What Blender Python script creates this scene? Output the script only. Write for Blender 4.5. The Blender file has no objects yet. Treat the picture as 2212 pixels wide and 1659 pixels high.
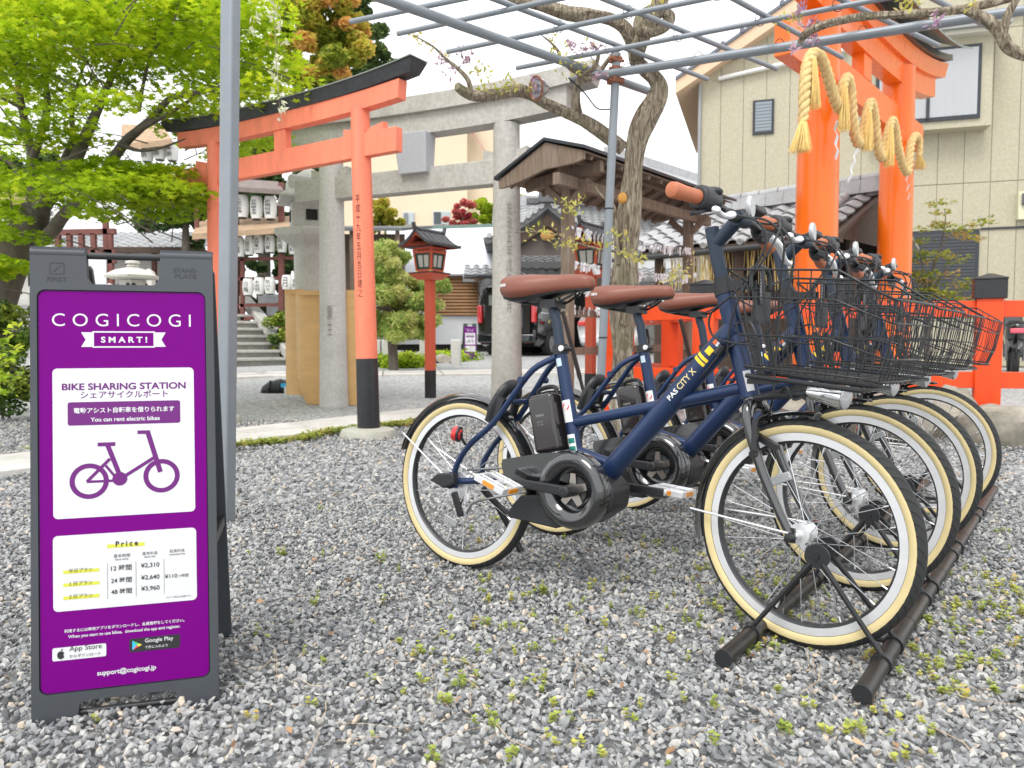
import bpy, math, random
import numpy as np
from mathutils import Vector, Matrix
SC = bpy.context.scene
COL = SC.collection
rng = np.random.default_rng(7)
random.seed(7)
PI = math.pi
rad = math.radians

# ------------------------------------------------------------------ camera, sky, sun, exposure
CF, CH = 1650.0, 0.677                       # focal length in 2212-wide picture units, camera height
CP = math.atan((829.5 - 740.0) / CF)         # slight downward pitch
cam_d = bpy.data.cameras.new('camera')
cam_d.sensor_width = 36.0
cam_d.lens = 36.0 * CF / 2212.0
cam_d.clip_start = 0.05
cam_d.clip_end = 800.0
cam_d.dof.use_dof = True                  # small real lens blur: the far yard goes slightly soft
cam_d.dof.focus_distance = 1.85
cam_d.dof.aperture_fstop = 8.0
cam = bpy.data.objects.new('camera', cam_d)
cam.location = (0, 0, CH)
cam.rotation_euler = (PI / 2 - CP, 0, 0)
COL.objects.link(cam)
SC.camera = cam

world = bpy.data.worlds.new('World')
SC.world = world
world.use_nodes = True
wn, wl = world.node_tree.nodes, world.node_tree.links
bg = wn['Background']
sky = wn.new('ShaderNodeTexSky')
sky.sky_type = 'NISHITA'
sky.sun_disc = False
sky.sun_elevation = rad(58)
sky.sun_rotation = rad(200)
sky.air_density = 1.0
sky.dust_density = 4.0
hs = wn.new('ShaderNodeHueSaturation')
hs.inputs['Saturation'].default_value = 0.25
wl.new(sky.outputs[0], hs.inputs['Color'])
wm = wn.new('ShaderNodeMix')
wm.data_type = 'RGBA'
wm.inputs[0].default_value = 0.86            # closed, bright white cloud cover over the blue sky
wl.new(hs.outputs[0], wm.inputs[6])
wm.inputs[7].default_value = (9.6, 9.75, 9.9, 1)
wl.new(wm.outputs[2], bg.inputs['Color'])
bg.inputs['Strength'].default_value = 0.10

sun_d = bpy.data.lights.new('sun', 'SUN')
sun_d.energy = 1.1
sun_d.angle = rad(25)
sun_d.color = (1.0, 0.97, 0.92)
sun = bpy.data.objects.new('sun', sun_d)
sun.rotation_euler = (rad(34), 0, rad(-25))
COL.objects.link(sun)

vs = SC.view_settings
SC.display_settings.display_device = 'sRGB'
vs.view_transform = 'Standard'
vs.look = 'None'
vs.exposure = 0.88
vs.gamma = 1.0
vs.use_curve_mapping = False

# ------------------------------------------------------------------ placing helpers
def ray(x, y):
    a, b = (x - 1106) / CF, -(y - 829.5) / CF
    return np.array([a, math.cos(CP) + b * math.sin(CP), -math.sin(CP) + b * math.cos(CP)])
CAM = np.array([0, 0, CH])
def at(x, y, Y):
    d = ray(x, y)
    return CAM + d * (Y / d[1])
def onz(x, y, z=0.0):
    d = ray(x, y)
    return CAM + d * ((z - CH) / d[2])
def onpl(x, y, p0, n):
    d = ray(x, y); n = np.array(n, float)
    return CAM + d * (np.dot(np.array(p0, float) - CAM, n) / np.dot(d, n))
def gh(Y):
    """height of the yard: level near the camera, gently rising behind"""
    return float(min(max(Y - 7.5, 0.0), 16.0) * 0.027)

# ------------------------------------------------------------------ mesh helpers
def nrm(v):
    v = np.asarray(v, float); l = np.linalg.norm(v)
    return v / l if l > 1e-12 else v
def frame_of(d, up=(0, 0, 1)):
    z = nrm(d); u = np.asarray(up, float)
    if abs(np.dot(z, u)) > 0.98: u = np.array([1.0, 0, 0])
    x = nrm(np.cross(u, z)); y = np.cross(z, x)
    return np.array([x, y, z]).T
def rotz(a):
    c, s = math.cos(a), math.sin(a)
    return np.array([[c, -s, 0], [s, c, 0], [0, 0, 1.0]])
def rot(axis, a):
    return np.array(Matrix.Rotation(a, 3, Vector(axis)))
def catmull(pts, n=6, closed=False):
    P = [np.asarray(p, float) for p in pts]; out = []
    m = len(P); segs = m if closed else m - 1
    for i in range(segs):
        if closed: p0, p1, p2, p3 = P[i - 1], P[i], P[(i + 1) % m], P[(i + 2) % m]
        else:
            p1, p2 = P[i], P[i + 1]
            p0 = P[i - 1] if i else 2 * p1 - p2
            p3 = P[i + 2] if i + 2 < m else 2 * p2 - p1
        for k in range(n):
            t = k / n
            out.append(0.5 * ((2 * p1) + (-p0 + p2) * t + (2 * p0 - 5 * p1 + 4 * p2 - p3) * t * t + (-p0 + 3 * p1 - 3 * p2 + p3) * t ** 3))
    if not closed: out.append(P[-1])
    return out

class G:
    """collects shapes; obj() links them as ONE mesh object"""
    def __init__(s): s.V = []; s.F = []; s.n = 0; s.at = None
    def add(s, v, f):
        v = np.asarray(v, float).reshape(-1, 3)
        s.V.append(v); o = s.n
        s.F.extend([tuple(int(i) + o for i in q) for q in f]); s.n += len(v)
        return s
    def box(s, c, d, R=None):
        h = np.asarray(d, float) / 2
        v = np.array([(x, y, z) for x in (-1, 1) for y in (-1, 1) for z in (-1, 1)], float) * h
        if R is not None: v = v @ np.asarray(R).T
        return s.add(v + np.asarray(c, float), [(0, 1, 3, 2), (4, 6, 7, 5), (0, 4, 5, 1), (2, 3, 7, 6), (0, 2, 6, 4), (1, 5, 7, 3)])
    def beam(s, a, b, w, h, up=(0, 0, 1), w2=None, h2=None):
        a, b = np.asarray(a, float), np.asarray(b, float)
        R = frame_of(b - a, up); w2 = w if w2 is None else w2; h2 = h if h2 is None else h2
        v = []
        for p, ww, hh in ((a, w, h), (b, w2, h2)):
            for sx, sy in ((-1, -1), (1, -1), (1, 1), (-1, 1)):
                v.append(p + R[:, 0] * sx * ww / 2 + R[:, 1] * sy * hh / 2)
        return s.add(v, [(3, 2, 1, 0), (4, 5, 6, 7), (0, 1, 5, 4), (1, 2, 6, 5), (2, 3, 7, 6), (3, 0, 4, 7)])
    def tube(s, pts, r, seg=10, cap=True, closed=False, squash=None, up=(0, 0, 1)):
        P = [np.asarray(p, float) for p in pts]; m = len(P)
        rr = [r] * m if np.isscalar(r) else list(r)
        T = []
        for i in range(m):
            a = P[i - 1] if (i or closed) else P[i]
            b = P[(i + 1) % m] if (i + 1 < m or closed) else P[i]
            T.append(nrm(b - a))
        Fm = frame_of(T[0], up); x, y = Fm[:, 0], Fm[:, 1]; V = []
        ang = np.arange(seg) * 2 * PI / seg; ca, sa = np.cos(ang), np.sin(ang)
        if squash: sa = sa * squash
        for i in range(m):
            t = T[i]; x = nrm(x - t * np.dot(x, t)); y = np.cross(t, x)
            V.append(P[i] + rr[i] * (ca[:, None] * x + sa[:, None] * y))
        f = []
        for i in range(m if closed else m - 1):
            a, b = i * seg, ((i + 1) % m) * seg
            for k in range(seg):
                k2 = (k + 1) % seg; f.append((a + k, a + k2, b + k2, b + k))
        if cap and not closed:
            f.append(tuple(range(seg - 1, -1, -1))); f.append(tuple((m - 1) * seg + k for k in range(seg)))
        return s.add(np.concatenate(V), f)
    def lathe(s, prof, seg=16, c=(0, 0, 0), R=None, capb=True, capt=True, a0=0.0, a1=2 * PI):
        full = abs(a1 - a0 - 2 * PI) < 1e-6
        k = seg if full else seg + 1
        ang = a0 + (a1 - a0) * np.arange(k) / seg
        V = []
        for r, z in prof: V.append(np.stack([r * np.cos(ang), r * np.sin(ang), np.full(k, float(z))], 1))
        V = np.concatenate(V); f = []
        for i in range(len(prof) - 1):
            for j in range(seg):
                j2 = (j + 1) % k; f.append((i * k + j, i * k + j2, (i + 1) * k + j2, (i + 1) * k + j))
        if full and capb and prof[0][0] > 1e-6: f.append(tuple(range(k - 1, -1, -1)))
        if full and capt and prof[-1][0] > 1e-6: f.append(tuple((len(prof) - 1) * k + j for j in range(k)))
        if R is not None: V = V @ np.asarray(R).T
        return s.add(V + np.asarray(c, float), f)
    def prism(s, poly, t, o=(0, 0, 0), ex=(1, 0, 0), ey=(0, 1, 0), t0=0.0):
        """polygon in the plane (ex, ey), thickness t along ex x ey starting at t0"""
        ex, ey = np.asarray(ex, float), np.asarray(ey, float); ez = np.cross(ex, ey); o = np.asarray(o, float)
        p = np.asarray(poly, float); n = len(p)
        base = o + p[:, :1] * ex + p[:, 1:2] * ey
        V = np.concatenate([base + ez * t0, base + ez * (t0 + t)])
        f = [tuple(range(n - 1, -1, -1)), tuple(range(n, 2 * n))] + [(i, (i + 1) % n, n + (i + 1) % n, n + i) for i in range(n)]
        return s.add(V, f)
    def flat(s, poly, o, ex, ey, t0=0.0):
        ex, ey = np.asarray(ex, float), np.asarray(ey, float); ez = np.cross(ex, ey)
        p = np.asarray(poly, float)
        return s.add(np.asarray(o, float) + p[:, :1] * ex + p[:, 1:2] * ey + ez * t0, [tuple(range(len(p)))])
    def loft(s, rings, cap=True, closed=True):
        k = len(rings[0]); f = []
        for i in range(len(rings) - 1):
            for j in range(k if closed else k - 1):
                j2 = (j + 1) % k; f.append((i * k + j, i * k + j2, (i + 1) * k + j2, (i + 1) * k + j))
        if cap:
            f.append(tuple(range(k - 1, -1, -1))); f.append(tuple((len(rings) - 1) * k + j for j in range(k)))
        return s.add(np.concatenate([np.asarray(r, float) for r in rings]), f)
    def ball(s, c, r, seg=12, rings=7, R=None):
        r = np.ones(3) * np.asarray(r, float)
        prof = [(math.sin(PI * i / rings), -math.cos(PI * i / rings)) for i in range(rings + 1)]
        g = G().lathe(prof, seg, capb=False, capt=False); v = np.concatenate(g.V) * r
        if R is not None: v = v @ np.asarray(R).T
        return s.add(v + np.asarray(c, float), g.F)
    def xf(s, M3, t=(0, 0, 0)):
        s.V = [v @ np.asarray(M3).T + np.asarray(t, float) for v in s.V]; return s
    def merge(s, g):
        if g.n: s.add(np.concatenate(g.V), g.F)
        return s
    def mesh(s, name, mat, smooth=38):
        me = bpy.data.meshes.new(name)
        me.from_pydata(np.concatenate(s.V).tolist(), [], s.F)
        me.materials.append(mat)
        if smooth:
            me.polygons.foreach_set('use_smooth', np.ones(len(me.polygons), bool))
            me.set_sharp_from_angle(angle=rad(smooth))
        me.update()
        return me
    def obj(s, name, mat, parent=None, smooth=38, bevel=0.0, world=False, bseg=2):
        if world and parent is not None:
            r = parent
            while r.parent is not None: r = r.parent
            Mi = np.array(r.matrix_basis.inverted())
            s.xf(Mi[:3, :3], Mi[:3, 3])
        o = bpy.data.objects.new(name, s.mesh(name, mat, smooth))
        if parent is not None: o.parent = parent
        COL.objects.link(o)
        if bevel:
            b = o.modifiers.new('bevel', 'BEVEL'); b.width = bevel; b.segments = bseg; b.limit_method = 'ANGLE'; b.angle_limit = rad(40)
            b.harden_normals = False
        return o

def tag(o, label=None, cat=None, group=None, kind=None):
    if label: o['label'] = label
    if cat: o['category'] = cat
    if group: o['group'] = group
    if kind: o['kind'] = kind
    return o
def thing(name, label, cat, loc=(0, 0, 0), rz=0.0, group=None):
    o = bpy.data.objects.new(name, None); o.empty_display_size = 0.1
    o.location = tuple(float(c) for c in loc); o.rotation_euler = (0, 0, rz); COL.objects.link(o)
    o.matrix_basis = Matrix.Translation(Vector([float(c) for c in loc])) @ Matrix.Rotation(rz, 4, 'Z')
    return tag(o, label, cat, group)
KIDS = {}
def copy_tree(o, parent=None):
    c = o.copy(); COL.objects.link(c); c.parent = parent
    for ch in list(o.children): copy_tree(ch, c)
    return c
def raw_mesh(name, V, Fs, mat, parent=None, attr=None, smooth=False):
    """fast mesh from numpy: V (n,3), Fs (m,k) all faces with k corners; attr: per-face float"""
    me = bpy.data.meshes.new(name)
    m, k = Fs.shape
    me.vertices.add(len(V)); me.vertices.foreach_set('co', np.ascontiguousarray(V, np.float32).ravel())
    me.loops.add(m * k); me.loops.foreach_set('vertex_index', np.ascontiguousarray(Fs, np.int32).ravel())
    me.polygons.add(m); me.polygons.foreach_set('loop_start', np.arange(0, m * k, k, dtype=np.int32))
    me.update(calc_edges=True)
    if attr is not None:
        a = me.attributes.new('rnd', 'FLOAT', 'FACE'); a.data.foreach_set('value', np.ascontiguousarray(attr, np.float32))
    me.polygons.foreach_set('use_smooth', np.full(m, bool(smooth)))
    me.materials.append(mat)
    o = bpy.data.objects.new(name, me)
    if parent is not None: o.parent = parent
    COL.objects.link(o)
    return o

# ------------------------------------------------------------------ lettering
_txt = {}
def text2d(body, offset=0.0, vertical=False):
    """outline of a line of text as flat triangles, cap height about 0.7, starting at x = 0"""
    key = (body, offset, vertical)
    if key not in _txt:
        cu = bpy.data.curves.new('t', 'FONT'); cu.body = '\n'.join(body) if vertical else body
        cu.offset = offset; cu.resolution_u = 4
        if vertical: cu.align_x = 'CENTER'
        o = bpy.data.objects.new('t', cu)
        me = o.to_mesh()
        v = np.array([p.co[:2] for p in me.vertices]); f = [tuple(p.vertices) for p in me.polygons]
        o.to_mesh_clear(); bpy.data.objects.remove(o); bpy.data.curves.remove(cu)
        _txt[key] = (v, f)
    return _txt[key]
def fit(body, x0, x1, y0, y1=None, bold=0.0, vertical=False):
    """text scaled to span x0..x1 with its lowest point at y0 (and highest at y1 when given)"""
    v, f = text2d(body, bold, vertical); v = v.copy()
    lo, hi = v.min(0), v.max(0)
    sx = (x1 - x0) / (hi[0] - lo[0]); sy = sx if y1 is None else (y1 - y0) / (hi[1] - lo[1])
    return (v - lo) * [sx, sy] + [x0, y0], f
def put2d(g, vf, o, ex, ey, t0=0.0):
    v, f = vf
    ex, ey = np.asarray(ex, float), np.asarray(ey, float); ez = np.cross(ex, ey)
    return g.add(np.asarray(o, float) + v[:, :1] * ex + v[:, 1:2] * ey + ez * t0, f)
def rrect(x0, x1, y0, y1, r, n=5):
    out = []
    for cx, cy, a in ((x1 - r, y0 + r, -90), (x1 - r, y1 - r, 0), (x0 + r, y1 - r, 90), (x0 + r, y0 + r, 180)):
        for k in range(n + 1):
            t = rad(a + 90 * k / n); out.append((cx + r * math.cos(t), cy + r * math.sin(t)))
    return out

# ------------------------------------------------------------------ materials
MATS = {}
def nodes_of(name):
    m = bpy.data.materials.new(name); m.use_nodes = True
    nt = m.node_tree; return m, nt.nodes, nt.links, nt.nodes['Principled BSDF']
def lin(r, g, b):
    def f(c):
        c = c / 255.0
        return c / 12.92 if c <= 0.04045 else ((c + 0.055) / 1.055) ** 2.4
    return (f(r), f(g), f(b))
def mat(name, col, rough=0.6, metal=0.0, var=0.0, vs_=6.0, bump=0.0, bs=60.0, coat=0.0, spec=0.5, stretch=(1, 1, 1), stain=None, sscale=2.0, samt=0.5, emit=0.0, rvar=0.0, trans=0.0, alpha=1.0):
    if name in MATS: return MATS[name]
    m, N, L, b = nodes_of(name)
    b.inputs['Roughness'].default_value = rough; b.inputs['Metallic'].default_value = metal
    b.inputs['Coat Weight'].default_value = coat; b.inputs['Coat Roughness'].default_value = 0.05
    b.inputs['Specular IOR Level'].default_value = spec
    b.inputs['Transmission Weight'].default_value = trans
    b.inputs['Base Color'].default_value = (*col, 1)
    tc = N.new('ShaderNodeTexCoord'); mp = N.new('ShaderNodeMapping'); mp.inputs['Scale'].default_value = stretch
    L.new(tc.outputs['Object'], mp.inputs['Vector'])
    last = None
    if var > 0:
        n1 = N.new('ShaderNodeTexNoise'); n1.inputs['Scale'].default_value = vs_; n1.inputs['Detail'].default_value = 6; n1.inputs['Roughness'].default_value = 0.65
        L.new(mp.outputs[0], n1.inputs['Vector'])
        cr = N.new('ShaderNodeValToRGB'); e = cr.color_ramp.elements
        e[0].position, e[1].position = 0.3, 0.7
        e[0].color = (*[max(0, c * (1 - var)) for c in col], 1); e[1].color = (*[min(1, c * (1 + var)) for c in col], 1)
        L.new(n1.outputs['Fac'], cr.inputs[0]); last = cr.outputs[0]
        if rvar > 0:
            mr = N.new('ShaderNodeMapRange'); mr.inputs[3].default_value = max(0.02, rough - rvar); mr.inputs[4].default_value = min(1, rough + rvar)
            L.new(n1.outputs['Fac'], mr.inputs[0]); L.new(mr.outputs[0], b.inputs['Roughness'])
    if stain is not None:
        n3 = N.new('ShaderNodeTexNoise'); n3.inputs['Scale'].default_value = sscale; n3.inputs['Detail'].default_value = 8; n3.inputs['Roughness'].default_value = 0.7
        L.new(mp.outputs[0], n3.inputs['Vector'])
        r3 = N.new('ShaderNodeMapRange'); r3.inputs[1].default_value = 0.48; r3.inputs[2].default_value = 0.68; r3.inputs[4].default_value = samt
        L.new(n3.outputs['Fac'], r3.inputs[0])
        mx = N.new('ShaderNodeMix'); mx.data_type = 'RGBA'; mx.inputs[7].default_value = (*stain, 1)
        if last is not None: L.new(last, mx.inputs[6])
        else: mx.inputs[6].default_value = (*col, 1)
        L.new(r3.outputs[0], mx.inputs[0]); last = mx.outputs[2]
    if last is not None: L.new(last, b.inputs['Base Color'])
    if bump > 0:
        n2 = N.new('ShaderNodeTexNoise'); n2.inputs['Scale'].default_value = bs; n2.inputs['Detail'].default_value = 5
        L.new(mp.outputs[0], n2.inputs['Vector'])
        bp = N.new('ShaderNodeBump'); bp.inputs['Strength'].default_value = bump; bp.inputs['Distance'].default_value = 0.01
        L.new(n2.outputs['Fac'], bp.inputs['Height']); L.new(bp.outputs[0], b.inputs['Normal'])
    if emit > 0:
        b.inputs['Emission Color'].default_value = (*col, 1); b.inputs['Emission Strength'].default_value = emit
    MATS[name] = m
    return m
def ramp_mat(name, stops, rough=0.85, bump=0.0, bs=80.0, transl=0.0, spec=0.3, fine=0.0, fscale=60.0):
    """colour picked per face from the 'rnd' attribute"""
    if name in MATS: return MATS[name]
    m, N, L, b = nodes_of(name)
    b.inputs['Roughness'].default_value = rough; b.inputs['Specular IOR Level'].default_value = spec
    at_ = N.new('ShaderNodeAttribute'); at_.attribute_name = 'rnd'
    cr = N.new('ShaderNodeValToRGB'); cr.color_ramp.interpolation = 'LINEAR'
    while len(cr.color_ramp.elements) < len(stops): cr.color_ramp.elements.new(0.5)
    for e, (p, c) in zip(cr.color_ramp.elements, stops): e.position = p; e.color = (*c, 1)
    L.new(at_.outputs['Fac'], cr.inputs[0]); out = cr.outputs[0]
    if fine > 0:
        tc = N.new('ShaderNodeTexCoord'); n1 = N.new('ShaderNodeTexNoise'); n1.inputs['Scale'].default_value = fscale; n1.inputs['Detail'].default_value = 5
        L.new(tc.outputs['Object'], n1.inputs['Vector'])
        mr = N.new('ShaderNodeMapRange'); mr.inputs[1].default_value = 0.25; mr.inputs[2].default_value = 0.75; mr.inputs[3].default_value = 1 - fine; mr.inputs[4].default_value = 1 + fine
        L.new(n1.outputs['Fac'], mr.inputs[0])
        vm = N.new('ShaderNodeVectorMath'); vm.operation = 'SCALE'
        L.new(out, vm.inputs[0]); L.new(mr.outputs[0], vm.inputs['Scale']); out = vm.outputs[0]
    L.new(out, b.inputs['Base Color'])
    if transl > 0:
        tr = N.new('ShaderNodeBsdfTranslucent'); L.new(out, tr.inputs['Color'])
        ms = N.new('ShaderNodeMixShader'); ms.inputs[0].default_value = transl
        L.new(b.outputs[0], ms.inputs[1]); L.new(tr.outputs[0], ms.inputs[2])
        L.new(ms.outputs[0], N['Material Output'].inputs['Surface'])
    MATS[name] = m
    return m
BLACK_PL = mat('black_plastic', (0.018, 0.019, 0.022), 0.45, bump=0.05, bs=300)
BLACK_GL = mat('black_gloss', (0.010, 0.011, 0.013), 0.14, coat=1.0, spec=1.0)
BLACK_MT = mat('black_painted_metal', (0.014, 0.015, 0.017), 0.4, var=0.3, vs_=40)
CHROME = mat('chrome', (0.78, 0.79, 0.80), 0.12, 1.0)
SILVER = mat('brushed_aluminium', (0.80, 0.81, 0.83), 0.36, 0.5, var=0.05, vs_=30)
RUBBER = mat('rubber', (0.02, 0.021, 0.022), 0.75, bump=0.1, bs=200)
WHITE_PAINT = mat('white_paint', (0.78, 0.79, 0.80), 0.5)
# ================================================================== ground, gravel, paths
def ground_material():
    m, N, L, b = nodes_of('gravel_ground')
    b.inputs['Roughness'].default_value = 0.95; b.inputs['Specular IOR Level'].default_value = 0.2
    tc = N.new('ShaderNodeTexCoord')
    vo = N.new('ShaderNodeTexVoronoi'); vo.inputs['Scale'].default_value = 42; vo.inputs['Randomness'].default_value = 1
    L.new(tc.outputs['Object'], vo.inputs['Vector'])
    sp = N.new('ShaderNodeSeparateColor'); L.new(vo.outputs['Color'], sp.inputs[0])
    cr = N.new('ShaderNodeValToRGB')
    st = [(0.0, (0.22, 0.226, 0.236)), (0.4, (0.35, 0.358, 0.362)), (0.75, (0.45, 0.45, 0.443)), (1.0, (0.55, 0.54, 0.52))]
    while len(cr.color_ramp.elements) < 4: cr.color_ramp.elements.new(0.5)
    for e, (p, c) in zip(cr.color_ramp.elements, st): e.position = p; e.color = (*c, 1)
    L.new(sp.outputs[0], cr.inputs[0])
    no = N.new('ShaderNodeTexNoise'); no.inputs['Scale'].default_value = 0.9; no.inputs['Detail'].default_value = 7; no.inputs['Roughness'].default_value = 0.7
    L.new(tc.outputs['Object'], no.inputs['Vector'])
    mr = N.new('ShaderNodeMapRange'); mr.inputs[1].default_value = 0.56; mr.inputs[2].default_value = 0.72; mr.inputs[4].default_value = 0.35
    L.new(no.outputs['Fac'], mr.inputs[0])
    mx = N.new('ShaderNodeMix'); mx.data_type = 'RGBA'; mx.inputs[7].default_value = (0.20, 0.22, 0.10, 1)
    L.new(mr.outputs[0], mx.inputs[0]); L.new(cr.outputs[0], mx.inputs[6]); L.new(mx.outputs[2], b.inputs['Base Color'])
    bp = N.new('ShaderNodeBump'); bp.inputs['Strength'].default_value = 0.45; bp.inputs['Distance'].default_value = 0.015; bp.invert = True
    L.new(vo.outputs['Distance'], bp.inputs['Height']); L.new(bp.outputs[0], b.inputs['Normal'])
    return m
GROUND_M = ground_material()
g = G()
ys = [-6, -2, 0, 2, 4, 6, 7.5, 10, 14, 18, 23.5, 40, 90, 300]
xs = [-200, -60, -20, -8, -4, 0, 4, 8, 20, 60, 200]
V = [(x, y, gh(y) - (.015 if y < 7 else 0)) for y in ys for x in xs]; nx = len(xs)
g.add(V, [(j * nx + i, j * nx + i + 1, (j + 1) * nx + i + 1, (j + 1) * nx + i) for j in range(len(ys) - 1) for i in range(nx - 1)])
ground = g.obj('ground', GROUND_M, smooth=0)
tag(ground, 'grey gravel yard rising gently towards the buildings', kind='structure')

def lump(x, y):
    """small unevenness of the gravel surface"""
    return 0.006 * np.sin(x * 5.1 + 1.3 * np.sin(y * 3.7)) + 0.005 * np.sin(y * 6.3 + x * 2.2)
ICO = None
def ico():
    t = (1 + 5 ** 0.5) / 2
    v = np.array([(-1, t, 0), (1, t, 0), (-1, -t, 0), (1, -t, 0), (0, -1, t), (0, 1, t), (0, -1, -t), (0, 1, -t), (t, 0, -1), (t, 0, 1), (-t, 0, -1), (-t, 0, 1)], float)
    f = np.array([(0, 11, 5), (0, 5, 1), (0, 1, 7), (0, 7, 10), (0, 10, 11), (1, 5, 9), (5, 11, 4), (11, 10, 2), (10, 7, 6), (7, 1, 8), (3, 9, 4), (3, 4, 2), (3, 2, 6), (3, 6, 8), (3, 8, 9), (4, 9, 5), (2, 4, 11), (6, 2, 10), (8, 6, 7), (9, 8, 1)])
    return v / np.linalg.norm(v[0]), f
def stones(pos, size, name, material, flat=(0.55, 0.85)):
    """one angular crushed stone per row of pos"""
    n = len(pos); iv, jf = ico()
    v = np.repeat(iv[None], n, 0)
    # cut every stone by a few random planes so it gets flat faces and sharp edges
    for k in range(4):
        d = rng.normal(size=(n, 1, 3)); d /= np.linalg.norm(d, axis=2, keepdims=True)
        h = rng.uniform(0.22, 0.62, (n, 1, 1))
        over = np.maximum((v * d).sum(2, keepdims=True) - h, 0)
        v = v - over * d
    sc = np.stack([rng.uniform(0.75, 1.3, n), rng.uniform(0.7, 1.0, n), rng.uniform(flat[0], flat[1], n)], 1)
    v = v * (sc * size[:, None])[:, None, :]
    a = rng.uniform(0, 2 * PI, n); tx = rng.normal(0, 0.35, n); ty = rng.normal(0, 0.35, n)
    ca, sa = np.cos(a), np.sin(a)
    x = v[..., 0] * ca[:, None] - v[..., 1] * sa[:, None]; y = v[..., 0] * sa[:, None] + v[..., 1] * ca[:, None]; z = v[..., 2]
    z2 = z + x * tx[:, None] + y * ty[:, None]
    v = np.stack([x, y, z2], 2) + pos[:, None, :]
    Fs = (jf[None] + (np.arange(n) * 12)[:, None, None]).reshape(-1, 3)
    r = rng.beta(1.6, 1.5, n)
    r = np.where(rng.random(n) < 0.05, 1.0 - rng.random(n) * 0.03, r * 0.93)
    return raw_mesh(name, v.reshape(-1, 3), Fs, material, attr=np.repeat(r, 20))
STONE_M = ramp_mat('crushed_stone', [(0.0, (0.13, 0.136, 0.146)), (0.35, (0.262, 0.268, 0.276)), (0.62, (0.372, 0.374, 0.372)), (0.86, (0.47, 0.463, 0.44)), (0.94, (0.53, 0.51, 0.475)), (1.0, (0.53, 0.44, 0.34))], rough=0.8, fine=0.22, fscale=90)
def scatter(n, y0, y1, spread, zlo, zhi, smin, smax, name):
    y = np.sqrt(rng.uniform(y0 ** 2, y1 ** 2, n)); x = rng.uniform(-1, 1, n) * spread * y
    z = lump(x, y) + rng.uniform(zlo, zhi, n)
    s = smin + (smax - smin) * rng.beta(1.6, 3.2, n)
    keep = path_mask(x, y)
    return stones(np.stack([x, y, z], 1)[keep], s[keep], name, STONE_M)
# paved strip that runs through the salmon gate: centre line and half width
PA, PB = np.array([-2.69, 4.19]), np.array([-0.98, 6.82])
PD = nrm(PB - PA); PN = np.array([-PD[1], PD[0]])
def path_mask(x, y):
    d = np.abs((x - PA[0]) * PN[0] + (y - PA[1]) * PN[1])
    t = (x - PA[0]) * PD[0] + (y - PA[1]) * PD[1]
    return ~((d < 0.34) & (t > -3.0) & (t < 4.2))
o = scatter(78000, 0.75, 3.2, 0.78, -0.004, 0.010, 0.0054, 0.0138, 'gravel')
tag(o, 'loose grey crushed gravel in front of the sign and under the bicycles', kind='stuff')
o = scatter(28000, 3.2, 6.6, 0.74, -0.004, 0.010, 0.010, 0.021, 'gravel')
tag(o, 'fine grey gravel farther back around the red gates', kind='stuff')

# slabs of the paved strip
SLAB_M = mat('pale_paving', (0.58, 0.56, 0.53), 0.85, var=0.14, vs_=5, bump=0.25, bs=60, stain=(0.30, 0.29, 0.25), sscale=2.2, samt=0.4)
path = bpy.data.objects.new('path', None); COL.objects.link(path); tag(path, 'pale stone paving strip leading through the salmon red gate', kind='structure')
t = -3.0
while t < 4.1:
    ln = random.uniform(0.55, 0.8)
    for side, w in ((-0.17, 0.325), (0.17, 0.325)):
        c = PA + PD * (t + ln / 2 + random.uniform(-.01, .01)) + PN * side
        q = G().box((0, 0, 0), (ln - 0.014, w - 0.008, 0.06))
        q.xf(rotz(math.atan2(PD[1], PD[0])), (c[0], c[1], 0.004 + random.uniform(-.004, .004)))
        q.obj('paving_slab', SLAB_M, path, bevel=0.006)
    t += ln
# far paved walk in front of the buildings
g = G()
for (a, b_) in (((-9, 8.6), (-4.1, 12.6)), ((-4.1, 12.6), (6.5, 14.2))):
    a, b_ = np.array(a), np.array(b_); d = nrm(b_ - a); n_ = np.array([-d[1], d[0]])
    L_ = np.linalg.norm(b_ - a); k = int(L_ / 0.9)
    for i in range(k):
        for j in range(2):
            c = a + d * (i + 0.5) * L_ / k + n_ * (j - 0.5) * 0.62
            q = G().box((0, 0, 0), (L_ / k - 0.02, 0.60, 0.05)).xf(rotz(math.atan2(d[1], d[0])), (c[0], c[1], gh(c[1]) + 0.004)); g.merge(q)
far_walk = g.obj('far_walk', SLAB_M, bevel=0.005)
tag(far_walk, 'pale paved walk crossing the yard behind the stone gate', kind='structure')

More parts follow.
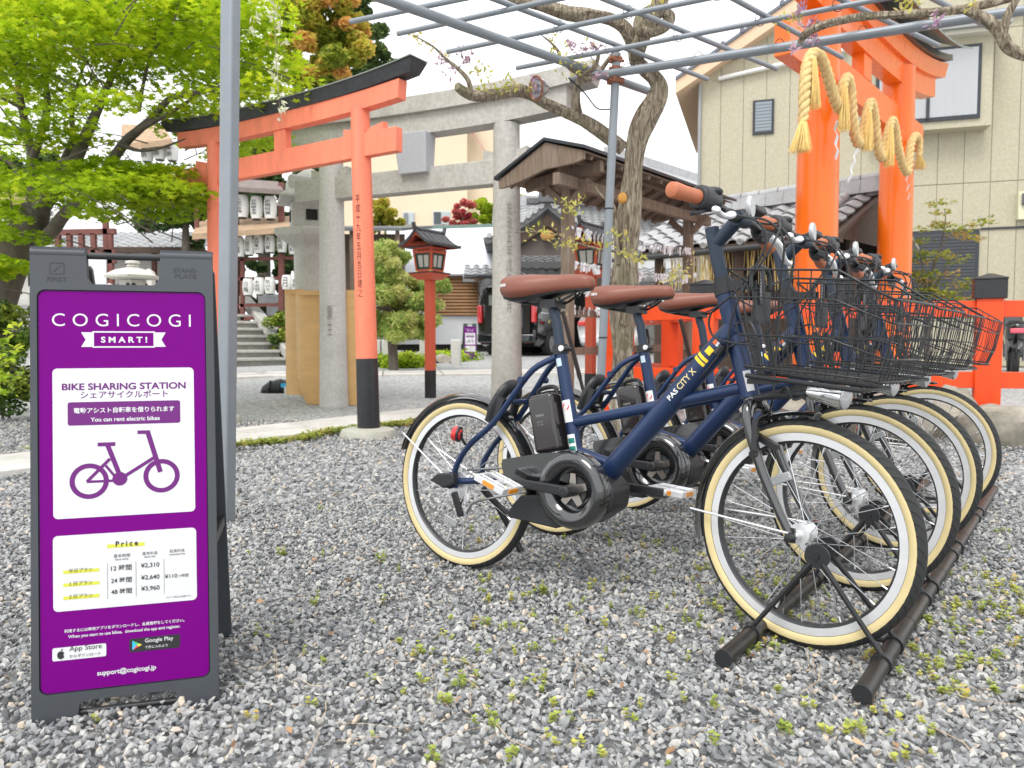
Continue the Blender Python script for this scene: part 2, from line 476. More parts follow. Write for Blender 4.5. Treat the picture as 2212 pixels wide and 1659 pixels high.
# ------------------------------------------------------------------ small weeds in the gravel
WEED_M = ramp_mat('weed_leaf', [(0.0, (0.12, 0.20, 0.04)), (0.35, (0.29, 0.38, 0.07)), (0.65, (0.50, 0.54, 0.12)), (0.9, (0.62, 0.56, 0.14)), (1.0, (0.58, 0.35, 0.13))], rough=0.6, transl=0.25)
def weeds(centers, name, label, per=(2, 6), sp=0.022, hgt=(0.004, 0.018), leaf=(0.0055, 0.0095)):
    """rooted sprigs: a thin stem carrying whorls of small rounded leaves; several sprigs make a clump"""
    Vq, Rq = [], []
    for (x, y, sz) in centers:
        base = random.random() * 0.40 + 0.30 + (0.28 if random.random() < 0.2 else 0)
        for _ in range(max(1, int(random.uniform(*per) * sz))):
            bx, by = random.gauss(x, sp * sz * .6), random.gauss(y, sp * sz * .6); z0 = float(lump(np.array([bx]), np.array([by]))[0]) + .002
            h = random.uniform(*hgt) * (.7 + .5 * sz); tip = np.array([bx + random.gauss(0, .004), by + random.gauss(0, .004), z0 + h + .008]); foot = np.array([bx, by, z0])
            Vq.append([foot + (-.0006, 0, 0), foot + (.0006, 0, 0), tip + (.0005, 0, 0), tip + (-.0005, 0, 0)]); Rq.append(1.0)
            for lv, k in ((1.0, 6), (.62, 5), (.35, 3)):
                c = foot + (tip - foot) * lv; a0 = random.uniform(0, 6.28); sc_ = random.uniform(*leaf) * (.75 + .35 * sz) * (.8 if lv == 1.0 else 1.0)
                for q in range(k):
                    a = a0 + q * 2 * PI / k + random.gauss(0, .15); d = np.array([math.cos(a), math.sin(a), .35 + random.gauss(0, .2)]); n_ = np.array([-math.sin(a), math.cos(a), 0]); L_ = sc_ * random.uniform(.8, 1.15)
                    Vq.append([c, c + d * L_ * .6 + n_ * L_ * .48, c + d * L_ * 1.05, c + d * L_ * .6 - n_ * L_ * .48]); Rq.append(min(1, max(0, base + random.gauss(0, .09) + (.0 if lv == 1.0 else -.06))))
    V = np.array(Vq).reshape(-1, 3); o = raw_mesh(name, V, np.arange(len(V)).reshape(-1, 4), WEED_M, attr=np.array(Rq))
    return tag(o, label, kind='stuff')
cs = []
hot = [(1400, 1290, 200, 90, 60), (1620, 1330, 90, 60, 60), (1690, 1230, 80, 70, 40), (1150, 1290, 160, 110, 45), (1300, 1560, 260, 70, 28), (1780, 1590, 200, 60, 14), (2080, 1400, 90, 110, 90), (2150, 1290, 60, 60, 50), (900, 1360, 260, 150, 45), (1560, 1130, 80, 60, 30), (1830, 1300, 120, 60, 40), (700, 1250, 120, 150, 20), (1050, 1580, 300, 60, 16), (1180, 1130, 120, 60, 22)]
for hx, hy, sx, sy, k in hot:              # weeds come in drifts
    for _ in range(int(k * .7)):
        px, py = random.gauss(hx, sx), min(1665, random.gauss(hy, sy))
        if py < 985: continue
        p = onz(px, py); cs.append((p[0], p[1], random.choice((0.3, 0.4, 0.5, 0.65, 0.9))))
weeds(cs, 'weeds', 'yellow green clover sprouts scattered through the gravel')
# grassy fringe along the paving strip
cs = []
for _ in range(110):
    t = random.uniform(0.9, 2.9); c = PA + PD * t - PN * random.uniform(0.36, 0.46); cs.append((c[0], c[1], random.uniform(0.7, 1.3)))
for _ in range(26):
    t = random.uniform(-2.2, 0.8); c = PA + PD * t + PN * random.uniform(0.36, 0.9); cs.append((c[0], c[1], random.uniform(0.5, 1.0)))
o = weeds(cs, 'grass', 'bright green grass fringe along the pale paving strip', per=(6, 12), sp=0.06, hgt=(.01, .03), leaf=(0.009, 0.016))
# ------------------------------------------------------------------ dry leaves and stalks lying on the stones
LITTER_M = ramp_mat('dry_litter', [(0, (.16, .075, .04)), (.5, (.42, .25, .13)), (1, (.62, .50, .33))], .8)
Vq, Rq = [], []
for _ in range(170):
    p = onz(random.uniform(500, 2212), random.uniform(1010, 1659)); c = np.array([p[0], p[1], float(lump(p[0], p[1])) + .016]); a = random.uniform(0, 6.28)
    d = np.array([math.cos(a), math.sin(a), random.gauss(0, .12)])
    n_ = np.array([-d[1], d[0], random.gauss(0, .3)])
    if random.random() < .45:
        L_ = random.uniform(.014, .03); Vq.append([c, c + d * L_ * .5 + n_ * L_ * .22, c + d * L_, c + d * L_ * .5 - n_ * L_ * .22 + (0, 0, .004)]); Rq.append(random.random() * .7)
    else:
        L_ = random.uniform(.04, .13); m_ = c + d * L_ * .5 + n_ * L_ * random.gauss(0, .12)
        for a_, b_ in ((c, m_), (m_, c + d * L_)): Vq.append([a_ - n_ * .0006, a_ + n_ * .0006, b_ + n_ * .0006, b_ - n_ * .0006]); Rq.append(random.uniform(.5, 1))
V = np.array(Vq).reshape(-1, 3); o = raw_mesh('litter', V, np.arange(len(V)).reshape(-1, 4), LITTER_M, attr=np.array(Rq)); tag(o, 'dry leaves and stalks lying on the gravel', kind='stuff')
# ================================================================== A-frame sign boards
SIGN_GREY = mat('sign_grey_plastic', (0.054, 0.061, 0.071), 0.5, bump=0.04, bs=400, var=0.12, vs_=3)
PURPLE = mat('poster_purple', lin(112, 0, 121), 0.42, spec=0.1, var=0.03, vs_=2)
PRINT_W = mat('print_white', (0.66, 0.67, 0.685), 0.35)
PRINT_P = mat('print_purple', lin(100, 2, 110), 0.35)
PRINT_K = mat('print_black', (0.02, 0.02, 0.022), 0.4)
PRINT_Y = mat('print_yellow', lin(205, 205, 70), 0.4)
PRINT_G = mat('print_grey', (0.25, 0.25, 0.27), 0.5)
PRINT_C = mat('print_cyan', lin(60, 180, 235), 0.4)
PRINT_R = mat('print_red', lin(225, 60, 60), 0.4)
PRINT_N = mat('print_green', lin(70, 190, 110), 0.4)
EMBOSS = mat('sign_grey_relief', (0.035, 0.040, 0.048), 0.6)
SW, SH = 0.3084, 0.845
def sign(loc, rz, label, group=None):
    t = thing('a_frame_sign', label, 'sign', loc, rz, group)
    lean = 0.0869
    ex = np.array([1.0, 0, 0]); up = np.array([0, math.sin(lean), math.cos(lean)])     # front face looks to -y
    nf = np.cross(ex, up)                                                             # = outwards, towards -y
    # front panel: outline with handle notch at the top, slot at the bottom, window for the poster
    def panel(name, o, ex, up, window):
        mm = lambda L: [(u / 1000.0, v / 1000.0) for u, v in L]
        out = [(0, 4), (4, 0), (68, 0), (73, 12), (76, 30), (84, 36), (226, 36), (234, 30), (237, 12), (240, 0), (304, 0), (308, 4),
               (306, 838), (300, 845), (220, 845), (216, 838), (213, 792), (205, 782), (101, 782), (94, 792), (92, 838), (88, 845), (8, 845), (2, 838)]
        out = mm(out)
        if window:
            inn = [(u, v) for u, v in rrect(0.0125, 0.2935, 0.052, 0.771, 0.014)]
            k = min(range(len(inn)), key=lambda i: (inn[i][0] - 0.0125) ** 2 + (inn[i][1] - 0.06) ** 2)
            inn = inn[k:] + inn[:k]
            poly = out + [out[0]] + [inn[0]] + inn[::-1]
        else: poly = out
        return poly
    o0 = np.zeros(3)
    fp = G().prism(panel('f', o0, ex, up, True), 0.016, o0, ex, up, t0=-0.016)
    fp.prism(rrect(0.008, 0.300, 0.045, 0.775, 0.012), 0.008, o0, ex, up, t0=-0.0155)
    frame = fp.obj('front_panel', SIGN_GREY, t, smooth=30)
    # rolled top edge of the two shoulders
    for u0, u1 in ((0.002, 0.090), (0.216, 0.306)):
        q = G().tube([o0 + ex * u0 + up * 0.838 - nf * 0.008, o0 + ex * u1 + up * 0.838 - nf * 0.008], 0.0095, 12)
        q.box(o0 + ex * (u0 + u1) / 2 + up * 0.848 - nf * 0.014, (u1 - u0, 0.024, 0.003))
        q.obj('shoulder_cap', SIGN_GREY, t)
    G().tube([o0 + ex * 0.086 + up * 0.836 - nf * 0.012, o0 + ex * 0.220 + up * 0.836 - nf * 0.012], 0.0062, 12).obj('handle_bar', BLACK_PL, t)
    G().tube([o0 + ex * 0.07 + up * 0.013 - nf * 0.01, o0 + ex * 0.24 + up * 0.013 - nf * 0.01], 0.006, 12).obj('foot_bar', BLACK_PL, t)
    # embossed maker marks
    def line(body, u0, u1, v0, v1, bold, zz, m_, par, nm='lettering'): put2d(G(), fit(body, u0, u1, v0, v1, bold), o0, ex, up, zz).obj(nm, m_, par, smooth=0)
    line('STAND', .238, .278, .807, .815, .02, .0006, EMBOSS, frame, 'maker_mark'); line('PLATE', .241, .278, .796, .804, .02, .0006, EMBOSS, frame, 'maker_mark'); line('FIRST', .029, .061, .786, .794, .02, .0006, EMBOSS, frame, 'maker_mark')
    em = G().flat([(.033, .799), (.057, .799), (.057, .820), (.033, .820), (.033, .800), (.0345, .8005), (.0345, .8185), (.0555, .8185), (.0555, .8005), (.033, .8003)], o0, ex, up, 0.0006)
    em.flat([(.037, .803), (.041, .804), (.054, .817), (.044, .810)], o0, ex, up, 0.0006); em.obj('maker_emblem', EMBOSS, frame, smooth=0)
    # poster
    mm = lambda *a: tuple(x / 1000.0 for x in a)
    base = -0.005
    poster = G().prism(rrect(0.0145, 0.2915, 0.054, 0.769, 0.012), 0.002, o0, ex, up, t0=base).obj('poster', PURPLE, t, smooth=30)
    z1, z2, z3 = base + 0.0024, base + 0.0028, base + 0.0032
    w = G(); w.flat(rrect(.036, .271, .360, .629, .008), o0, ex, up, z1); w.obj('station_card', PRINT_W, poster, smooth=0)
    w = G(); w.flat(rrect(.035, .272, .196, .330, .008), o0, ex, up, z1); w.obj('price_card', PRINT_W, poster, smooth=0)
    # white lettering
    line('C O G I C O G I', .036, .267, .7055, .7285, -0.004, z1, PRINT_W, poster)
    w = G()
    for bx in ([(.101, .6665), (.205, .6665), (.205, .669), (.101, .669)], [(.101, .694), (.205, .694), (.205, .6965), (.101, .6965)], [(.101, .669), (.1033, .669), (.1033, .694), (.101, .694)], [(.2027, .669), (.205, .669), (.205, .694), (.2027, .694)],
               [(.0825, .668), (.1010, .668), (.1010, .6945), (.0825, .6945), (.090, .681)], [(.2050, .668), (.2235, .668), (.216, .681), (.2235, .6945), (.2050, .6945)]):
        w.flat(bx, o0, ex, up, z1)
    w.obj('ribbon_banner', PRINT_W, poster, smooth=0)
    line('S M A R T !', .115, .192, .6755, .6865, .03, z1, PRINT_W, poster)
    line('利用するには専用アプリをダウンロードし、会員登録をしてください。', .052, .250, .1575, None, .02, z1, PRINT_W, poster)
    line('When you start to use bikes,  download the app and register.', .058, .243, .146, None, .02, z1, PRINT_W, poster)
    line('support@cogicogi.jp', .104, .201, .0735, None, .025, z1, PRINT_W, poster)
    w = G(); w.flat(rrect(.033, .119, .1095, .1325, .003), o0, ex, up, z1); w.obj('store_badge', PRINT_W, poster, smooth=0)
    # purple print on the white card
    line('BIKE SHARING STATION', .051, .257, .5895, .602, .028, z2, PRINT_P, poster); line('シェアサイクルポート', .081, .226, .5745, None, .01, z2, PRINT_P, poster)
    w = G(); w.flat(rrect(.060, .247, .526, .568, .004), o0, ex, up, z2); w.obj('purple_label', PRINT_P, poster, smooth=0)
    w = G()
    # bicycle pictogram
    def ring(cx, cy, r0, r1, n=36):
        a = np.arange(n) * 2 * PI / n; k = np.stack([np.cos(a), np.sin(a)], 1)
        P_ = np.concatenate([k * r0, k * r1]) + [cx, cy]
        V_ = o0 + P_[:, :1] * ex + P_[:, 1:2] * up + nf * z2
        w.add(V_, [(i, n + i, n + (i + 1) % n, (i + 1) % n) for i in range(n)])
    ring(.094, .425, .0235, .032); ring(.214, .429, .0225, .031)
    bar = lambda x0, y0, x1, y1, t_: w.flat((lambda d, n_: [(x0 - n_[0], y0 - n_[1]), (x1 - n_[0], y1 - n_[1]), (x1 + n_[0], y1 + n_[1]), (x0 + n_[0], y0 + n_[1])])(0, np.array([-(y1 - y0), x1 - x0]) / math.hypot(x1 - x0, y1 - y0) * t_ / 2), o0, ex, up, z2 + random.uniform(0.00004, 0.0003))
    bar(.108, .4905, .137, .4905, .007); bar(.124, .490, .145, .430, .008); bar(.174, .5105, .195, .5105, .0065); bar(.191, .511, .212, .436, .0085)
    bar(.150, .430, .203, .464, .006); bar(.090, .424, .148, .424, .0045); bar(.090, .424, .128, .464, .0055); bar(.121, .452, .137, .430, .0045)
    w.flat([(.144 + .0125 * math.cos(k * PI / 8), .427 + .0125 * math.sin(k * PI / 8)) for k in range(16)], o0, ex, up, z2 + .0002)
    w.obj('bicycle_pictogram', PRINT_P, poster, smooth=0)
    line('電動アシスト自転車を借りられます', .070, .237, .5475, None, .02, z3, PRINT_W, poster); line('You can rent electric bikes', .097, .212, .532, None, .02, z3, PRINT_W, poster)
    line('Google Play', .183, .231, .1245, None, .01, z3, PRINT_W, poster); line('で手に入れよう', .183, .221, .1155, None, .01, z3, PRINT_W, poster)
    # price table
    for bx in ([(.122, .3025), (.184, .3025), (.184, .309), (.122, .309)],) + tuple([(.051, v), (.109, v), (.109, v + .006), (.051, v + .006)] for v in (.262, .239, .216)):
        w = G(); w.flat(bx, o0, ex, up, z2); w.obj('yellow_marker', PRINT_Y, poster, smooth=0)
    line('P r i c e', .136, .173, .304, .314, .03, z3, PRINT_K, poster)
    for (s_, u, v, wd, b_) in (('基本時間', .146, .2845, .027, 0), ('基本料金', .193, .2855, .026, 0), ('延長料金', .239, .2865, .026, 0), ('base time', .146, .2795, .022, 0), ('base fee', .193, .2805, .018, 0), ('extended fee', .239, .2815, .027, 0),
                               ('半日プラン', .079, .2635, .038, 0), ('１日プラン', .079, .2405, .038, 0), ('２日プラン', .079, .2175, .038, 0), ('12 時間', .145, .2605, .034, .01), ('24 時間', .145, .2385, .034, .01), ('48 時間', .145, .2185, .034, .01),
                               ('¥2,310', .193, .2615, .031, .01), ('¥2,640', .193, .2395, .031, .01), ('¥3,960', .193, .2195, .031, .01), ('¥110', .228, .240, .021, .01), ('/1時間', .249, .240, .018, 0), ('※すべて税込の金額です。', .241, .203, .042, 0)):
        line(s_, u - wd / 2, u + wd / 2, v, None, b_, z3, PRINT_K, poster)
    for u in (.122, .169, .216): w = G(); w.flat([(u, .212), (u + .0005, .212), (u + .0005, .276), (u, .276)], o0, ex, up, z3); w.obj('table_rule', PRINT_K, poster, smooth=0)
    line('App Store', .060, .112, .122, None, 0, z3, PRINT_K, poster); line('からダウンロード', .060, .110, .113, None, 0, z3, PRINT_K, poster)
    w = G(); w.flat(rrect(.157, .242, .1115, .136, .003), o0, ex, up, z1); w.obj('store_badge', PRINT_K, poster, smooth=0)
    w = G()
    # fruit mark with a bite on the store badge
    ap = [(.0465 + .0065 * math.cos(k * PI / 10) * (1 - .12 * math.cos(k * PI / 5)), .1195 + .0070 * math.sin(k * PI / 10) * (1 - .10 * abs(math.cos(k * PI / 10)))) for k in range(20)]
    ap[0] = (.0505, .1195); ap[1] = (.0513, .1222); ap[19] = (.0513, .1168)
    w.flat(ap, o0, ex, up, z3); w.flat([(.0465, .1268), (.0492, .1278), (.0500, .1305), (.0472, .1295)], o0, ex, up, z3)
    w.obj('badge_mark', PRINT_K, poster, smooth=0)
    for m_, poly in ((PRINT_C, [(.162, .1155), (.1695, .1235), (.162, .1325)]), (PRINT_N, [(.162, .1325), (.1695, .1240), (.173, .1265)]), (PRINT_R, [(.162, .1155), (.173, .1205), (.1695, .1233)]), (PRINT_Y, [(.1695, .1233), (.173, .1207), (.178, .1236), (.173, .1263), (.1695, .1240)])):
        q = G().flat(poly, o0, ex, up, z3); q.obj('badge_mark', m_, poster, smooth=0)
    # rear panel, leaning the other way
    top = up * SH - nf * 0.03
    base_b = np.array([0, 0.34, 0.0]); upb = nrm(top - base_b)
    G().prism(panel('b', base_b, ex, upb, False), 0.014, base_b, ex, upb, t0=-0.014).obj('rear_panel', SIGN_GREY, t, smooth=30)
    for u in (0.006, 0.302): G().beam(ex * u + up * 0.30 - nf * 0.012, base_b + ex * u + upb * 0.30, 0.006, 0.02).obj('stay', BLACK_PL, t)
    return t
sign_a = sign((-0.842, 1.3029, 0.004), 0.2858, 'large purple A-frame bike sharing sign standing on the gravel in front')
# ================================================================== electric bicycles (local axes: x forward, y left, z up, origin on the ground under the rear hub)
BLUE = mat('navy_satin_paint', lin(30, 50, 86), 0.36, metal=0.25, var=0.05, vs_=30, coat=0.15)
SLATE = mat('slate_stem_paint', lin(42, 54, 70), 0.42, metal=0.3, var=0.08, vs_=30)
SADDLE_M = mat('brown_leatherette', lin(126, 74, 58), 0.42, var=0.06, vs_=14, bump=0.08, bs=260)
GRIP_M = mat('tan_grip', lin(178, 104, 70), 0.5, var=0.06, vs_=30, bump=0.05, bs=300)
TAN_WALL = mat('tan_sidewall', lin(214, 196, 146), 0.7, var=0.05, vs_=20)
STEEL = mat('spoke_steel', (0.66, 0.67, 0.69), 0.25, 1.0)
DARK_RIM = mat('rim_inner', (0.06, 0.062, 0.066), 0.4, 0.6)
BATT_M = mat('battery_smoked', (0.022, 0.018, 0.018), 0.12, coat=0.6)
AMBER = mat('amber_reflector', (0.75, 0.28, 0.02), 0.2, coat=0.5)
RED_L = mat('red_lens', (0.55, 0.02, 0.02), 0.15, coat=0.5)
CLEAR_L = mat('clear_reflector', (0.45, 0.47, 0.48), 0.15, metal=0.5, coat=0.6, bump=0.3, bs=500)
GREY_PL = mat('grey_plastic', (0.05, 0.055, 0.06), 0.5)
STICK_W = mat('sticker_white', (0.80, 0.81, 0.80), 0.45)
STICK_T = mat('sticker_teal', lin(20, 120, 110), 0.45)
GOLD_P = mat('gold_print', lin(226, 208, 150), 0.4)
YELL_P = mat('yellow_decal', lin(245, 205, 40), 0.4)
def tread_material():
    m, N, L, b = nodes_of('tyre_tread'); b.inputs['Base Color'].default_value = (0.022, 0.023, 0.024, 1); b.inputs['Roughness'].default_value = 0.7
    tc = N.new('ShaderNodeTexCoord'); sp = N.new('ShaderNodeSeparateXYZ'); L.new(tc.outputs['Object'], sp.inputs[0])
    a2 = N.new('ShaderNodeMath'); a2.operation = 'ARCTAN2'; L.new(sp.outputs['X'], a2.inputs[0]); L.new(sp.outputs['Z'], a2.inputs[1])
    ab = N.new('ShaderNodeMath'); ab.operation = 'ABSOLUTE'; L.new(sp.outputs['Y'], ab.inputs[0])
    k1 = N.new('ShaderNodeMath'); k1.operation = 'MULTIPLY_ADD'; k1.inputs[1].default_value = 62.0; L.new(a2.outputs[0], k1.inputs[0])
    k2 = N.new('ShaderNodeMath'); k2.operation = 'MULTIPLY'; k2.inputs[1].default_value = 420.0; L.new(ab.outputs[0], k2.inputs[0]); L.new(k2.outputs[0], k1.inputs[2])
    sn = N.new('ShaderNodeMath'); sn.operation = 'SINE'; L.new(k1.outputs[0], sn.inputs[0])
    gt = N.new('ShaderNodeMapRange'); gt.inputs[1].default_value = 0.55; gt.inputs[2].default_value = 0.85; L.new(sn.outputs[0], gt.inputs[0])
    bp = N.new('ShaderNodeBump'); bp.invert = True; bp.inputs['Strength'].default_value = 1.0; bp.inputs['Distance'].default_value = 0.004
    L.new(gt.outputs[0], bp.inputs['Height']); L.new(bp.outputs[0], b.inputs['Normal'])
    return m
TREAD = tread_material()
WR = 0.2525
RX, FX = -.014, .974
RY = np.array([[1, 0, 0], [0, 0, 1.0], [0, -1.0, 0]])       # lathe axis z -> y
def build_wheel(name, hubx, bike, front):
    """wheel: rim with tyre, sidewalls, spokes and hub as sub-parts; meshes centred on the hub"""
    def ringprof(prof, seg=72): return G().lathe(prof, seg, R=RY, capb=False, capt=False)
    rim = ringprof([(.2045, -.0122), (.2215, -.0130), (.2220, -.0115), (.2160, 0), (.2220, .0115), (.2215, .0130), (.2045, .0122)]).obj(name, SILVER, bike)
    rim.location = (hubx, 0, WR)
    ringprof([(.2046, -.0121), (.2010, -.0088), (.1985, -.0045), (.1978, 0), (.1985, .0045), (.2010, .0088), (.2046, .0121)]).obj('rim_inside', DARK_RIM, rim)
    c, r = .2345, .0180
    pr = [(c + r * math.cos(a), r * math.sin(a)) for a in np.linspace(-rad(78), rad(78), 15)]
    ringprof(pr, 96).obj('tyre', TREAD, rim)
    for s in (-1, 1):
        pr = [(c + r * math.cos(a), s * r * math.sin(a)) for a in np.linspace(rad(77), rad(132), 8)]
        ringprof(pr, 72).obj('sidewall', TAN_WALL, rim)
    sp = G(); n = 28; fl = .017 if front else .024
    for i in range(n):
        s = 1 if i % 2 else -1; a = 2 * PI * i / n
        cr = rad(52) * (1 if (i // 2) % 2 else -1)
        p0 = np.array([.021 * math.cos(a + cr), s * fl, .021 * math.sin(a + cr)]); p1 = np.array([.198 * math.cos(a), 0, .198 * math.sin(a)])
        sp.tube([p0, p1], 0.00105, 5, cap=False); d = nrm(p0 - p1); sp.tube([p1, p1 + d * .012], 0.002, 5)
    sp.obj('spokes', STEEL, rim)
    hb = G().lathe([(.0, -.062), (.005, -.062), (.005, -.034), (.009, -.034), (.009, -.024), (.0235, -.022), (.0235, -.019), (.012, -.015), (.011, .015), (.0235, .019), (.0235, .022), (.009, .024), (.009, .034), (.005, .034), (.005, .062), (0, .062)], 20, R=RY, capb=False, capt=False)
    hb.obj('hub', SILVER, rim)
    for s in (-1, 1):
        nut = G(); nut.lathe([(.0, 0), (.011, 0), (.011, .010), (.009, .016), (.003, .018), (0, .018)], 14, c=(0, s * .058, 0), R=RY * s if s > 0 else RY * np.array([[1], [-1], [1]])); nut.obj('axle_cap', BLACK_PL, rim)
    # reflector clipped to the spokes
    a = rad(115 if front else 250)
    q = G().box((0, 0, 0), (.055, .008, .020)).xf(rot((0, 1, 0), -a + PI / 2), (.125 * math.cos(a), -.008, .125 * math.sin(a)))
    q.obj('spoke_reflector', CLEAR_L, rim, bevel=.002)
    v = G().tube([(.19 * math.cos(rad(-108)), 0, .19 * math.sin(rad(-108))), (.158 * math.cos(rad(-108)), 0, .158 * math.sin(rad(-108)))], .003, 8); v.obj('valve', SILVER, rim)
    return rim
def arc(hubx, r, a0, a1, n=24, y=0.0): return [np.array([hubx + r * math.cos(rad(a)), y, WR + r * math.sin(rad(a))]) for a in np.linspace(a0, a1, n)]
def fender_mesh(hubx, a0, a1, w=.046):
    """thin mudguard with a rounded cross-section"""
    rings = []
    for a in np.linspace(a0, a1, 26):
        e = np.array([math.cos(rad(a)), 0, math.sin(rad(a))]); rg = []
        for k in np.linspace(-1, 1, 7): rg.append(np.array([hubx, 0, WR]) + e * (.270 - .009 * k * k) + np.array([0, k * w / 2, 0]))
        for k in np.linspace(1, -1, 7): rg.append(np.array([hubx, 0, WR]) + e * (.2685 - .009 * k * k) + np.array([0, k * (w / 2 - .0012), 0]))
        rings.append(rg)
    return G().loft(rings)
def wrap(g, vf, p0, d, r, side=-1):
    """lay flat shapes (u along the tube, v across it) round a tube through p0 with direction d"""
    v, f = vf; d = nrm(d); nside = np.array([0, float(side), 0]); b_ = nrm(np.cross(nside, d) if side > 0 else np.cross(d, -nside))
    b_ = np.cross(nside, d); b_ = nrm(b_)
    if b_[2] < 0: b_ = -b_
    P_ = []
    for u, w in v:
        a = w / r; P_.append(np.asarray(p0) + d * u + r * (math.cos(a) * nside + math.sin(a) * b_))
    return g.add(P_, f)
def patch(u0, u1, v0, v1, nu=2, nv=6):
    us, vv = np.linspace(u0, u1, nu), np.linspace(v0, v1, nv)
    v = np.array([(u, w) for u in us for w in vv]); f = [(i * nv + j, (i + 1) * nv + j, (i + 1) * nv + j + 1, i * nv + j + 1) for i in range(nu - 1) for j in range(nv - 1)]
    return v, f
STEER_P, STEER_A = np.array([.772, 0, .795]), nrm(np.array([.772 - .842, 0, .795 - .546]))
STEER_PARTS = []
def make_bike():
    b = thing('electric_bicycle', 'navy', 'bicycle')
    # ---- frame
    fr = G()
    DT0, DT1 = np.array([.478, 0, .335]), np.array([.800, 0, .705])
    fr.tube([(.455, 0, .320), DT0, DT1], [.024, .0275, .0275], 20)
    fr.tube([(.376, 0, .375), (.312, 0, .655)], .0178, 16)
    fr.tube([(.842, 0, .546), (.772, 0, .795)], [.0235, .0225], 18)
    fr.tube([(.357, 0, .455), (.60, 0, .512), (.826, 0, .568)], .0145, 14)
    fr.tube([(.362, 0, .385), (.49, 0, .352)], .016, 12)
    for s in (-1, 1):
        fr.tube(catmull([(.306, s * .012, .632), (.250, s * .036, .596), (.195, s * .046, .527), (.131, s * .052, .444), (.052, s * .060, .375), (.010, s * .062, .318), (-.004, s * .062, .272)], 4), .0088, 10)
        fr.tube(catmull([(-.004, s * .062, .266), (.06, s * .058, .272), (.2, s * .048, .297), (.36, s * .034, .312)], 4), .0098, 10)
        fr.tube([(.226, s * .040, .567), (.226, s * .064, .567)], .0095, 10)
        fr.box((-.004, s * .062, .268), (.03, .006, .045))
    fr.tube([(.176, -.05, .505), (.176, .05, .505)], .007, 8)
    frame = fr.obj('frame', BLUE, b)
    dd = nrm(DT1 - DT0)
    w = G(); wrap(w, fit('PAS', .262, .294, -.0065, .0065, .02), DT0, dd, .0290); w.obj('frame_lettering', STICK_W, frame, smooth=0)
    w = G(); wrap(w, fit('CITY X', .299, .360, -.008, .008, .01), DT0, dd, .0292); w.obj('gold_lettering', GOLD_P, frame, smooth=0)
    w = G(); wrap(w, patch(.378, .386, -.012, .028, 2, 12), DT0, dd, .0279); w.obj('yellow_band', YELL_P, frame)
    w = G(); wrap(w, patch(.390, .398, -.012, .028, 2, 12), DT0, dd, .0279); w.obj('yellow_band', YELL_P, frame)
    w = G(); wrap(w, patch(.408, .426, -.006, .012, 2, 6), DT0, dd, .0279); w.obj('yellow_badge', YELL_P, frame)
    w = G(); wrap(w, patch(.436, .447, -.008, .001, 2, 4), DT0, dd, .0279); w.obj('white_badge', STICK_W, frame)
    w = G(); wrap(w, patch(.436, .447, .002, .011, 2, 4), DT0, dd, .0279); w.obj('orange_badge', mat('orange_decal', lin(240, 110, 40), .4), frame)
    sd = nrm(np.array([.312 - .376, 0, .655 - .375])); S0 = np.array([.376, 0, .375])
    w = G(); wrap(w, patch(.085, .145, -.014, .014, 2, 8), S0, sd, .0182); w.obj('warning_sticker', STICK_W, frame)
    w = G(); wrap(w, (np.array([(.127 + .010 * math.cos(k * PI / 8), .010 * math.sin(k * PI / 8)) for k in range(16)]), [tuple(range(16))]), S0, sd, .0185); w.obj('red_seal', PRINT_R, frame)
    w = G(); wrap(w, patch(.000, .052, -.012, .012, 2, 8), S0, sd, .0182); w.obj('bar_sticker', STICK_W, frame)
    for u in (.006, .028): w = G(); wrap(w, patch(u, u + .014, -.010, .010, 2, 6), S0, sd, .0185); w.obj('green_print', STICK_T, frame)
    w = G(); wrap(w, patch(.238, .260, -.008, .008, 2, 6), S0, sd, .0182); w.obj('small_sticker', mat('sticker_pale', (.5, .62, .72), .5), frame)
    hd = nrm(np.array([.772 - .842, 0, .795 - .546])); H0 = np.array([.842, 0, .546])
    w = G(); wrap(w, patch(.012, .060, .004, .022, 2, 5), H0, hd, .0238); w.obj('number_sticker', mat('sticker_grey', (.55, .56, .57), .5), frame)
    # ---- seat post, saddle
    G().tube([(.318, 0, .63), (.300, 0, .725), (.285, 0, .765)], [.0145, .0145, .0145], 14).obj('seat_post', SLATE, b)
    cl = G().tube([(.3165, 0, .640), (.311, 0, .664)], .0215, 16); cl.tube([(.335, -.028, .655), (.335, .012, .655)], .007, 10); cl.beam((.335, .012, .655), (.30, .035, .66), .008, .012)
    q = cl.obj('seat_clamp', BLACK_PL, b); G().lathe([(0, 0), (.008, 0), (.008, .004), (.0, .005)], 12, c=(.335, -.028, .655), R=RY * np.array([[1], [-1], [1]])).obj('clamp_bolt', SILVER, q)
    sec = []
    prof = [(.128, .012, .842, .818), (.134, .047, .855, .803), (.150, .067, .860, .791), (.185, .079, .862, .783), (.225, .076, .861, .785), (.265, .058, .858, .795), (.305, .038, .856, .804), (.345, .027, .856, .809), (.385, .022, .853, .811), (.405, .018, .848, .813), (.413, .007, .837, .820)]
    for x, hw, zt, zb in prof:
        rg = []
        for k in range(24):
            a = 2 * PI * k / 24; ca, sa = math.cos(a), math.sin(a)
            yy_ = hw * math.copysign(abs(ca) ** .75, ca)
            z = (zt + zb) / 2 + (zt - zb) / 2 * (math.copysign(abs(sa) ** .62, sa))
            z -= .010 * (yy_ / .08) ** 2 if sa > 0 else 0
            rg.append((x, yy_, z))
        sec.append(rg)
    sad = G().loft(sec).obj('saddle', SADDLE_M, b, smooth=70)
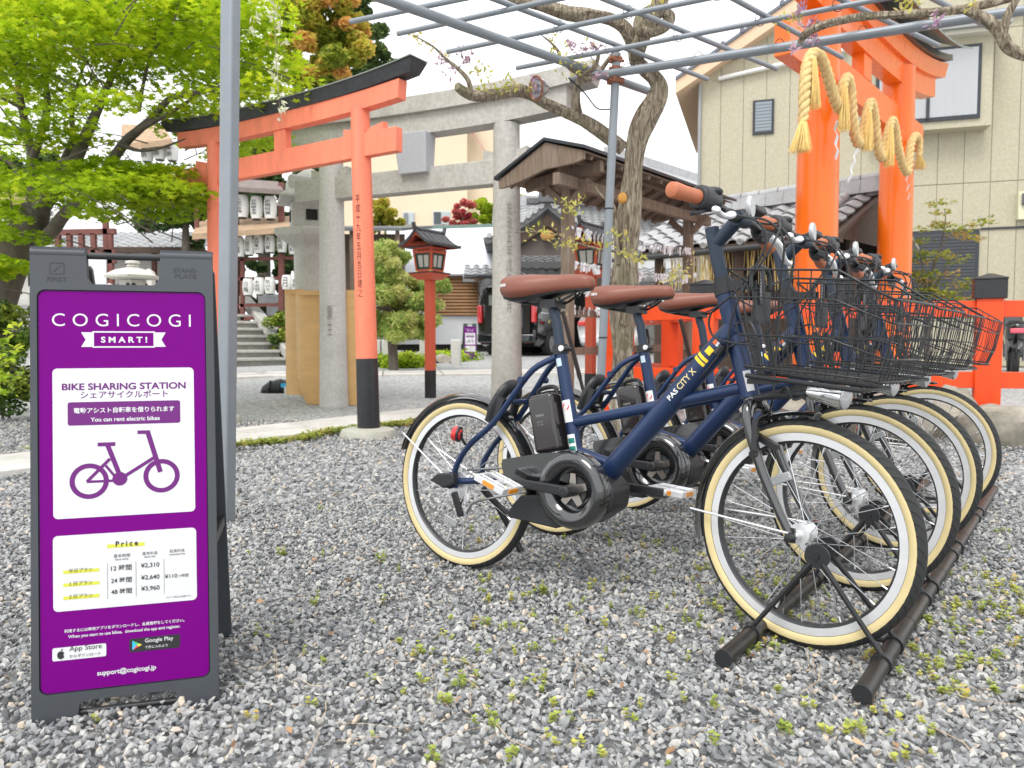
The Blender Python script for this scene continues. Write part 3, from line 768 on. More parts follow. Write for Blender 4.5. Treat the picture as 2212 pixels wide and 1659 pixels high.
    sub = G(); ring2 = [[(x, hw * .80 * c_, zb + .004 + dz) for c_, dz in ((-1, .004), (-.9, -.004), (0, -.008), (.9, -.004), (1, .004), (.6, .010), (0, .012), (-.6, .010))] for x, hw, zt, zb in prof[1:-1]]
    sub.loft(ring2); sub.obj('saddle_base', BLACK_PL, sad)
    rl = G()
    for s in (-1, 1): rl.tube(catmull([(.165, s * .030, .800), (.195, s * .026, .782), (.255, s * .022, .775), (.315, s * .020, .782), (.365, s * .010, .806)], 4), .0035, 8)
    rl.box((.283, 0, .777), (.05, .055, .022)); rl.obj('saddle_rails', BLACK_MT, sad)
    # maker lettering on the flank of the saddle
    v, f = fit('YAMAHA', 0, .032, 0, .0095, .03); P_ = []
    for u, w_ in v:
        x = .147 + u; hw = np.interp(x, [p[0] for p in prof], [p[1] for p in prof]); P_.append((x, -hw * 1.012 - .0006, .822 + w_))
    G().add(P_, f).obj('saddle_lettering', STICK_W, sad, smooth=0)
    # ---- battery behind the seat tube
    ang = math.atan2(.064, .28)
    R_ = rot((0, 1, 0), -ang)
    bt = G().box((0, 0, 0), (.082, .096, .158), R_); bt.xf(np.eye(3), (.294, 0, .452)); batt = bt.obj('battery', BATT_M, b, bevel=.012, bseg=3)
    h = G().tube(catmull([np.array([.294, 0, .452]) + R_ @ np.array(p) for p in ((-.034, 0, .076), (-.028, 0, .094), (.0, 0, .099), (.026, 0, .094), (.034, 0, .076))], 4), .006, 8); h.obj('battery_handle', BLACK_PL, batt)
    w = G(); o_ = np.array([.294, 0, .452]) + R_ @ np.array([-.018, -.0483, .018]); put2d(w, fit('YAMAHA', 0, .028, 0, .008, .02), o_, R_[:, 0], R_[:, 2], .0003); put2d(w, fit('BATTERY', .002, .022, -.016, -.011), o_, R_[:, 0], R_[:, 2], .0003); put2d(w, fit('12.3 Ah', .002, .022, -.024, -.019), o_, R_[:, 0], R_[:, 2], .0003)
    w.obj('battery_lettering', PRINT_G, batt, smooth=0)
    G().box((.335, 0, .362), (.10, .06, .03), R_).obj('battery_tray', BLACK_PL, b, bevel=.006)
    # ---- drive unit
    mo = G(); pts = [(.335, .335), (.47, .345), (.520, .300), (.515, .245), (.46, .205), (.39, .195), (.34, .235)]
    mo.prism(pts, .10, (0, .05, 0), (1, 0, 0), (0, 0, 1)); mo.obj('motor', BLACK_PL, b, bevel=.014, bseg=3)
    C = np.array([.410, -.062, .287])
    RYn = RY * np.array([[1], [-1], [1]])                     # axis towards the right side (-y)
    cg = G().lathe([(.040, .006), (.046, .012), (.058, .022), (.068, .028), (.078, .031), (.088, .029), (.096, .022), (.101, .010), (.101, -.012), (.09, -.014), (.046, -.010), (.040, .006)], 48, c=C, R=RYn, capb=False, capt=False)
    cg.prism([(.41, .386), (.30, .372), (.181, .346), (.178, .330), (.190, .296), (.25, .286), (.33, .265), (.40, .29)], .016, (0, -.056, 0), (1, 0, 0), (0, 0, 1))
    guard = cg.obj('chain_guard', BLACK_GL, b, smooth=30)
    G().prism([(.242, .252), (.216, .225), (.199, .196), (.205, .188), (.360, .180), (.385, .190), (.36, .235), (.32, .262)], .026, (0, -.042, 0), (1, 0, 0), (0, 0, 1)).obj('motor_cover', mat('textured_black', (.022, .024, .028), .6, bump=.4, bs=400), b, bevel=.004)
    st = G()
    star = []
    for k in range(10):
        a = PI / 2 + k * PI / 5; r = .058 if k % 2 == 0 else .020
        for da in ((-.13, .13) if k % 2 == 0 else (0,)): star.append((C[0] + r * math.cos(a + da), C[2] + r * math.sin(a + da)))
    st.prism(star, .004, (0, C[1] - .006, 0), (1, 0, 0), (0, 0, 1)); st.obj('chainring_spider', mat('spider_steel', (.55, .50, .46), .25, 1.0), b)
    G().lathe([(.03, -.004), (.055, -.004), (.055, .002), (.03, .002)], 36, c=C, R=RYn).obj('chainring', GREY_PL, b)
    for s, a in ((-1, PI - .05), (1, -.03)):
        y0 = s * .100; e = np.array([math.cos(a), 0, math.sin(a)]); c0 = np.array([.410, y0, .287])
        ck = G().lathe([(0, -.03), (.016, -.03), (.016, .012), (.012, .016), (0, .016)], 18, c=c0, R=RY if s > 0 else RYn)
        ck.beam(c0 - e * .012, c0 + e * .172 + np.array([0, s * .010, 0]), .017, .027, up=(0, 0, 1), w2=.013, h2=.020)
        ck.obj('crank_arm', BLACK_PL, b, bevel=.004)
        pc = c0 + e * .170 + np.array([0, s * .062, 0]); tilt = rad(18 if s < 0 else 4)
        RT = rot((0, 1, 0), tilt)
        pd = G()
        for q in (-1, 1):
            pd.beam((-.046, q * .040, 0), (.046, q * .040, 0), .008, .018); pd.beam((q * .046, -.044, 0), (q * .046, .044, 0), .008, .018)
        pd.beam((-.046, -.02, .004), (.046, -.02, .004), .006, .010); pd.beam((-.046, .02, .004), (.046, .02, .004), .006, .010)
        pd.tube([(0, -s * .055, 0), (0, s * .044, 0)], .009, 10); pd.xf(RT, pc); pdo = pd.obj('pedal', SILVER, b, bevel=.002)
        am = G()
        for q in (-1, 1): am.box((q * .0505, 0, 0), (.004, .036, .012))
        for q in (-1, 1): am.box((0, q * .0445, 0), (.036, .004, .012))
        am.xf(RT, pc).obj('pedal_reflector', AMBER, pdo)
    ch = G(); ch.tube([(.19, -.050, .322), (.035, -.046, .300)], .0035, 6); ch.tube(catmull([(.25, -.050, .262), (.08, -.046, .215), (.045, -.046, .188), (.030, -.046, .165), (.012, -.046, .172), (.012, -.046, .195), (.030, -.046, .228)], 4), .0035, 6)
    ch.obj('chain', mat('chain_steel', (.35, .35, .36), .35, 1.0), b)
    sp = G().lathe([(.01, -.004), (.040, -.003), (.040, .003), (.01, .004)], 24, c=(0, -.044, WR), R=RYn); sp.lathe([(.008, -.003), (.014, -.003), (.014, .003), (.008, .003)], 12, c=(.024, -.046, .170), R=RYn)
    sp.lathe([(.008, -.003), (.012, -.003), (.012, .003), (.008, .003)], 12, c=(.036, -.046, .222), R=RYn); sp.obj('sprocket', SILVER, b)
    de = G().beam((.005, -.068, .235), (.028, -.060, .165), .012, .020); de.prism([(-.075, .262), (-.045, .285), (.015, .292), (.022, .262), (-.02, .245)], .022, (0, -.068, 0), (1, 0, 0), (0, 0, 1)); de.obj('derailleur_guard', BLACK_PL, b, bevel=.004)
    # ---- wheels, mudguards
    build_wheel('rear_wheel', RX, b, False)
    fm = fender_mesh(RX, 163, -8).obj('rear_mudguard', BLACK_GL, b)
    fs = G()
    for s in (-1, 1): fs.tube([(RX + .002, s * .066, .262), (RX - .236, s * .026, .386)], .0026, 6)
    fs.obj('mudguard_stay', SILVER, b)
    lk = G(); lk.tube(catmull([(.118, -.045, .452), (.130, -.048, .490), (.150, -.030, .535), (.156, 0, .548), (.150, .030, .535), (.130, .048, .490), (.118, .045, .452)], 4), [.019] * 25, 10, squash=.7)
    lk.box((.135, -.050, .480), (.035, .014, .085), rot((0, 1, 0), .45)); lk.obj('wheel_lock', BLACK_PL, b)
    rf = G().lathe([(0, -.010), (.012, -.010), (.022, .0), (.022, .010), (.018, .016), (0, .019)], 18, c=(.030, -.086, .405), R=frame_of((-.9, -.3, .1)))
    rfo = rf.obj('rear_reflector', RED_L, b); G().lathe([(.0225, -.002), (.0225, .004), (.0, -.012)], 18, c=(.034, -.085, .405), R=frame_of((-.9, -.3, .1))).obj('reflector_shell', BLACK_PL, rfo)
    G().tube([(.036, -.084, .402), (.040, -.066, .375)], .004, 8).obj('reflector_bracket', BLACK_PL, b)
    ks = G(); ks.tube([(.015, .05, .235), (.055, .07, .19), (.105, .085, .11), (.135, .095, .055)], [.011, .010, .009, .010], 8); ks.tube([(.03, .07, .21), (.09, .08, .165)], .008, 8); ks.obj('kick_stand', BLACK_MT, b)
    # ---- steering assembly (each part turns about the head tube)
    def S(o): STEER_PARTS.append(o.name); return o
    fk = G()
    fk.tube([(.846, 0, .546), (.853, 0, .522)], [.020, .024], 16)
    for s in (-1, 1): fk.tube(catmull([(.852, s * .012, .532), (.857, s * .040, .520), (.868, s * .049, .475), (.899, s * .052, .392), (.939, s * .055, .312), (.970, s * .056, .256)], 4), [.014 - .00022 * k for k in range(21)], 12)
    for s in (-1, 1): fk.box((.971, s * .057, .256), (.022, .006, .032))
    S(fk.obj('fork', BLACK_GL, b))
    br = G()
    for s in (-1, 1):
        br.beam((.888, s * .062, .418), (.882, s * .050, .500), .012, .014, w2=.008, h2=.012); br.box((.898, s * .033, .452), (.062, .016, .014), rot((0, 1, 0), rad(25))); br.tube([(.888, s * .050, .425), (.888, s * .075, .425)], .008, 10)
    br.tube([(.889, -.05, .505), (.884, .05, .512)], .0025, 6); S(br.obj('brake_caliper', BLACK_MT, b))
    fw = build_wheel('front_wheel', FX, b, True)
    S(fw)
    S(fender_mesh(FX, 192, 84).obj('front_mudguard', BLACK_GL, b))
    fs = G()
    for s in (-1, 1): fs.tube([(FX - .002, s * .068, .262), (FX - .271, s * .026, .270)], .0026, 6)
    S(fs.obj('mudguard_stay', SILVER, b))
    sm = G(); sm.tube([(.768, 0, .808), (.752, 0, .868), (.741, 0, .915), (.7345, 0, .945)], [.0165, .0165, .0165, .0168], 16)
    sm.tube([(.744, 0, .906), (.796, 0, .955)], .0165, 16); sm.tube([(.806, -.024, .958), (.806, .024, .958)], .018, 14)
    S(sm.obj('stem', SLATE, b))
    hp = G().tube([(.7755, 0, .785), (.7665, 0, .815)], .0255, 18); hp.tube([(.7675, 0, .812), (.764, 0, .826)], .021, 16); S(hp.obj('headset', BLACK_PL, b))
    hbp = [(.775, -.272, .982), (.790, -.18, .980), (.802, -.10, .967), (.807, -.05, .958), (.807, .05, .958), (.802, .10, .951), (.790, .17, .940), (.777, .250, .928)]
    S(G().tube(catmull(hbp, 4), .0112, 12).obj('handlebar', BLACK_MT, b))
    for s in (-1, 1):
        z0 = .968 if s < 0 else .960
        e = nrm(np.array([-.015, s * .092, .002 if s < 0 else -.012])); p = np.array([.789, s * (.180 if s < 0 else .165), .980 if s < 0 else .940])
        gr = G().tube([p, p + e * .012, p + e * .05, p + e * .082, p + e * .092, p + e * .096], [.0165, .0155, .0160, .0180, .0165, .010], 16); S(gr.obj('grip', GRIP_M, b))
        kr = 1.0 if s < 0 else .62
        sh = G().tube([p + e * .004, p - e * .001, p - e * .024, p - e * .040, p - e * .062, p - e * .072], [.022 * kr, .0275 * kr, .0285 * kr, .0255 * kr, .021 * kr, .014 * kr], 18); sh.box(p - e * .045 + np.array([.004, 0, -.004]), (.030 * kr, .040, .034 * kr))
        if s < 0: sh.ball(p - e * .045 + np.array([.0, 0, .018]), (.022, .030, .012), R=frame_of(e)[:, [2, 0, 1]]); sh.beam(p - e * .02 + np.array([.0, 0, -.026]), p + e * .012 + np.array([-.006, 0, -.036]), .018, .010)
        S(sh.obj('shifter' if s < 0 else 'assist_switch', BLACK_PL, b, bevel=.004))
        pv = np.array([.832, s * .112, .950 if s < 0 else .930])
        lb = G().beam(pv + np.array([-.024, -s * .010, .010]), pv + np.array([.006, s * .014, -.002]), .022, .020); S(lb.obj('brake_clamp', BLACK_PL, b, bevel=.004))
        lz = 0.0 if s < 0 else -.045
        lv = G().tube(catmull([pv, pv + np.array([.012, s * .024, -.008 + lz * .2]), pv + np.array([.012, s * .050, -.014 + lz * .5]), pv + np.array([.010, s * .074, -.012 + lz * .8]), pv + np.array([.012, s * .094, -.008 + lz]), pv + np.array([.018, s * .102, -.008 + lz])], 4), [.012, .0125, .0125, .012, .0115, .011, .0105, .0100, .009, .0085, .0085, .0085, .0088, .009, .0092, .0095, .0098, .0100, .0102, .0095, .006], 10, squash=.7)
        S(lv.obj('brake_lever', SILVER, b))
    rr = G().lathe([(0, -.006), (.014, -.006), (.016, 0), (.014, .006), (0, .006)], 20, c=(.842, -.030, .978), R=frame_of((1, 0, .05)) @ np.diag([1, 1.7, 1])); S(rr.obj('front_reflector', CLEAR_L, b))
    dp = G().box((.805, .075, .985), (.045, .06, .018), rot((0, 1, 0), rad(-20))); S(dp.obj('display_unit', BLACK_PL, b, bevel=.005))
    # cables
    cb = G()
    for pts in ([(.835, -.10, .955), (.885, -.06, .935), (.895, -.045, .880), (.835, -.055, .790), (.765, -.048, .740), (.765, -.042, .690), (.815, -.045, .672), (.88, -.05, .665)],
                [(.835, .10, .955), (.892, .03, .940), (.895, -.020, .880), (.842, -.040, .790), (.812, -.040, .720), (.800, -.035, .640)],
                [(.82, -.05, .955), (.880, -.01, .945), (.905, .02, .900), (.895, .035, .830), (.885, .04, .700), (.888, .02, .560), (.89, 0, .51)],
                [(.82, .06, .955), (.885, .05, .935), (.915, .05, .880), (.905, .05, .800), (.87, .03, .70), (.80, -.03, .66), (.74, -.032, .60), (.70, -.03, .56)],
                [(.80, -.03, .66), (.76, -.034, .645), (.72, -.034, .59)], [(.815, -.036, .71), (.86, -.05, .72), (.885, -.056, .68), (.89, -.05, .62)]):
        cb.tube(catmull(pts, 6), .0026, 7)
    cb.tube([(.893, -.036, .905), (.890, -.037, .893)], .008, 8); cb.tube([(.79, -.034, .665), (.775, -.036, .645)], .010, 8)
    S(cb.obj('cables', BLACK_PL, b))
    # ---- basket of round wire
    def rim_path(level):
        # level 0 = bottom .. 1 = top; returns closed outline
        xb = np.interp(level, [0, .33, .72, 1], [.885, .876, .866, .858]); xf = np.interp(level, [0, .2, .55, 1], [1.160, 1.170, 1.184, 1.196])
        hb, hf = np.interp(level, [0, 1], [.112, .142]), np.interp(level, [0, 1], [.118, .150])
        zb, zm, zf = np.interp(level, [0, .33, .72, 1], [.620, .689, .769, .828]), np.interp(level, [0, .33, .72, 1], [.607, .676, .752, .808]), np.interp(level, [0, .33, .72, 1], [.592, .636, .705, .748])
        dip = .035 * level
        xm = xf - .095
        pts = []
        def seg(a, b_, n):
            for k in range(n): pts.append(np.asarray(a) + (np.asarray(b_) - np.asarray(a)) * k / n)
        seg((xb, -hb, zb), (xm, -hf, zm), 9); seg((xm, -hf, zm), (xf - .012, -hf + .012, zf + .006), 4); seg((xf, -hf + .03, zf), (xf + .006, 0, zf), 5); seg((xf + .006, 0, zf), (xf, hf - .03, zf), 5)
        seg((xf - .012, hf - .012, zf + .006), (xm, hf, zm), 4); seg((xm, hf, zm), (xb, hb, zb), 9); seg((xb, hb, zb), (xb, 0, zb - dip), 5); seg((xb, 0, zb - dip), (xb, -hb, zb), 5)
        return pts
    ba = G()
    for lv, r_ in ((1.0, .0026), (.72, .0019), (.33, .0019), (0.0, .0023)): ba.tube(rim_path(lv), r_, 6, closed=True)
    top, mid, bot = rim_path(1.0), rim_path(.4), rim_path(0.0)
    for k in range(len(top)): ba.tube([top[k], mid[k], bot[k] + (bot[k] - np.array([1.02, 0, bot[k][2]])) * -.04 + np.array([0, 0, -.006])], .0013, 5, cap=False)
    for y in np.linspace(-.105, .105, 9): ba.tube([(.882, y, .616), (1.162, y, .588)], .0013, 5)
    for x in np.linspace(.90, 1.15, 9):
        z = np.interp(x, [.885, 1.16], [.6175, .5895]); ba.tube([(x, -.115, z), (x, .115, z)], .0013, 5)
    S(ba.obj('basket', BLACK_MT, b, smooth=60))
    bk = G().beam((.775, -.012, .806), (.868, -.03, .800), .006, .022); bk.box((.866, 0, .750), (.008, .07, .075)); bk.tube(catmull([(.862, -.045, .795), (.860, -.04, .832), (.860, 0, .845), (.860, .04, .832), (.862, .045, .795)], 3), .006, 8)
    bk.beam((.862, -.035, .70), (.885, -.035, .60), .012, .012); bk.beam((.862, .035, .70), (.885, .035, .60), .012, .012)
    bk.tube([(.87, -.07, .598), (1.12, -.075, .574), (1.12, .075, .574), (.87, .07, .598)], .0055, 8, closed=True); bk.beam((.862, 0, .545), (.99, 0, .583), .05, .008); bk.box((.90, -.05, .585), (.07, .02, .012))
    S(bk.obj('basket_bracket', BLACK_PL, b))
    bl = G().box((.872, -.012, .800), (.004, .022, .085)); blo = bl.obj('cable_label', BLACK_PL, b); S(blo)
    w = G(); put2d(w, fit('SHIMANO', 0, .065, 0, .009, .02), (.8745, -.0165, .768), (0, 0, 1), (0, -1, 0), 0); w.obj('label_lettering', PRINT_G, blo, smooth=0)
    # ---- head lamp
    lx = nrm(np.array([1, 0, -.12]))
    lp = G().lathe([(.0, 0), (.013, 0), (.016, .006), (.0215, .045), (.0255, .070), (.0262, .078)], 24, c=(.992, -.028, .566), R=frame_of(lx), capt=False); lamp = lp.obj('head_lamp', CHROME, b); S(lamp)
    G().lathe([(0, .0785), (.0255, .0785), (.0250, .082), (.015, .088), (0, .090)], 24, c=(.992, -.028, .566), R=frame_of(lx)).obj('lamp_lens', CLEAR_L, lamp)
    lbk = G().tube(catmull([(.865, -.02, .545), (.91, -.028, .552), (.955, -.03, .556), (.995, -.03, .562)], 4), .007, 8); lbk.tube(catmull([(.93, -.03, .56), (.95, -.045, .575), (.965, -.04, .548), (.99, -.03, .56)], 4), .003, 6); S(lbk.obj('lamp_bracket', BLACK_PL, b))
    return b
bike0 = make_bike()
STEER_SET = set(STEER_PARTS)
BAR_SET = {'handlebar', 'grip', 'shifter', 'assist_switch', 'brake_clamp', 'brake_lever', 'display_unit', 'front_reflector', 'stem'}
def steer_matrix(a):
    T = Matrix.Translation(Vector(STEER_P)); return T @ Matrix.Rotation(a, 4, Vector(STEER_A)) @ T.inverted()
BU, BV = np.array([.7993, -.6009, 0]), np.array([.6009, .7993, 0]); BR = np.array([-.139, 2.245, 0])
bases = {o.name: o.matrix_basis.copy() for o in bike0.children}
def set_bike(root, s, steer, lean, label, kids):
    p = BR + BV * s
    root.matrix_basis = Matrix.Translation(Vector((p[0], p[1], 0.006))) @ Matrix.Rotation(math.atan2(BU[1], BU[0]), 4, 'Z') @ Matrix.Rotation(rad(lean), 4, 'X')
    root['label'] = label; root['group'] = 'electric bicycles standing in the rack'
    for o, src in kids:
        if src in STEER_SET: o.matrix_basis = steer_matrix(rad(steer * (.42 if src.split('.')[0] in BAR_SET else 1.0))) @ bases[src]
specs = [(0.0, -9.0, -3.0, 'nearest navy electric bicycle with brown saddle, its whole frame in clear view'), (.487, -8.0, -3.2, 'second navy electric bicycle in the rack, saddle just behind the nearest one'),
         (.985, -7.5, -3.0, 'third navy electric bicycle in the rack, between the second and the farthest'), (1.60, -6.0, -3.2, 'farthest navy electric bicycle in the rack beside the red fence')]
for i, (s, st_, ln_, lb_) in enumerate(specs):
    if i == 0: root = bike0; kids = [(o, o.name) for o in bike0.children]
    else:
        root = bike0.copy(); COL.objects.link(root); kids = []
        for ch in list(bike0.children): kids.append((copy_tree(ch, root), ch.name))
    specs[i] = (root, s, st_, ln_, lb_, kids)
for root, s, st_, ln_, lb_, kids in specs: set_bike(root, s, st_, ln_, lb_, kids)

# ================================================================== bicycle rack on the gravel
RACK_M = mat('rack_dark_brown', (.030, .026, .024), .38, metal=.4, var=.3, vs_=20)
def bp(x, y, z): return BR + BU * x + BV * y + np.array([0, 0, z])
rk = thing('bicycle_rack', 'low dark tubular rack on the gravel holding the front wheels', 'bike rack', bp(1.01, -.23, 0))
for x in (.885, 1.150):
    q = G().tube([bp(x, -.225, .030), bp(x, 2.25, .030)], .0175, 18); q.obj('rail', RACK_M, rk, world=True)
    for y in (-.222, 2.247):
        q = G().tube([bp(x, y - .006, .030), bp(x, y + .006, .030)], .0185, 18); q.obj('end_cap', BLACK_PL, rk, world=True)
    for y in (.22, .70, 1.2):
        q = G().tube([bp(x, y - .006, .030), bp(x, y + .006, .030)], .0182, 18); q.obj('joint_ring', RACK_M, rk, world=True)
for y in (.10, .62, 1.2, 1.9): G().tube([bp(.885, y, .022), bp(1.15, y, .022)], .006, 8).obj('cross_bar', BLACK_MT, rk, world=True)
for s in (0.0, .487, .985, 1.60):
    for side in (-1, 1):
        yy_ = s + side * .040 + .004
        ap = bp(1.015, yy_, .222)
        G().lathe([(0, -.004), (.026, -.004), (.027, 0), (.026, .004), (.006, .004), (.005, .010), (0, .010)], 24, c=ap, R=frame_of(-BV if side < 0 else BV)).obj('pivot_disc', BLACK_PL, rk, world=True)
        for x, dx in ((.885, -.012), (1.150, .012)):
            G().tube([ap + BU * dx + np.array([0, 0, -.016]), bp(x, yy_ + side * .020, .046)], [.0062, .0055], 10).obj('strut', BLACK_MT, rk, world=True)
            G().tube([bp(x, yy_ + side * .020 - .010, .030), bp(x, yy_ + side * .020 + .010, .030)], .0212, 16).obj('collar', BLACK_PL, rk, world=True)
# ================================================================== gates, fence, lanterns on posts, stone lanterns
def red_paint(name, col, rough=.5, var=.06, bump=.06, stain=None, **k): return mat(name, col, rough, var=var, vs_=16, bump=bump, bs=70, stain=stain, sscale=5, samt=.45, stretch=(1, 1, .22), rvar=.12, **k)
SALMON = red_paint('faded_vermilion', lin(240, 130, 100), .55, var=.11, bump=.18, stain=lin(214, 118, 92))
VERM = red_paint('fresh_vermilion', lin(246, 112, 14), .3, var=.05, bump=.05, coat=.2, stain=lin(236, 102, 22))
FENCE_R = red_paint('fence_vermilion', lin(234, 76, 16), .42, var=.08, bump=.12, stain=lin(196, 60, 28))
BLACK_PAINT = mat('black_lacquer', (.018, .019, .022), .32, var=.3, vs_=8)
KASAGI_K = mat('weathered_black_wood', (.035, .037, .042), .6, var=.35, vs_=14, stretch=(1, 1, 1), bump=.2, bs=60)
GRANITE = mat('grey_granite', (.47, .455, .42), .85, var=.18, vs_=28, bump=.25, bs=120, stain=(.24, .23, .20), sscale=1.6, samt=.55)
GRANITE_P = mat('pale_granite', (.58, .57, .54), .85, var=.14, vs_=40, bump=.2, bs=140, stain=(.32, .31, .28), sscale=2.2, samt=.4)
PLAQUE_M = mat('smooth_grey_stone', (.47, .48, .52), .6, var=.05, vs_=30)
COPPER = mat('green_grey_copper', (.24, .28, .25), .55, metal=.2, var=.15, vs_=6)
INK = mat('black_ink', (.02, .015, .014), .7)

def arch_beam(A, D, s0, s1, zb, zt, th, sori, mid, half, n=18, flare=0.0, slant=0.0):
    """beam along D (horizontal unit vector) from s0 to s1 with ends curving up"""
    N_ = np.array([-D[1], D[0], 0]); rings = []
    for s in np.linspace(s0, s1, n):
        k = abs((s - mid) / half); dz = sori * k ** 2.6; e = (s1 - s0) * slant * (s - (s0 + s1) / 2) / (s1 - s0)
        p = np.array([A[0], A[1], 0]) + np.array([D[0], D[1], 0]) * s; d3 = np.array([D[0], D[1], 0])
        rings.append([p - N_ * th / 2 + (0, 0, zb + dz), p + N_ * th / 2 + (0, 0, zb + dz), p + d3 * e + N_ * (th / 2 + flare) + (0, 0, zt + dz), p + d3 * e - N_ * (th / 2 + flare) + (0, 0, zt + dz)])
    return G().loft(rings)

# ---- small salmon gate over the paving strip
R0 = onz(797, 925, .06); TD = np.array([PN[0], PN[1]]); SPAN = 1.742
A0 = np.array([R0[0], R0[1]])
t1 = thing('torii_gate', 'weathered salmon red wooden gate with curved black top beam', 'torii', (R0[0] + TD[0] * SPAN / 2, R0[1] + TD[1] * SPAN / 2, 0))
for k, s in enumerate((0.0, SPAN)):
    b0 = A0 + TD * s; tp = A0 + TD * (s + (.055 if k == 0 else -.055))
    def pz(z): return np.array([*(b0 + (tp - b0) * z / 2.33), z])
    pl_ = G().tube([pz(.56), pz(2.0), pz(2.335)], [.0765, .069, .067], 24).obj('pillar', SALMON, t1, world=True)
    G().tube([pz(.055), pz(.562)], [.0815, .0780], 24).obj('pillar_base', BLACK_PAINT, pl_, world=True)
    ft = G()
    rings = [[np.array([b0[0] + PD[0] * -.01 + r * math.cos(a), b0[1] + r * math.sin(a), z]) for a in np.arange(20) * PI / 10] for r, z in ((.20, -.03), (.205, .02), (.19, .052), (.14, .064), (.05, .066))]
    ft.loft(rings); ft.obj('footing', mat('footing_stone', (.43, .42, .36), .9, var=.15, vs_=10, bump=.3, bs=50), t1, world=True)
# inscription on the near pillar, facing the camera side
def column_text(body, base, top, z0, z1, r, face, material, parent, name, w=.045):
    """vertical line of characters wrapped on a round pillar"""
    v, f = text2d(body, .0, True); v = v.copy(); lo, hi = v.min(0), v.max(0)
    v = (v - lo) / (hi - lo); P_ = []
    face = nrm(face); side = np.cross(face, (0, 0, 1.0))
    for u, w_ in v:
        z = z0 + (z1 - z0) * w_; c = np.asarray(base) + (np.asarray(top) - np.asarray(base)) * z / 2.33; a = (u - .5) * w / r
        P_.append(np.array([c[0], c[1], z]) + (face * math.cos(a) + -side * math.sin(a)) * (r + .0015))
    return G().add(P_, f).obj(name, material, parent, world=True, smooth=0)
fc = nrm(np.array([-A0[0], -A0[1], 0])); fcr = rotz(rad(-12)) @ fc
column_text('平成十九年五月吉日建之', A0, A0 + TD * .055, 1.00, 1.715, .0735, rotz(rad(-28)) @ fc, mat('faded_ink', (.13, .035, .025), .7), t1, 'inscription', .036)
L0 = A0 + TD * SPAN
column_text('河原崇次', L0, L0 - TD * .055, .95, 1.36, .0735, rotz(rad(30)) @ nrm(np.array([-L0[0], -L0[1], 0])), MATS['faded_ink'], t1, 'inscription', .045)
d3 = np.array([TD[0], TD[1], 0])
arch_beam(A0, TD, -.31, SPAN + .46, 1.985, 2.15, .068, 0, 0, 1, n=2).obj('tie_beam', SALMON, t1, world=True, bevel=.004)
for s, sg in ((-.10, 1), (.11, 1), (SPAN - .11, 1), (SPAN + .10, 1)):
    w0 = A0 + TD * s; q = G(); ll = .14
    out = -1 if (s < 0 or s > SPAN) else 1
    dr = d3 * (-1 if s < SPAN / 2 else 1) * (1 if (s < 0 or s > SPAN) else -1)
    q.prism([(-.07, 0), (.085, 0), (.085, .052), (-.07, .018)], .05, np.array([w0[0], w0[1], 2.152]) + np.cross(dr, (0, 0, 1.)) * -.025, dr, (0, 0, 1)); q.obj('wedge', SALMON, t1, world=True)
mc = A0 + TD * (SPAN / 2)
G().box((mc[0], mc[1], 2.225), (.13, .06, .152), rotz(math.atan2(TD[1], TD[0]))).obj('strut', SALMON, t1, world=True, bevel=.003)
arch_beam(A0, TD, -.335, SPAN + .40, 2.30, 2.425, .085, .035, SPAN / 2, 1.2, slant=.01).obj('lower_lintel', SALMON, t1, world=True)
arch_beam(A0, TD, -.45, SPAN + .55, 2.425, 2.505, .105, .045, SPAN / 2, 1.2, n=24, flare=.03, slant=.03).obj('top_lintel', KASAGI_K, t1, world=True)
arch_beam(A0, TD, -.49, SPAN + .59, 2.505, 2.512, .185, .048, SPAN / 2, 1.2, n=24).obj('cap_sheet', COPPER, t1, world=True)

# ---- large grey stone gate
SL = onz(722, 880); SL = np.array([SL[0], SL[1]]); SRp = np.array([-.05, 7.15]); SD = nrm(SRp - SL); SS = np.linalg.norm(SRp - SL)
t2 = thing('stone_torii_gate', 'tall grey granite gate with worn stone lintels behind the salmon gate', 'torii', (*((SL + SRp) / 2), 0))
for s in (0, SS):
    c = SL + SD * s
    G().tube([(c[0], c[1], -.03), (c[0], c[1], .6), (c[0], c[1], 1.7), (c[0], c[1], 2.68)], [.150, .140, .128, .122], 24).obj('pillar', GRANITE_P if s == 0 else GRANITE, t2, world=True)
arch_beam(SL, SD, -.42, SS + .42, 2.135, 2.36, .15, 0, 0, 1, n=2).obj('tie_beam', GRANITE, t2, world=True, bevel=.008)
arch_beam(SL, SD, -.60, SS + .62, 2.67, 2.865, .20, .06, SS / 2, 1.6).obj('lower_lintel', GRANITE, t2, world=True)
arch_beam(SL, SD, -.78, SS + .83, 2.866, 3.02, .29, .07, SS / 2, 1.75, slant=.03).obj('top_lintel', GRANITE, t2, world=True)
for s in (-.13, .13, SS - .13, SS + .13):
    w0 = SL + SD * s; dr = np.array([SD[0], SD[1], 0]) * (-1 if s in (-.13, SS - .13) else 1)
    G().prism([(-.07, 0), (.09, 0), (.09, .10), (-.07, .055)], .09, np.array([w0[0], w0[1], 2.362]) + np.cross(dr, (0, 0, 1.)) * -.045, dr, (0, 0, 1)).obj('wedge', GRANITE, t2, world=True)
mc = SL + SD * (SS * .53); e1 = np.array([SD[0], SD[1], 0]); e2 = np.array([-SD[1], SD[0], 0])
ring = lambda w, dth, z, off: [np.array([mc[0], mc[1], z]) + e1 * x * w + e2 * (y * dth + off) for x, y in ((-1, -1), (1, -1), (1, 1), (-1, 1))]
G().loft([ring(.155, .07, 2.30, -.06), ring(.18, .10, 2.67, -.09)]).obj('name_plaque', PLAQUE_M, t2, world=True, bevel=.006)
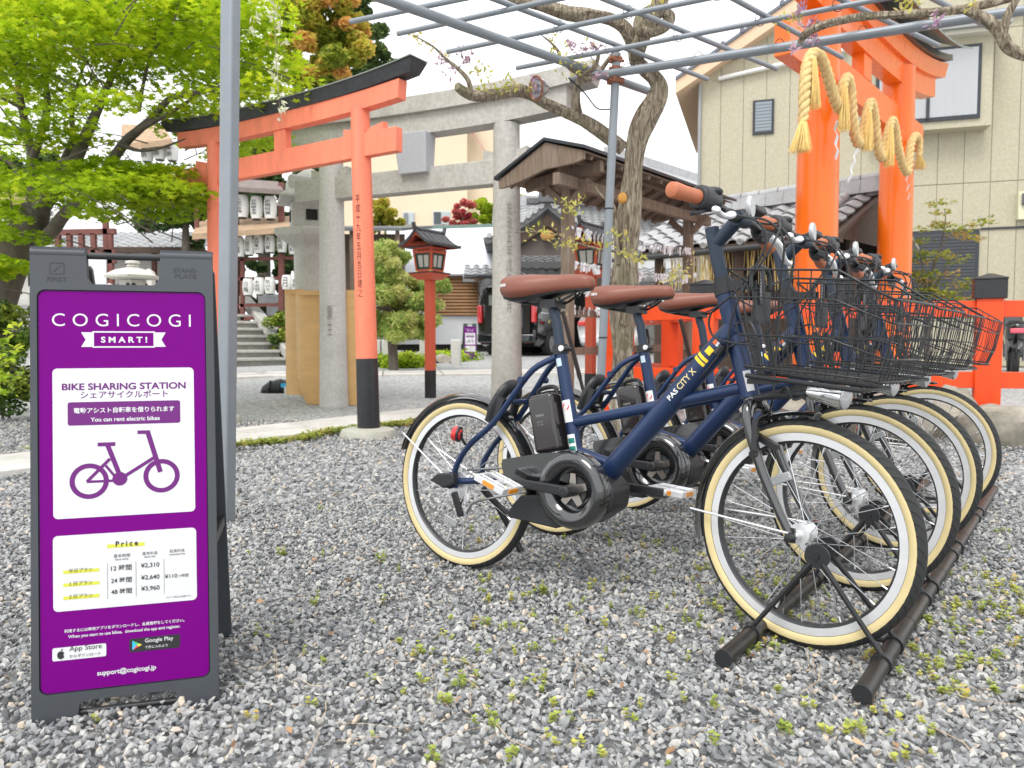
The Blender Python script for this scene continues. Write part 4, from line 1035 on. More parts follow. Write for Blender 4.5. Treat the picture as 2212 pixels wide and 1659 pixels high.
rt = np.array([SRp[0], SRp[1]]); fs_ = nrm(np.array([-rt[0], -rt[1], 0]))
CARVE = mat('carved_granite', (.27, .25, .22), .9)
column_text('安政五年戊午九月', rt, rt, .95, 1.95, .139, rotz(rad(10)) @ fs_, CARVE, t2, 'inscription', .05)
column_text('願主', SL, SL, .75, 1.05, .145, rotz(rad(-14)) @ nrm(np.array([-SL[0], -SL[1], 0])), CARVE, t2, 'inscription', .05)

# ---- tall orange gate with straw rope
F2 = np.array([2.96, 7.5]); D2 = np.array([.66, .751]); D2 = D2 / np.linalg.norm(D2); SP2 = 2.66; N2 = np.array([-D2[1], D2[0], 0])      # N2 points to the camera's left
t3 = thing('torii_gate', 'tall bright orange gate hung with a thick straw rope', 'torii', (*(F2 + D2 * SP2 / 2), 0))
for s in (0, SP2):
    c = F2 + D2 * s
    p3 = G().tube([(c[0], c[1], .35), (c[0], c[1], 2.6), (c[0], c[1], 4.0)], [.205, .192, .182], 32).obj('pillar', VERM, t3, world=True)
    G().tube([(c[0], c[1], -.02), (c[0], c[1], .352)], [.212, .209], 32).obj('pillar_base', BLACK_PAINT, p3, world=True)
arch_beam(F2, D2, -.92, SP2 + .92, 3.18, 3.50, .14, 0, 0, 1, n=2).obj('tie_beam', VERM, t3, world=True, bevel=.005)
mc = F2 + D2 * (SP2 * .47)
G().box((mc[0], mc[1], 3.64), (.26, .13, .26), rotz(math.atan2(D2[1], D2[0]))).obj('strut', VERM, t3, world=True, bevel=.004)
arch_beam(F2, D2, -1.38, SP2 + 1.40, 3.76, 4.02, .17, .22, SP2 / 2, 2.7, n=26).obj('lower_lintel', VERM, t3, world=True)
arch_beam(F2, D2, -1.70, SP2 + 1.72, 4.02, 4.22, .26, .28, SP2 / 2, 3.0, n=26, flare=.03, slant=.02).obj('top_lintel', VERM, t3, world=True)
arch_beam(F2, D2, -1.74, SP2 + 1.76, 4.221, 4.30, .42, .29, SP2 / 2, 3.0, n=26).obj('eave_board', BLACK_PAINT, t3, world=True)
rf_ = G()
for sgn in (-1, 1):
    rings = []
    for s in np.linspace(-1.9, SP2 + 1.8, 26):
        dz = .30 * abs((s - SP2 / 2) / 3.0) ** 2.6; p = np.array([*(F2 + D2 * s), 0.0])
        rings.append([p + N2 * sgn * .02 + (0, 0, 4.50 + dz), p + N2 * sgn * .44 + (0, 0, 4.302 + dz), p + N2 * sgn * .44 + (0, 0, 4.325 + dz), p + N2 * sgn * .0 + (0, 0, 4.53 + dz)])
    rf_.loft(rings)
rf_.obj('roof_sheet', COPPER, t3, world=True)
# wedges on the tie beam beside the pillars
for s, sg in ((.27, 1), (SP2 - .27, -1), (SP2 + .27, 1)):
    w0 = F2 + D2 * s; dr = np.array([D2[0], D2[1], 0]) * sg
    G().prism([(-.1, 0), (.12, 0), (.12, .09), (-.1, .035)], .08, np.array([w0[0], w0[1], 3.502]) + np.cross(dr, (0, 0, 1.)) * -.04, dr, (0, 0, 1)).obj('wedge', VERM, t3, world=True)

# ---- straw rope (shimenawa) looped along the tie beam
STRAW = mat('straw', lin(220, 192, 134), .85, var=.28, vs_=55, bump=.6, bs=160, stretch=(1, 1, .25))
STRAW2 = mat('straw_fringe', lin(232, 202, 130), .85, var=.25, vs_=80)
RP0 = np.array([*F2, 0]) - N2 * .27
def rp(x, y, off=0.0):
    px, py = (2900 + .5124 * x) / 1.8228, .5124 * y / 1.8228
    return onpl(px, py, RP0 - N2 * off, N2)
rope_px = [(512, 935), (518, 850), (522, 700), (535, 560), (560, 455), (600, 402), (642, 435), (680, 520), (720, 650), (758, 775), (795, 842), (818, 790), (812, 690), (828, 630), (852, 600), (874, 680), (884, 800), (897, 950), (918, 1070), (950, 1105), (978, 1000), (1000, 880), (1030, 785), (1060, 900), (1075, 1050), (1092, 1170), (1122, 1215), (1146, 1120), (1170, 1000), (1200, 925), (1225, 1020), (1246, 1150), (1278, 1275), (1316, 1325), (1328, 1220), (1342, 1105), (1370, 1045), (1398, 1070), (1405, 1130), (1405, 1200)]
offs = np.array([.0 if k % 1 == 0 else 0 for k in range(len(rope_px))])
rope_pts = catmull([rp(x, y) for x, y in rope_px], 5)
ropeT = thing('straw_rope', 'thick twisted straw rope with tassels looped over the orange gate beam', 'rope', rope_pts[0])
def twisted(pts, R_, strands, pitch, g):
    P_ = np.array(pts); T = np.gradient(P_, axis=0); T /= np.linalg.norm(T, axis=1, keepdims=True)
    L_ = np.concatenate([[0], np.cumsum(np.linalg.norm(np.diff(P_, axis=0), axis=1))])
    x = frame_of(T[0])[:, 0]; X, Y = [], []
    for t in T:
        x = nrm(x - t * np.dot(x, t)); X.append(x); Y.append(np.cross(t, x))
    X, Y = np.array(X), np.array(Y)
    nR = R_ if not np.isscalar(R_) else np.full(len(P_), R_)
    for k in range(strands):
        a = L_ / pitch * 2 * PI + 2 * PI * k / strands
        g.tube(P_ + (X * np.cos(a)[:, None] + Y * np.sin(a)[:, None]) * (nR * .52)[:, None], list(nR * .60), 8)
n_ = len(rope_pts)
taper = np.interp(np.linspace(0, 1, n_), [0, .03, .08, .93, 1], [.032, .044, .047, .042, .032])
dense = catmull(rope_pts, 3); td = np.interp(np.linspace(0, 1, len(dense)), np.linspace(0, 1, n_), taper)
rg = G(); twisted(dense, td, 3, .20, rg); rg.obj('rope', STRAW, ropeT, world=True, smooth=60)
hair = G()
for _ in range(420):
    p = dense[random.randrange(len(dense))]; d = nrm(np.array([random.gauss(0, 1) for _ in range(3)])); q = p + d * .045
    hair.tube([q, q + d * random.uniform(.01, .04) + np.array([0, 0, -.012])], .0011, 3, cap=False)
tag(hair.obj('loose_straw', STRAW2, ropeT, world=True), kind='stuff')
def tassel(top, bottom, r0, r1, k=90):
    g = G(); top, bottom = np.asarray(top), np.asarray(bottom); ln = np.linalg.norm(bottom - top)
    for _ in range(k):
        a, u = random.uniform(0, 2 * PI), math.sqrt(random.random()); d = np.array([math.cos(a), math.sin(a), 0])
        e = bottom + d * r1 * u + np.array([0, 0, random.uniform(-.02, .035) * ln * 3])
        m_ = top * .55 + e * .45 + d * r0 * u * .4 + np.array([random.gauss(0, .004), random.gauss(0, .004), 0])
        g.tube([top + d * r0 * u, m_, e], [.0035, .0032, .0016], 4, cap=False)
    g.tube([top + np.array([0, 0, .03]), top + (bottom - top) * .12], [r0 * 1.0, r0 * .9], 10)
    return g
tassel(rp(512, 940), rp(488, 1165), .030, .095, 190).obj('tassel', STRAW2, ropeT, world=True)
tassel(rp(1405, 1195), rp(1413, 1298), .026, .075, 130).obj('tassel', STRAW2, ropeT, world=True)
for a, b_ in (((598, 470), (598, 825)), ((832, 660), (826, 1000)), ((1022, 860), (1005, 1155)), ((1190, 985), (1172, 1275))):
    tassel(rp(*a, .06), rp(*b_, .06), .018, .055, 110).obj('tassel', STRAW2, ropeT, world=True)
# folded paper streamers under the rope
PAPER = mat('white_paper', (.82, .82, .83), .7)
def streamer(x0, y0, x1, y1, w=.05):
    a, b_ = rp(x0, y0), rp(x1, y1); g = G(); n = 5; dr = np.array([D2[0], D2[1], 0])
    P_ = []
    for k in range(n + 1):
        c = a + (b_ - a) * k / n + dr * (.035 if k % 2 else -.01) + N2 * (.02 if k % 2 else -.02)
        P_ += [c - dr * w / 2, c + dr * w / 2 + np.array([0, 0, -.01])]
    g.add(P_, [(2 * k, 2 * k + 1, 2 * k + 3, 2 * k + 2) for k in range(n)])
    o = g.obj('paper_streamer', PAPER, ropeT, world=True, smooth=0)
    so = o.modifiers.new('thick', 'SOLIDIFY'); so.thickness = .001
streamer(762, 930, 768, 1210, .055); streamer(922, 1140, 862, 1385); streamer(1306, 1345, 1322, 1525, .03)

# ---- vermilion fence round the gate
fence = thing('vermilion_fence', 'low vermilion wooden fence with square black capped posts behind the bicycles', 'fence', (2.46, 5.85, 0))
fp_ = {'A': (.95, 6.9), 'B': (1.57, 6.22), 'C': (2.48, 5.86), 'D': (3.52, 5.66), 'E': (4.70, 5.46), 'K': (1.56, 7.45), 'J': (1.35, 9.0)}
def fence_post(xy, rz, z0=.0):
    p = G().box((xy[0], xy[1], (z0 + 1.0) / 2), (.17, .17, 1.0 - z0), rotz(rz)).obj('post', FENCE_R, fence, world=True, bevel=.006)
    w = .104
    rr_ = lambda h, z: [np.array([xy[0], xy[1], z]) + rotz(rz) @ np.array([sx * h, sy * h, 0]) for sx, sy in ((-1, -1), (1, -1), (1, 1), (-1, 1))]
    G().loft([rr_(w, .998), rr_(w, 1.135), rr_(w + .004, 1.138), rr_(w + .004, 1.148), rr_(.012, 1.185)]).obj('post_cap', BLACK_PAINT, p, world=True, bevel=.003)
for k, rz in (('A', -.7), ('B', -.5), ('C', -.38), ('D', -.46), ('E', -.17), ('K', -.5), ('J', -.1)): fence_post(fp_[k], rz, .05)
def rail(a, b_, z, h, w=.075):
    a, b_ = np.array([*fp_[a], z]), np.array([*fp_[b_], z]); G().beam(a, b_, w, h).obj('rail', FENCE_R, fence, world=True, bevel=.004)
for a, b_ in (('A', 'B'), ('B', 'C'), ('C', 'D'), ('D', 'E'), ('B', 'K'), ('K', 'J')):
    rail(a, b_, .925, .12); rail(a, b_, .40, .12)
# rough rocks at the foot of the fence
ROCK = mat('rough_rock', (.33, .30, .25), .9, var=.35, vs_=7, bump=.7, bs=18, stain=(.16, .17, .11), sscale=3, samt=.6)
def rock(c, r, name, label, seed, group=None):
    rs = np.random.default_rng(seed); g = G().ball((0, 0, 0), 1.0, 22, 14); v = np.concatenate(g.V)
    for _ in range(9):
        d = rs.normal(size=3); d /= np.linalg.norm(d); h = rs.uniform(.45, .85); v = v - np.maximum(v @ d - h, 0)[:, None] * d
    v *= 1 + .06 * np.sin(v[:, :1] * 7 + seed) * np.cos(v[:, 1:2] * 6 + 2 * v[:, 2:3] * 5)
    o = G().add(v * np.asarray(r) + np.asarray(c), g.F).obj(name, ROCK, smooth=35); return tag(o, label, 'rock', group)
for px, py, Y, r, lb in ((1935, 925, 5.15, (.30, .26, .24), 'broad rough rock behind the third bicycle wheel at the fence foot'), (2180, 960, 5.05, (.32, .26, .26), 'rough rock at the foot of the rightmost black capped fence post'), (1690, 862, 5.75, (.26, .2, .2), 'small rough rock behind the nearest bicycle frame'), (2040, 905, 5.35, (.22, .2, .28), 'upright rough rock between the farther bicycle wheels')):
    p = at(px, py, Y); rock((p[0], p[1], r[2] * .45), r, 'rock', lb, int(px))

# ---- red post lanterns
LRED = red_paint('lantern_vermilion', lin(216, 98, 70), .5)
LROOF = mat('grey_shingle', (.10, .10, .11), .7, var=.3, vs_=20, bump=.4, bs=40)
GREEN_P = mat('dark_green_lattice', (.02, .06, .045), .5)
BRASS = mat('brass', (.75, .52, .16), .35, .9)
GLASS_P = mat('frosted_pane', (.70, .70, .66), .4)
def post_lantern(x, y, rz, label):
    t = thing('post_lantern', label, 'lantern', (x, y, gh(y)), rz, 'red post lanterns flanking the path')
    G().box((0, 0, .74), (.092, .092, 1.40), None).obj('post', LRED, t, bevel=.004); G().box((0, 0, .15), (.096, .096, .34)).obj('post_foot', BLACK_PAINT, t, bevel=.004)
    rr_ = lambda h, z: [(sx * h, sy * h, z) for sx, sy in ((-1, -1), (1, -1), (1, 1), (-1, 1))]
    G().loft([rr_(.10, 1.36), rr_(.165, 1.415), rr_(.165, 1.43)]).obj('platform', LRED, t, bevel=.003)
    G().box((0, 0, 1.436), (.345, .345, .012)).obj('platform_top', BLACK_PAINT, t)
    for k in range(4):
        R_ = rotz(k * PI / 2)
        q = G()
        def pt(u, v): return R_ @ np.array([u * np.interp(v, [1.45, 1.69], [.100, .128]), -np.interp(v, [1.45, 1.69], [.100, .128]), v])
        q.beam(pt(-1, 1.445), pt(-1, 1.70), .024, .024); q.beam(pt(-1, 1.46), pt(1, 1.46), .02, .03); q.beam(pt(-1, 1.67), pt(1, 1.67), .02, .03); q.obj('lantern_frame', LRED, t)
        q = G(); q.beam(pt(-.80, 1.475), pt(-.80, 1.655), .012, .026); q.beam(pt(.80, 1.475), pt(.80, 1.655), .012, .026); q.beam(pt(-.7, 1.485), pt(.7, 1.485), .012, .03); q.beam(pt(-.7, 1.648), pt(.7, 1.648), .012, .026); q.beam(pt(0, 1.485), pt(0, 1.65), .010, .008); q.obj('lattice', GREEN_P, t)
        q = G().add([pt(-.9, 1.47) * [.96, .96, 1], pt(.9, 1.47) * [.96, .96, 1], pt(.9, 1.66) * [.96, .96, 1], pt(-.9, 1.66) * [.96, .96, 1]], [(0, 1, 2, 3)]); q.obj('pane', GLASS_P, t)
        q = G().box(R_ @ np.array([-.10, -.10, 1.452]), (.03, .03, .02), R_); q.obj('brass_fitting', BRASS, t)
    # curved gable roof, ridge along y
    rings_o = []
    prof = [(u, 1.735 + .18 * (1 - abs(u)) ** 1.6 + .012 * abs(u) ** 3) for u in np.linspace(-1, 1, 13)]
    for y_ in (-.26, .26): rings_o.append([(u * .26, y_, z) for u, z in prof] + [(u * .255, y_, z - .022) for u, z in prof[::-1]])
    G().loft(rings_o).obj('roof', LROOF, t)
    for y_ in np.linspace(-.255, .255, 6): G().tube([(u * .26, y_, z + .004) for u, z in prof], .009, 6).obj('roof_batten', LROOF, t)
    q = G().tube([(0, -.27, 1.935), (0, -.2, 1.918), (0, .2, 1.918), (0, .27, 1.935)], .022, 8)
    for s in (-1, 1): q.beam((0, s * .26, 1.91), (0, s * .285, 1.985), .03, .035)
    q.obj('roof_ridge', LROOF, t)
    for y_ in (-.235, .235): G().loft([[(u * .235, y_ + d, z - .045 * (1 - abs(u)) - .022) for u, z in prof] + [(u * .235, y_ + d, z - .024) for u, z in prof[::-1]] for d in (-.008, .008)]).obj('gable_board', LRED, t)
    G().box((0, 0, 1.71), (.26, .26, .03)).obj('eave_frame', LRED, t)
    return t
p = at(929, 700, 8.85); post_lantern(p[0], p[1], rad(-33), 'red wooden post lantern in front of the pine shrub')
p = at(1276, 700, 8.3); post_lantern(p[0], p[1], rad(-33), 'red wooden post lantern partly hidden by the grey pole and wisteria trunk')

# ---- stone lanterns
def stone_lantern(name, label, x, y, z0, H, r, seg, material, sq=False, group=None, fire=True, rz=0.3):
    t = thing(name, label, 'stone lantern', (x, y, z0), rz, group)
    a = PI / seg
    def ln(prof, nm, sg=seg): return G().lathe([(rr_ * r, zz * H) for rr_, zz in prof], sg, R=rotz(a)).obj(nm, material, t, smooth=25)
    ln([(1.25, -.01), (1.25, .06), (1.0, .07), (1.0, .13), (.85, .15)], 'base')
    ln([(.62, .15), (.50, .20), (.46, .34), (.48, .46), (.55, .50)], 'shaft', 16 if not sq else seg)
    ln([(.55, .50), (.95, .54), (1.02, .57), (1.02, .60), (.80, .605)], 'platform')
    fb = ln([(.62, .605), (.66, .62), (.66, .76), (.60, .775)], 'fire_box')
    for k in range(4):
        R_ = rotz(k * PI / 2 + a * 0); c = R_ @ np.array([0, -.64 * r * math.cos(a), .69 * H])
        G().box(c, (.40 * r, .05, .075 * H), R_).obj('window', mat('lantern_dark', (.02, .018, .016), .9), fb)
    ln([(.60, .775), (1.30, .79), (1.32, .815), (.85, .875), (.38, .905), (.30, .91)], 'roof')
    G().lathe([(.22 * r, .905 * H), (.30 * r, .925 * H), (.26 * r, .94 * H), (.20 * r, .945 * H), (.34 * r, .962 * H), (.30 * r, .985 * H), (.05 * r, 1.0 * H)], 14).obj('jewel', material, t)
    return t
# tall one beside the stone gate
p = at(671, 560, 9.05)
tl = thing('stone_lantern', 'tall grey stone lantern half hidden by the stone gate pillar', 'stone lantern', (p[0], p[1], gh(9.05)), .35)
def o8(prof, nm, sg=4, a=PI / 4): return G().lathe(prof, sg, R=rotz(a)).obj(nm, GRANITE_P, tl, smooth=25, bevel=.01)
o8([(.27, -.02), (.27, .22), (.24, .26), (.24, .30)], 'base', 6, 0); o8([(.205, .25), (.19, 1.0), (.19, 1.72), (.21, 1.76)], 'shaft', 16, 0)
o8([(.21, 1.74), (.40, 1.86), (.42, 1.90), (.42, 1.95), (.30, 1.955)], 'platform', 6, .2); fbx = o8([(.29, 1.955), (.31, 1.97), (.31, 2.24), (.28, 2.25)], 'fire_box')
for k in range(4):
    c = rotz(k * PI / 2) @ np.array([0, -.215, 2.10]); G().box(c, (.13, .03, .12), rotz(k * PI / 2)).obj('window', mat('lantern_dark', (.02, .018, .016), .9), fbx)
o8([(.28, 2.25), (.50, 2.27), (.50, 2.30), (.36, 2.38), (.36, 2.52), (.33, 2.54)], 'roof'); G().lathe([(.10, 2.53), (.16, 2.56), (.13, 2.60), (.04, 2.66)], 14).obj('jewel', GRANITE_P, tl)
# ================================================================== pipe pergola
PIPE = mat('grey_blue_paint', lin(134, 140, 146), .4, metal=.2, var=.06, vs_=9, stain=lin(120, 128, 138), sscale=14, samt=.25)
RUST = mat('rusty_clamp', (.30, .12, .07), .75, .3, var=.3, vs_=30, bump=.3, bs=80)
WIRE = mat('tie_wire', (.03, .03, .035), .5, .5)
b0 = onz(487, 1130); tp = at(498, 0, b0[1]); tp = b0 + (tp - b0) * (2.36 / tp[2])
perg = thing('pergola', 'grey steel pipe pergola on slim posts carrying the old wisteria', 'pergola', (0.5, 4.5, 0))
def sqpost(a, b_, w, name='post'):
    G().beam(a, b_, w, w, up=(.35, 1, 0)).obj(name, PIPE, perg, world=True, bevel=.008, bseg=3)
sqpost(b0 + (0, 0, -.05), tp, .052)
rb, rt_ = at(1290, 990, 4.5), at(1332, 116, 4.5)
rb = rb + (rt_ - rb) * ((0 - rb[2]) / (rt_[2] - rb[2]))
G().tube([rb, rt_], .0243, 18).obj('post', PIPE, perg, world=True)
for f_ in (.62, .30): c = rb + (rt_ - rb) * f_; G().tube([c, c + (0, 0, .008)], .0262, 18).obj('band', WIRE, perg, world=True)
def pipe(x0, y0, x1, y1, z, r, name='pipe', ext=(0, 0)):
    a, b_ = onz(x0, y0, z), onz(x1, y1, z); d = nrm(b_ - a)
    G().tube([a - d * ext[0], b_ + d * ext[1]], r, 14).obj(name, PIPE, perg, world=True); return a, b_
BA = pipe(820, -6, 1398, 196, 2.262, .0243, 'beam', (.8, .05)); BB = pipe(1233, 172, 2212, 22, 2.222, .0243, 'beam', (.0, 1.2))
T_ = [pipe(757, 47, 985, 0, 2.315, .0136, ext=(0, 1)), pipe(859, 73, 1195, 0, 2.315, .0136, ext=(0, 1.2)), pipe(966, 112, 1481, 6, 2.315, .0136, ext=(0, 2)), pipe(1116, 147, 1881, 2, 2.30, .0136, ext=(0, 1.5))]
C_ = [pipe(1073, 0, 1528, 171, 2.343, .0136, ext=(1, 0)), pipe(1311, 0, 1677, 149, 2.343, .0136, ext=(.8, 0)), pipe(1590, 0, 1819, 124, 2.343, .0136, ext=(.8, 0)), pipe(1819, 0, 2026, 98, 2.343, .0136, ext=(.8, 0)), pipe(2022, 0, 2164, 73, 2.343, .0136, ext=(.8, 0))]
def cross2(p, q):
    a, b_ = p; c, d = q; M_ = np.array([[b_[0] - a[0], -(d[0] - c[0])], [b_[1] - a[1], -(d[1] - c[1])]])
    s, t = np.linalg.solve(M_, np.array([c[0] - a[0], c[1] - a[1]])); return a + (b_ - a) * s
for p in [BB] + T_[2:]:
    for q in C_:
        c = cross2(p, q); zz = p[0][2]
        G().tube([c + np.array([.026 * math.cos(a), .012 * math.sin(a * 2) * .3, zz - c[2] + .012 + .034 * math.sin(a)]) for a in np.arange(12) * PI / 6], .002, 5, closed=True).obj('tie', WIRE, perg, world=True)
c = rb + (rt_ - rb) * .953
for dz, w in ((-.045, .075), (.02, .06), (.075, .058)):
    q = G().box(c + (0, 0, dz), (w, w, .03), rotz(.5)); q.tube([c + (-.04, -.03, dz), c + (.05, .02, dz)], .009, 8); q.obj('clamp', RUST, perg, world=True, bevel=.004)

# ================================================================== old wisteria
def bark_material():
    m, N, L, b = nodes_of('wisteria_bark'); b.inputs['Roughness'].default_value = .95; b.inputs['Specular IOR Level'].default_value = .2
    tc = N.new('ShaderNodeTexCoord'); mp = N.new('ShaderNodeMapping'); mp.inputs['Scale'].default_value = (1, 1, .16); L.new(tc.outputs['Object'], mp.inputs[0])
    n1 = N.new('ShaderNodeTexNoise'); n1.inputs['Scale'].default_value = 52; n1.inputs['Detail'].default_value = 8; n1.inputs['Distortion'].default_value = 1.2; L.new(mp.outputs[0], n1.inputs['Vector'])
    n2 = N.new('ShaderNodeTexNoise'); n2.inputs['Scale'].default_value = 5; n2.inputs['Detail'].default_value = 6; L.new(tc.outputs['Object'], n2.inputs['Vector'])
    cr = N.new('ShaderNodeValToRGB'); e = cr.color_ramp.elements; e[0].position, e[1].position = .34, .66; e[0].color = (.13, .10, .07, 1); e[1].color = (.48, .41, .31, 1); L.new(n1.outputs['Fac'], cr.inputs[0])
    mr = N.new('ShaderNodeMapRange'); mr.inputs[1].default_value = .52; mr.inputs[2].default_value = .68; mr.inputs[4].default_value = .55; L.new(n2.outputs['Fac'], mr.inputs[0])
    mx = N.new('ShaderNodeMix'); mx.data_type = 'RGBA'; mx.inputs[7].default_value = (.27, .27, .15, 1); L.new(mr.outputs[0], mx.inputs[0]); L.new(cr.outputs[0], mx.inputs[6]); L.new(mx.outputs[2], b.inputs['Base Color'])
    bp_ = N.new('ShaderNodeBump'); bp_.inputs['Strength'].default_value = .9; bp_.inputs['Distance'].default_value = .035; L.new(n1.outputs['Fac'], bp_.inputs['Height']); L.new(bp_.outputs[0], b.inputs['Normal'])
    return m
BARK_W = bark_material()
def gnarly(pts, radii, seg=26, lobes=5, amp=.16, twist=9.0, n=6, seed=1):
    P_ = catmull(pts, n); rr_ = np.interp(np.linspace(0, 1, len(P_)), np.linspace(0, 1, len(radii)), radii); rs = np.random.default_rng(seed)
    ph = rs.uniform(0, 6.28, 4); T = np.gradient(np.array(P_), axis=0); x = frame_of(T[0])[:, 0]; rings = []; L_ = 0
    for i, p in enumerate(P_):
        if i: L_ += np.linalg.norm(p - P_[i - 1])
        t = nrm(T[i]); x = nrm(x - t * np.dot(x, t)); y = np.cross(t, x); a = np.arange(seg) * 2 * PI / seg
        m_ = 1 + amp * np.sin(lobes * a + twist * L_ + ph[0]) + amp * .6 * np.sin((lobes - 2) * a - twist * .6 * L_ + ph[1]) + amp * .4 * np.sin(9 * a + 14 * L_ + ph[2]) + .08 * math.sin(11 * L_ + ph[3])
        rings.append(p + (rr_[i] * m_)[:, None] * (np.cos(a)[:, None] * x + np.sin(a)[:, None] * y))
    return G().loft(rings)
def pxl(L, Y0, Y1=None):
    Y1 = Y0 if Y1 is None else Y1
    return [at(x, y, Y0 + (Y1 - Y0) * i / max(1, len(L) - 1)) for i, (x, y) in enumerate(L)]
wis = thing('wisteria', 'gnarled twisted wisteria trunk climbing onto the pipe pergola', 'tree', at(1345, 960, 4.78) * [1, 1, 0])
gb = at(1340, 960, 4.8); gb[2] = -.04
trunk_pts = [gb] + pxl([(1344, 880), (1346, 790), (1343, 700), (1347, 620), (1354, 540), (1361, 460), (1366, 390), (1372, 330), (1383, 285), (1402, 245), (1418, 215), (1424, 190), (1414, 168), (1392, 150), (1374, 130), (1372, 105)], 4.8, 4.62)
gnarly(trunk_pts, [.078, .064, .062, .072, .078, .070, .061, .059, .057, .057, .058, .054, .050, .045, .041, .039, .038], 30, 5, .15, 7, seed=3).obj('trunk', BARK_W, wis, world=True, smooth=60)
def branch(L, Y0, Y1, r, seed, name='branch', amp=.12): gnarly(pxl(L, Y0, Y1), r, 14, 4, amp, 12, seed=seed).obj(name, BARK_W, wis, world=True, smooth=60)
branch([(1372, 118), (1382, 92), (1398, 62), (1416, 28), (1436, -30), (1450, -90)], 4.62, 4.3, [.050, .046, .044, .042, .04], 5)
branch([(1374, 112), (1362, 80), (1343, 55), (1312, 39), (1275, 34), (1235, 30), (1190, 18), (1130, 2), (1070, -20)], 4.62, 4.35, [.040, .038, .034, .036, .034, .03, .026], 6)
branch([(1420, 30), (1400, 28), (1384, 40), (1384, 58), (1400, 68), (1424, 62), (1440, 50), (1446, 36), (1434, 26)], 4.5, 4.45, [.03, .032, .034, .034, .036, .034, .03], 7)
branch([(1346, 322), (1300, 286), (1255, 258), (1215, 240), (1180, 224), (1150, 206), (1120, 196), (1085, 201), (1050, 207), (1020, 206), (1000, 196), (987, 186)], 4.72, 4.3, [.040, .036, .035, .034, .033, .032, .034, .030, .030, .026, .026, .024], 8)
branch([(1018, 200), (1010, 172), (987, 146), (964, 128), (940, 104), (915, 88), (893, 76)], 4.3, 4.2, [.014, .012, .009, .006, .004, .003], 9)
branch([(1250, 256), (1244, 222), (1247, 190), (1256, 168), (1264, 154)], 4.6, 4.5, [.024, .023, .022, .024, .02], 10)
branch([(1256, 164), (1232, 148), (1213, 128), (1204, 108), (1190, 92), (1170, 76)], 4.5, 4.4, [.012, .011, .009, .006, .003], 11)
branch([(1262, 160), (1282, 148), (1292, 124), (1288, 104), (1274, 90)], 4.5, 4.4, [.014, .013, .011, .008, .004], 12)
branch([(1262, 172), (1290, 164), (1306, 140), (1330, 112), (1360, 101), (1390, 98)], 4.5, 4.55, [.015, .013, .011, .011, .012], 13)
branch([(1728, 92), (1738, 76), (1760, 62), (1800, 48), (1860, 37), (1940, 31), (2030, 26), (2110, 14), (2190, -6)], 3.75, 3.5, [.014, .019, .019, .018, .018, .018, .016], 14)
branch([(2080, 18), (2135, 44), (2164, 78), (2180, 104), (2225, 122), (2300, 128)], 3.5, 3.5, [.016, .021, .025, .026, .026], 15)
branch([(2164, 78), (2174, 40), (2200, -10)], 3.5, 3.45, [.018, .016, .015], 16)
branch([(1338, 570), (1332, 520), (1328, 470), (1322, 442), (1302, 425), (1285, 402)], 4.72, 4.65, [.020, .018, .016, .012, .006, .003], 17)
branch([(1346, 700), (1364, 650), (1360, 590), (1345, 548), (1300, 540), (1250, 526), (1200, 506), (1150, 500), (1110, 503)], 4.7, 4.4, [.022, .020, .016, .010, .006, .004, .003, .002], 18)
branch([(1400, 640), (1440, 618), (1470, 598), (1484, 570)], 4.6, 4.55, [.006, .005, .004, .003], 19)
tend = G().tube(catmull(pxl([(588, -25), (594, 60), (598, 140), (602, 210), (607, 262)], 3.5, 3.5), 4), .0016, 5); tend.obj('tendril', BARK_W, wis, world=True)
G().tube(catmull(pxl([(1228, 168), (1262, 200), (1290, 234), (1318, 236)], 4.5, 4.5), 5), .004, 6).obj('hanging_wire', WIRE, wis, world=True)
# young leaves and flower buds
BUD_Y = ramp_mat('young_leaf', [(0, (.38, .42, .06)), (.5, (.60, .56, .14)), (1, (.62, .47, .22))], .6, transl=.3)
BUD_P = ramp_mat('flower_bud', [(0, (.34, .20, .33)), (.5, (.55, .36, .48)), (1, (.62, .42, .42))], .7, transl=.2)
BUD_W = ramp_mat('pale_curl_leaf', [(0, (.56, .60, .34)), (1, (.78, .76, .58))], .6, transl=.3)
def sprigs(spots, material, name, k, sp, ln, Y=4.4):
    Ps, Ds, Ss = [], [], []
    for s in spots:
        x, y = s[0], s[1]; Yc = s[2] if len(s) > 2 else Y; c = at(x, y, Yc)
        for _ in range(k):
            Ps.append(c + rng.normal(0, sp, 3)); d = rng.normal(size=3) + [0, 0, .5]; Ds.append(d / np.linalg.norm(d)); Ss.append(random.uniform(*ln))
    P_, D_, S_ = np.array(Ps), np.array(Ds), np.array(Ss); n = len(P_)
    side = np.cross(D_, rng.normal(size=(n, 3))); side /= np.linalg.norm(side, axis=1, keepdims=True)
    V = np.stack([P_, P_ + D_ * S_[:, None] * .5 + side * S_[:, None] * .2, P_ + D_ * S_[:, None], P_ + D_ * S_[:, None] * .5 - side * S_[:, None] * .2], 1).reshape(-1, 3)
    Mi = np.array(wis.matrix_basis.inverted()); V = V @ Mi[:3, :3].T + Mi[:3, 3]
    o = raw_mesh(name, V, np.arange(4 * n).reshape(-1, 4), material, wis, attr=rng.random(n)); tag(o, kind='stuff'); return o
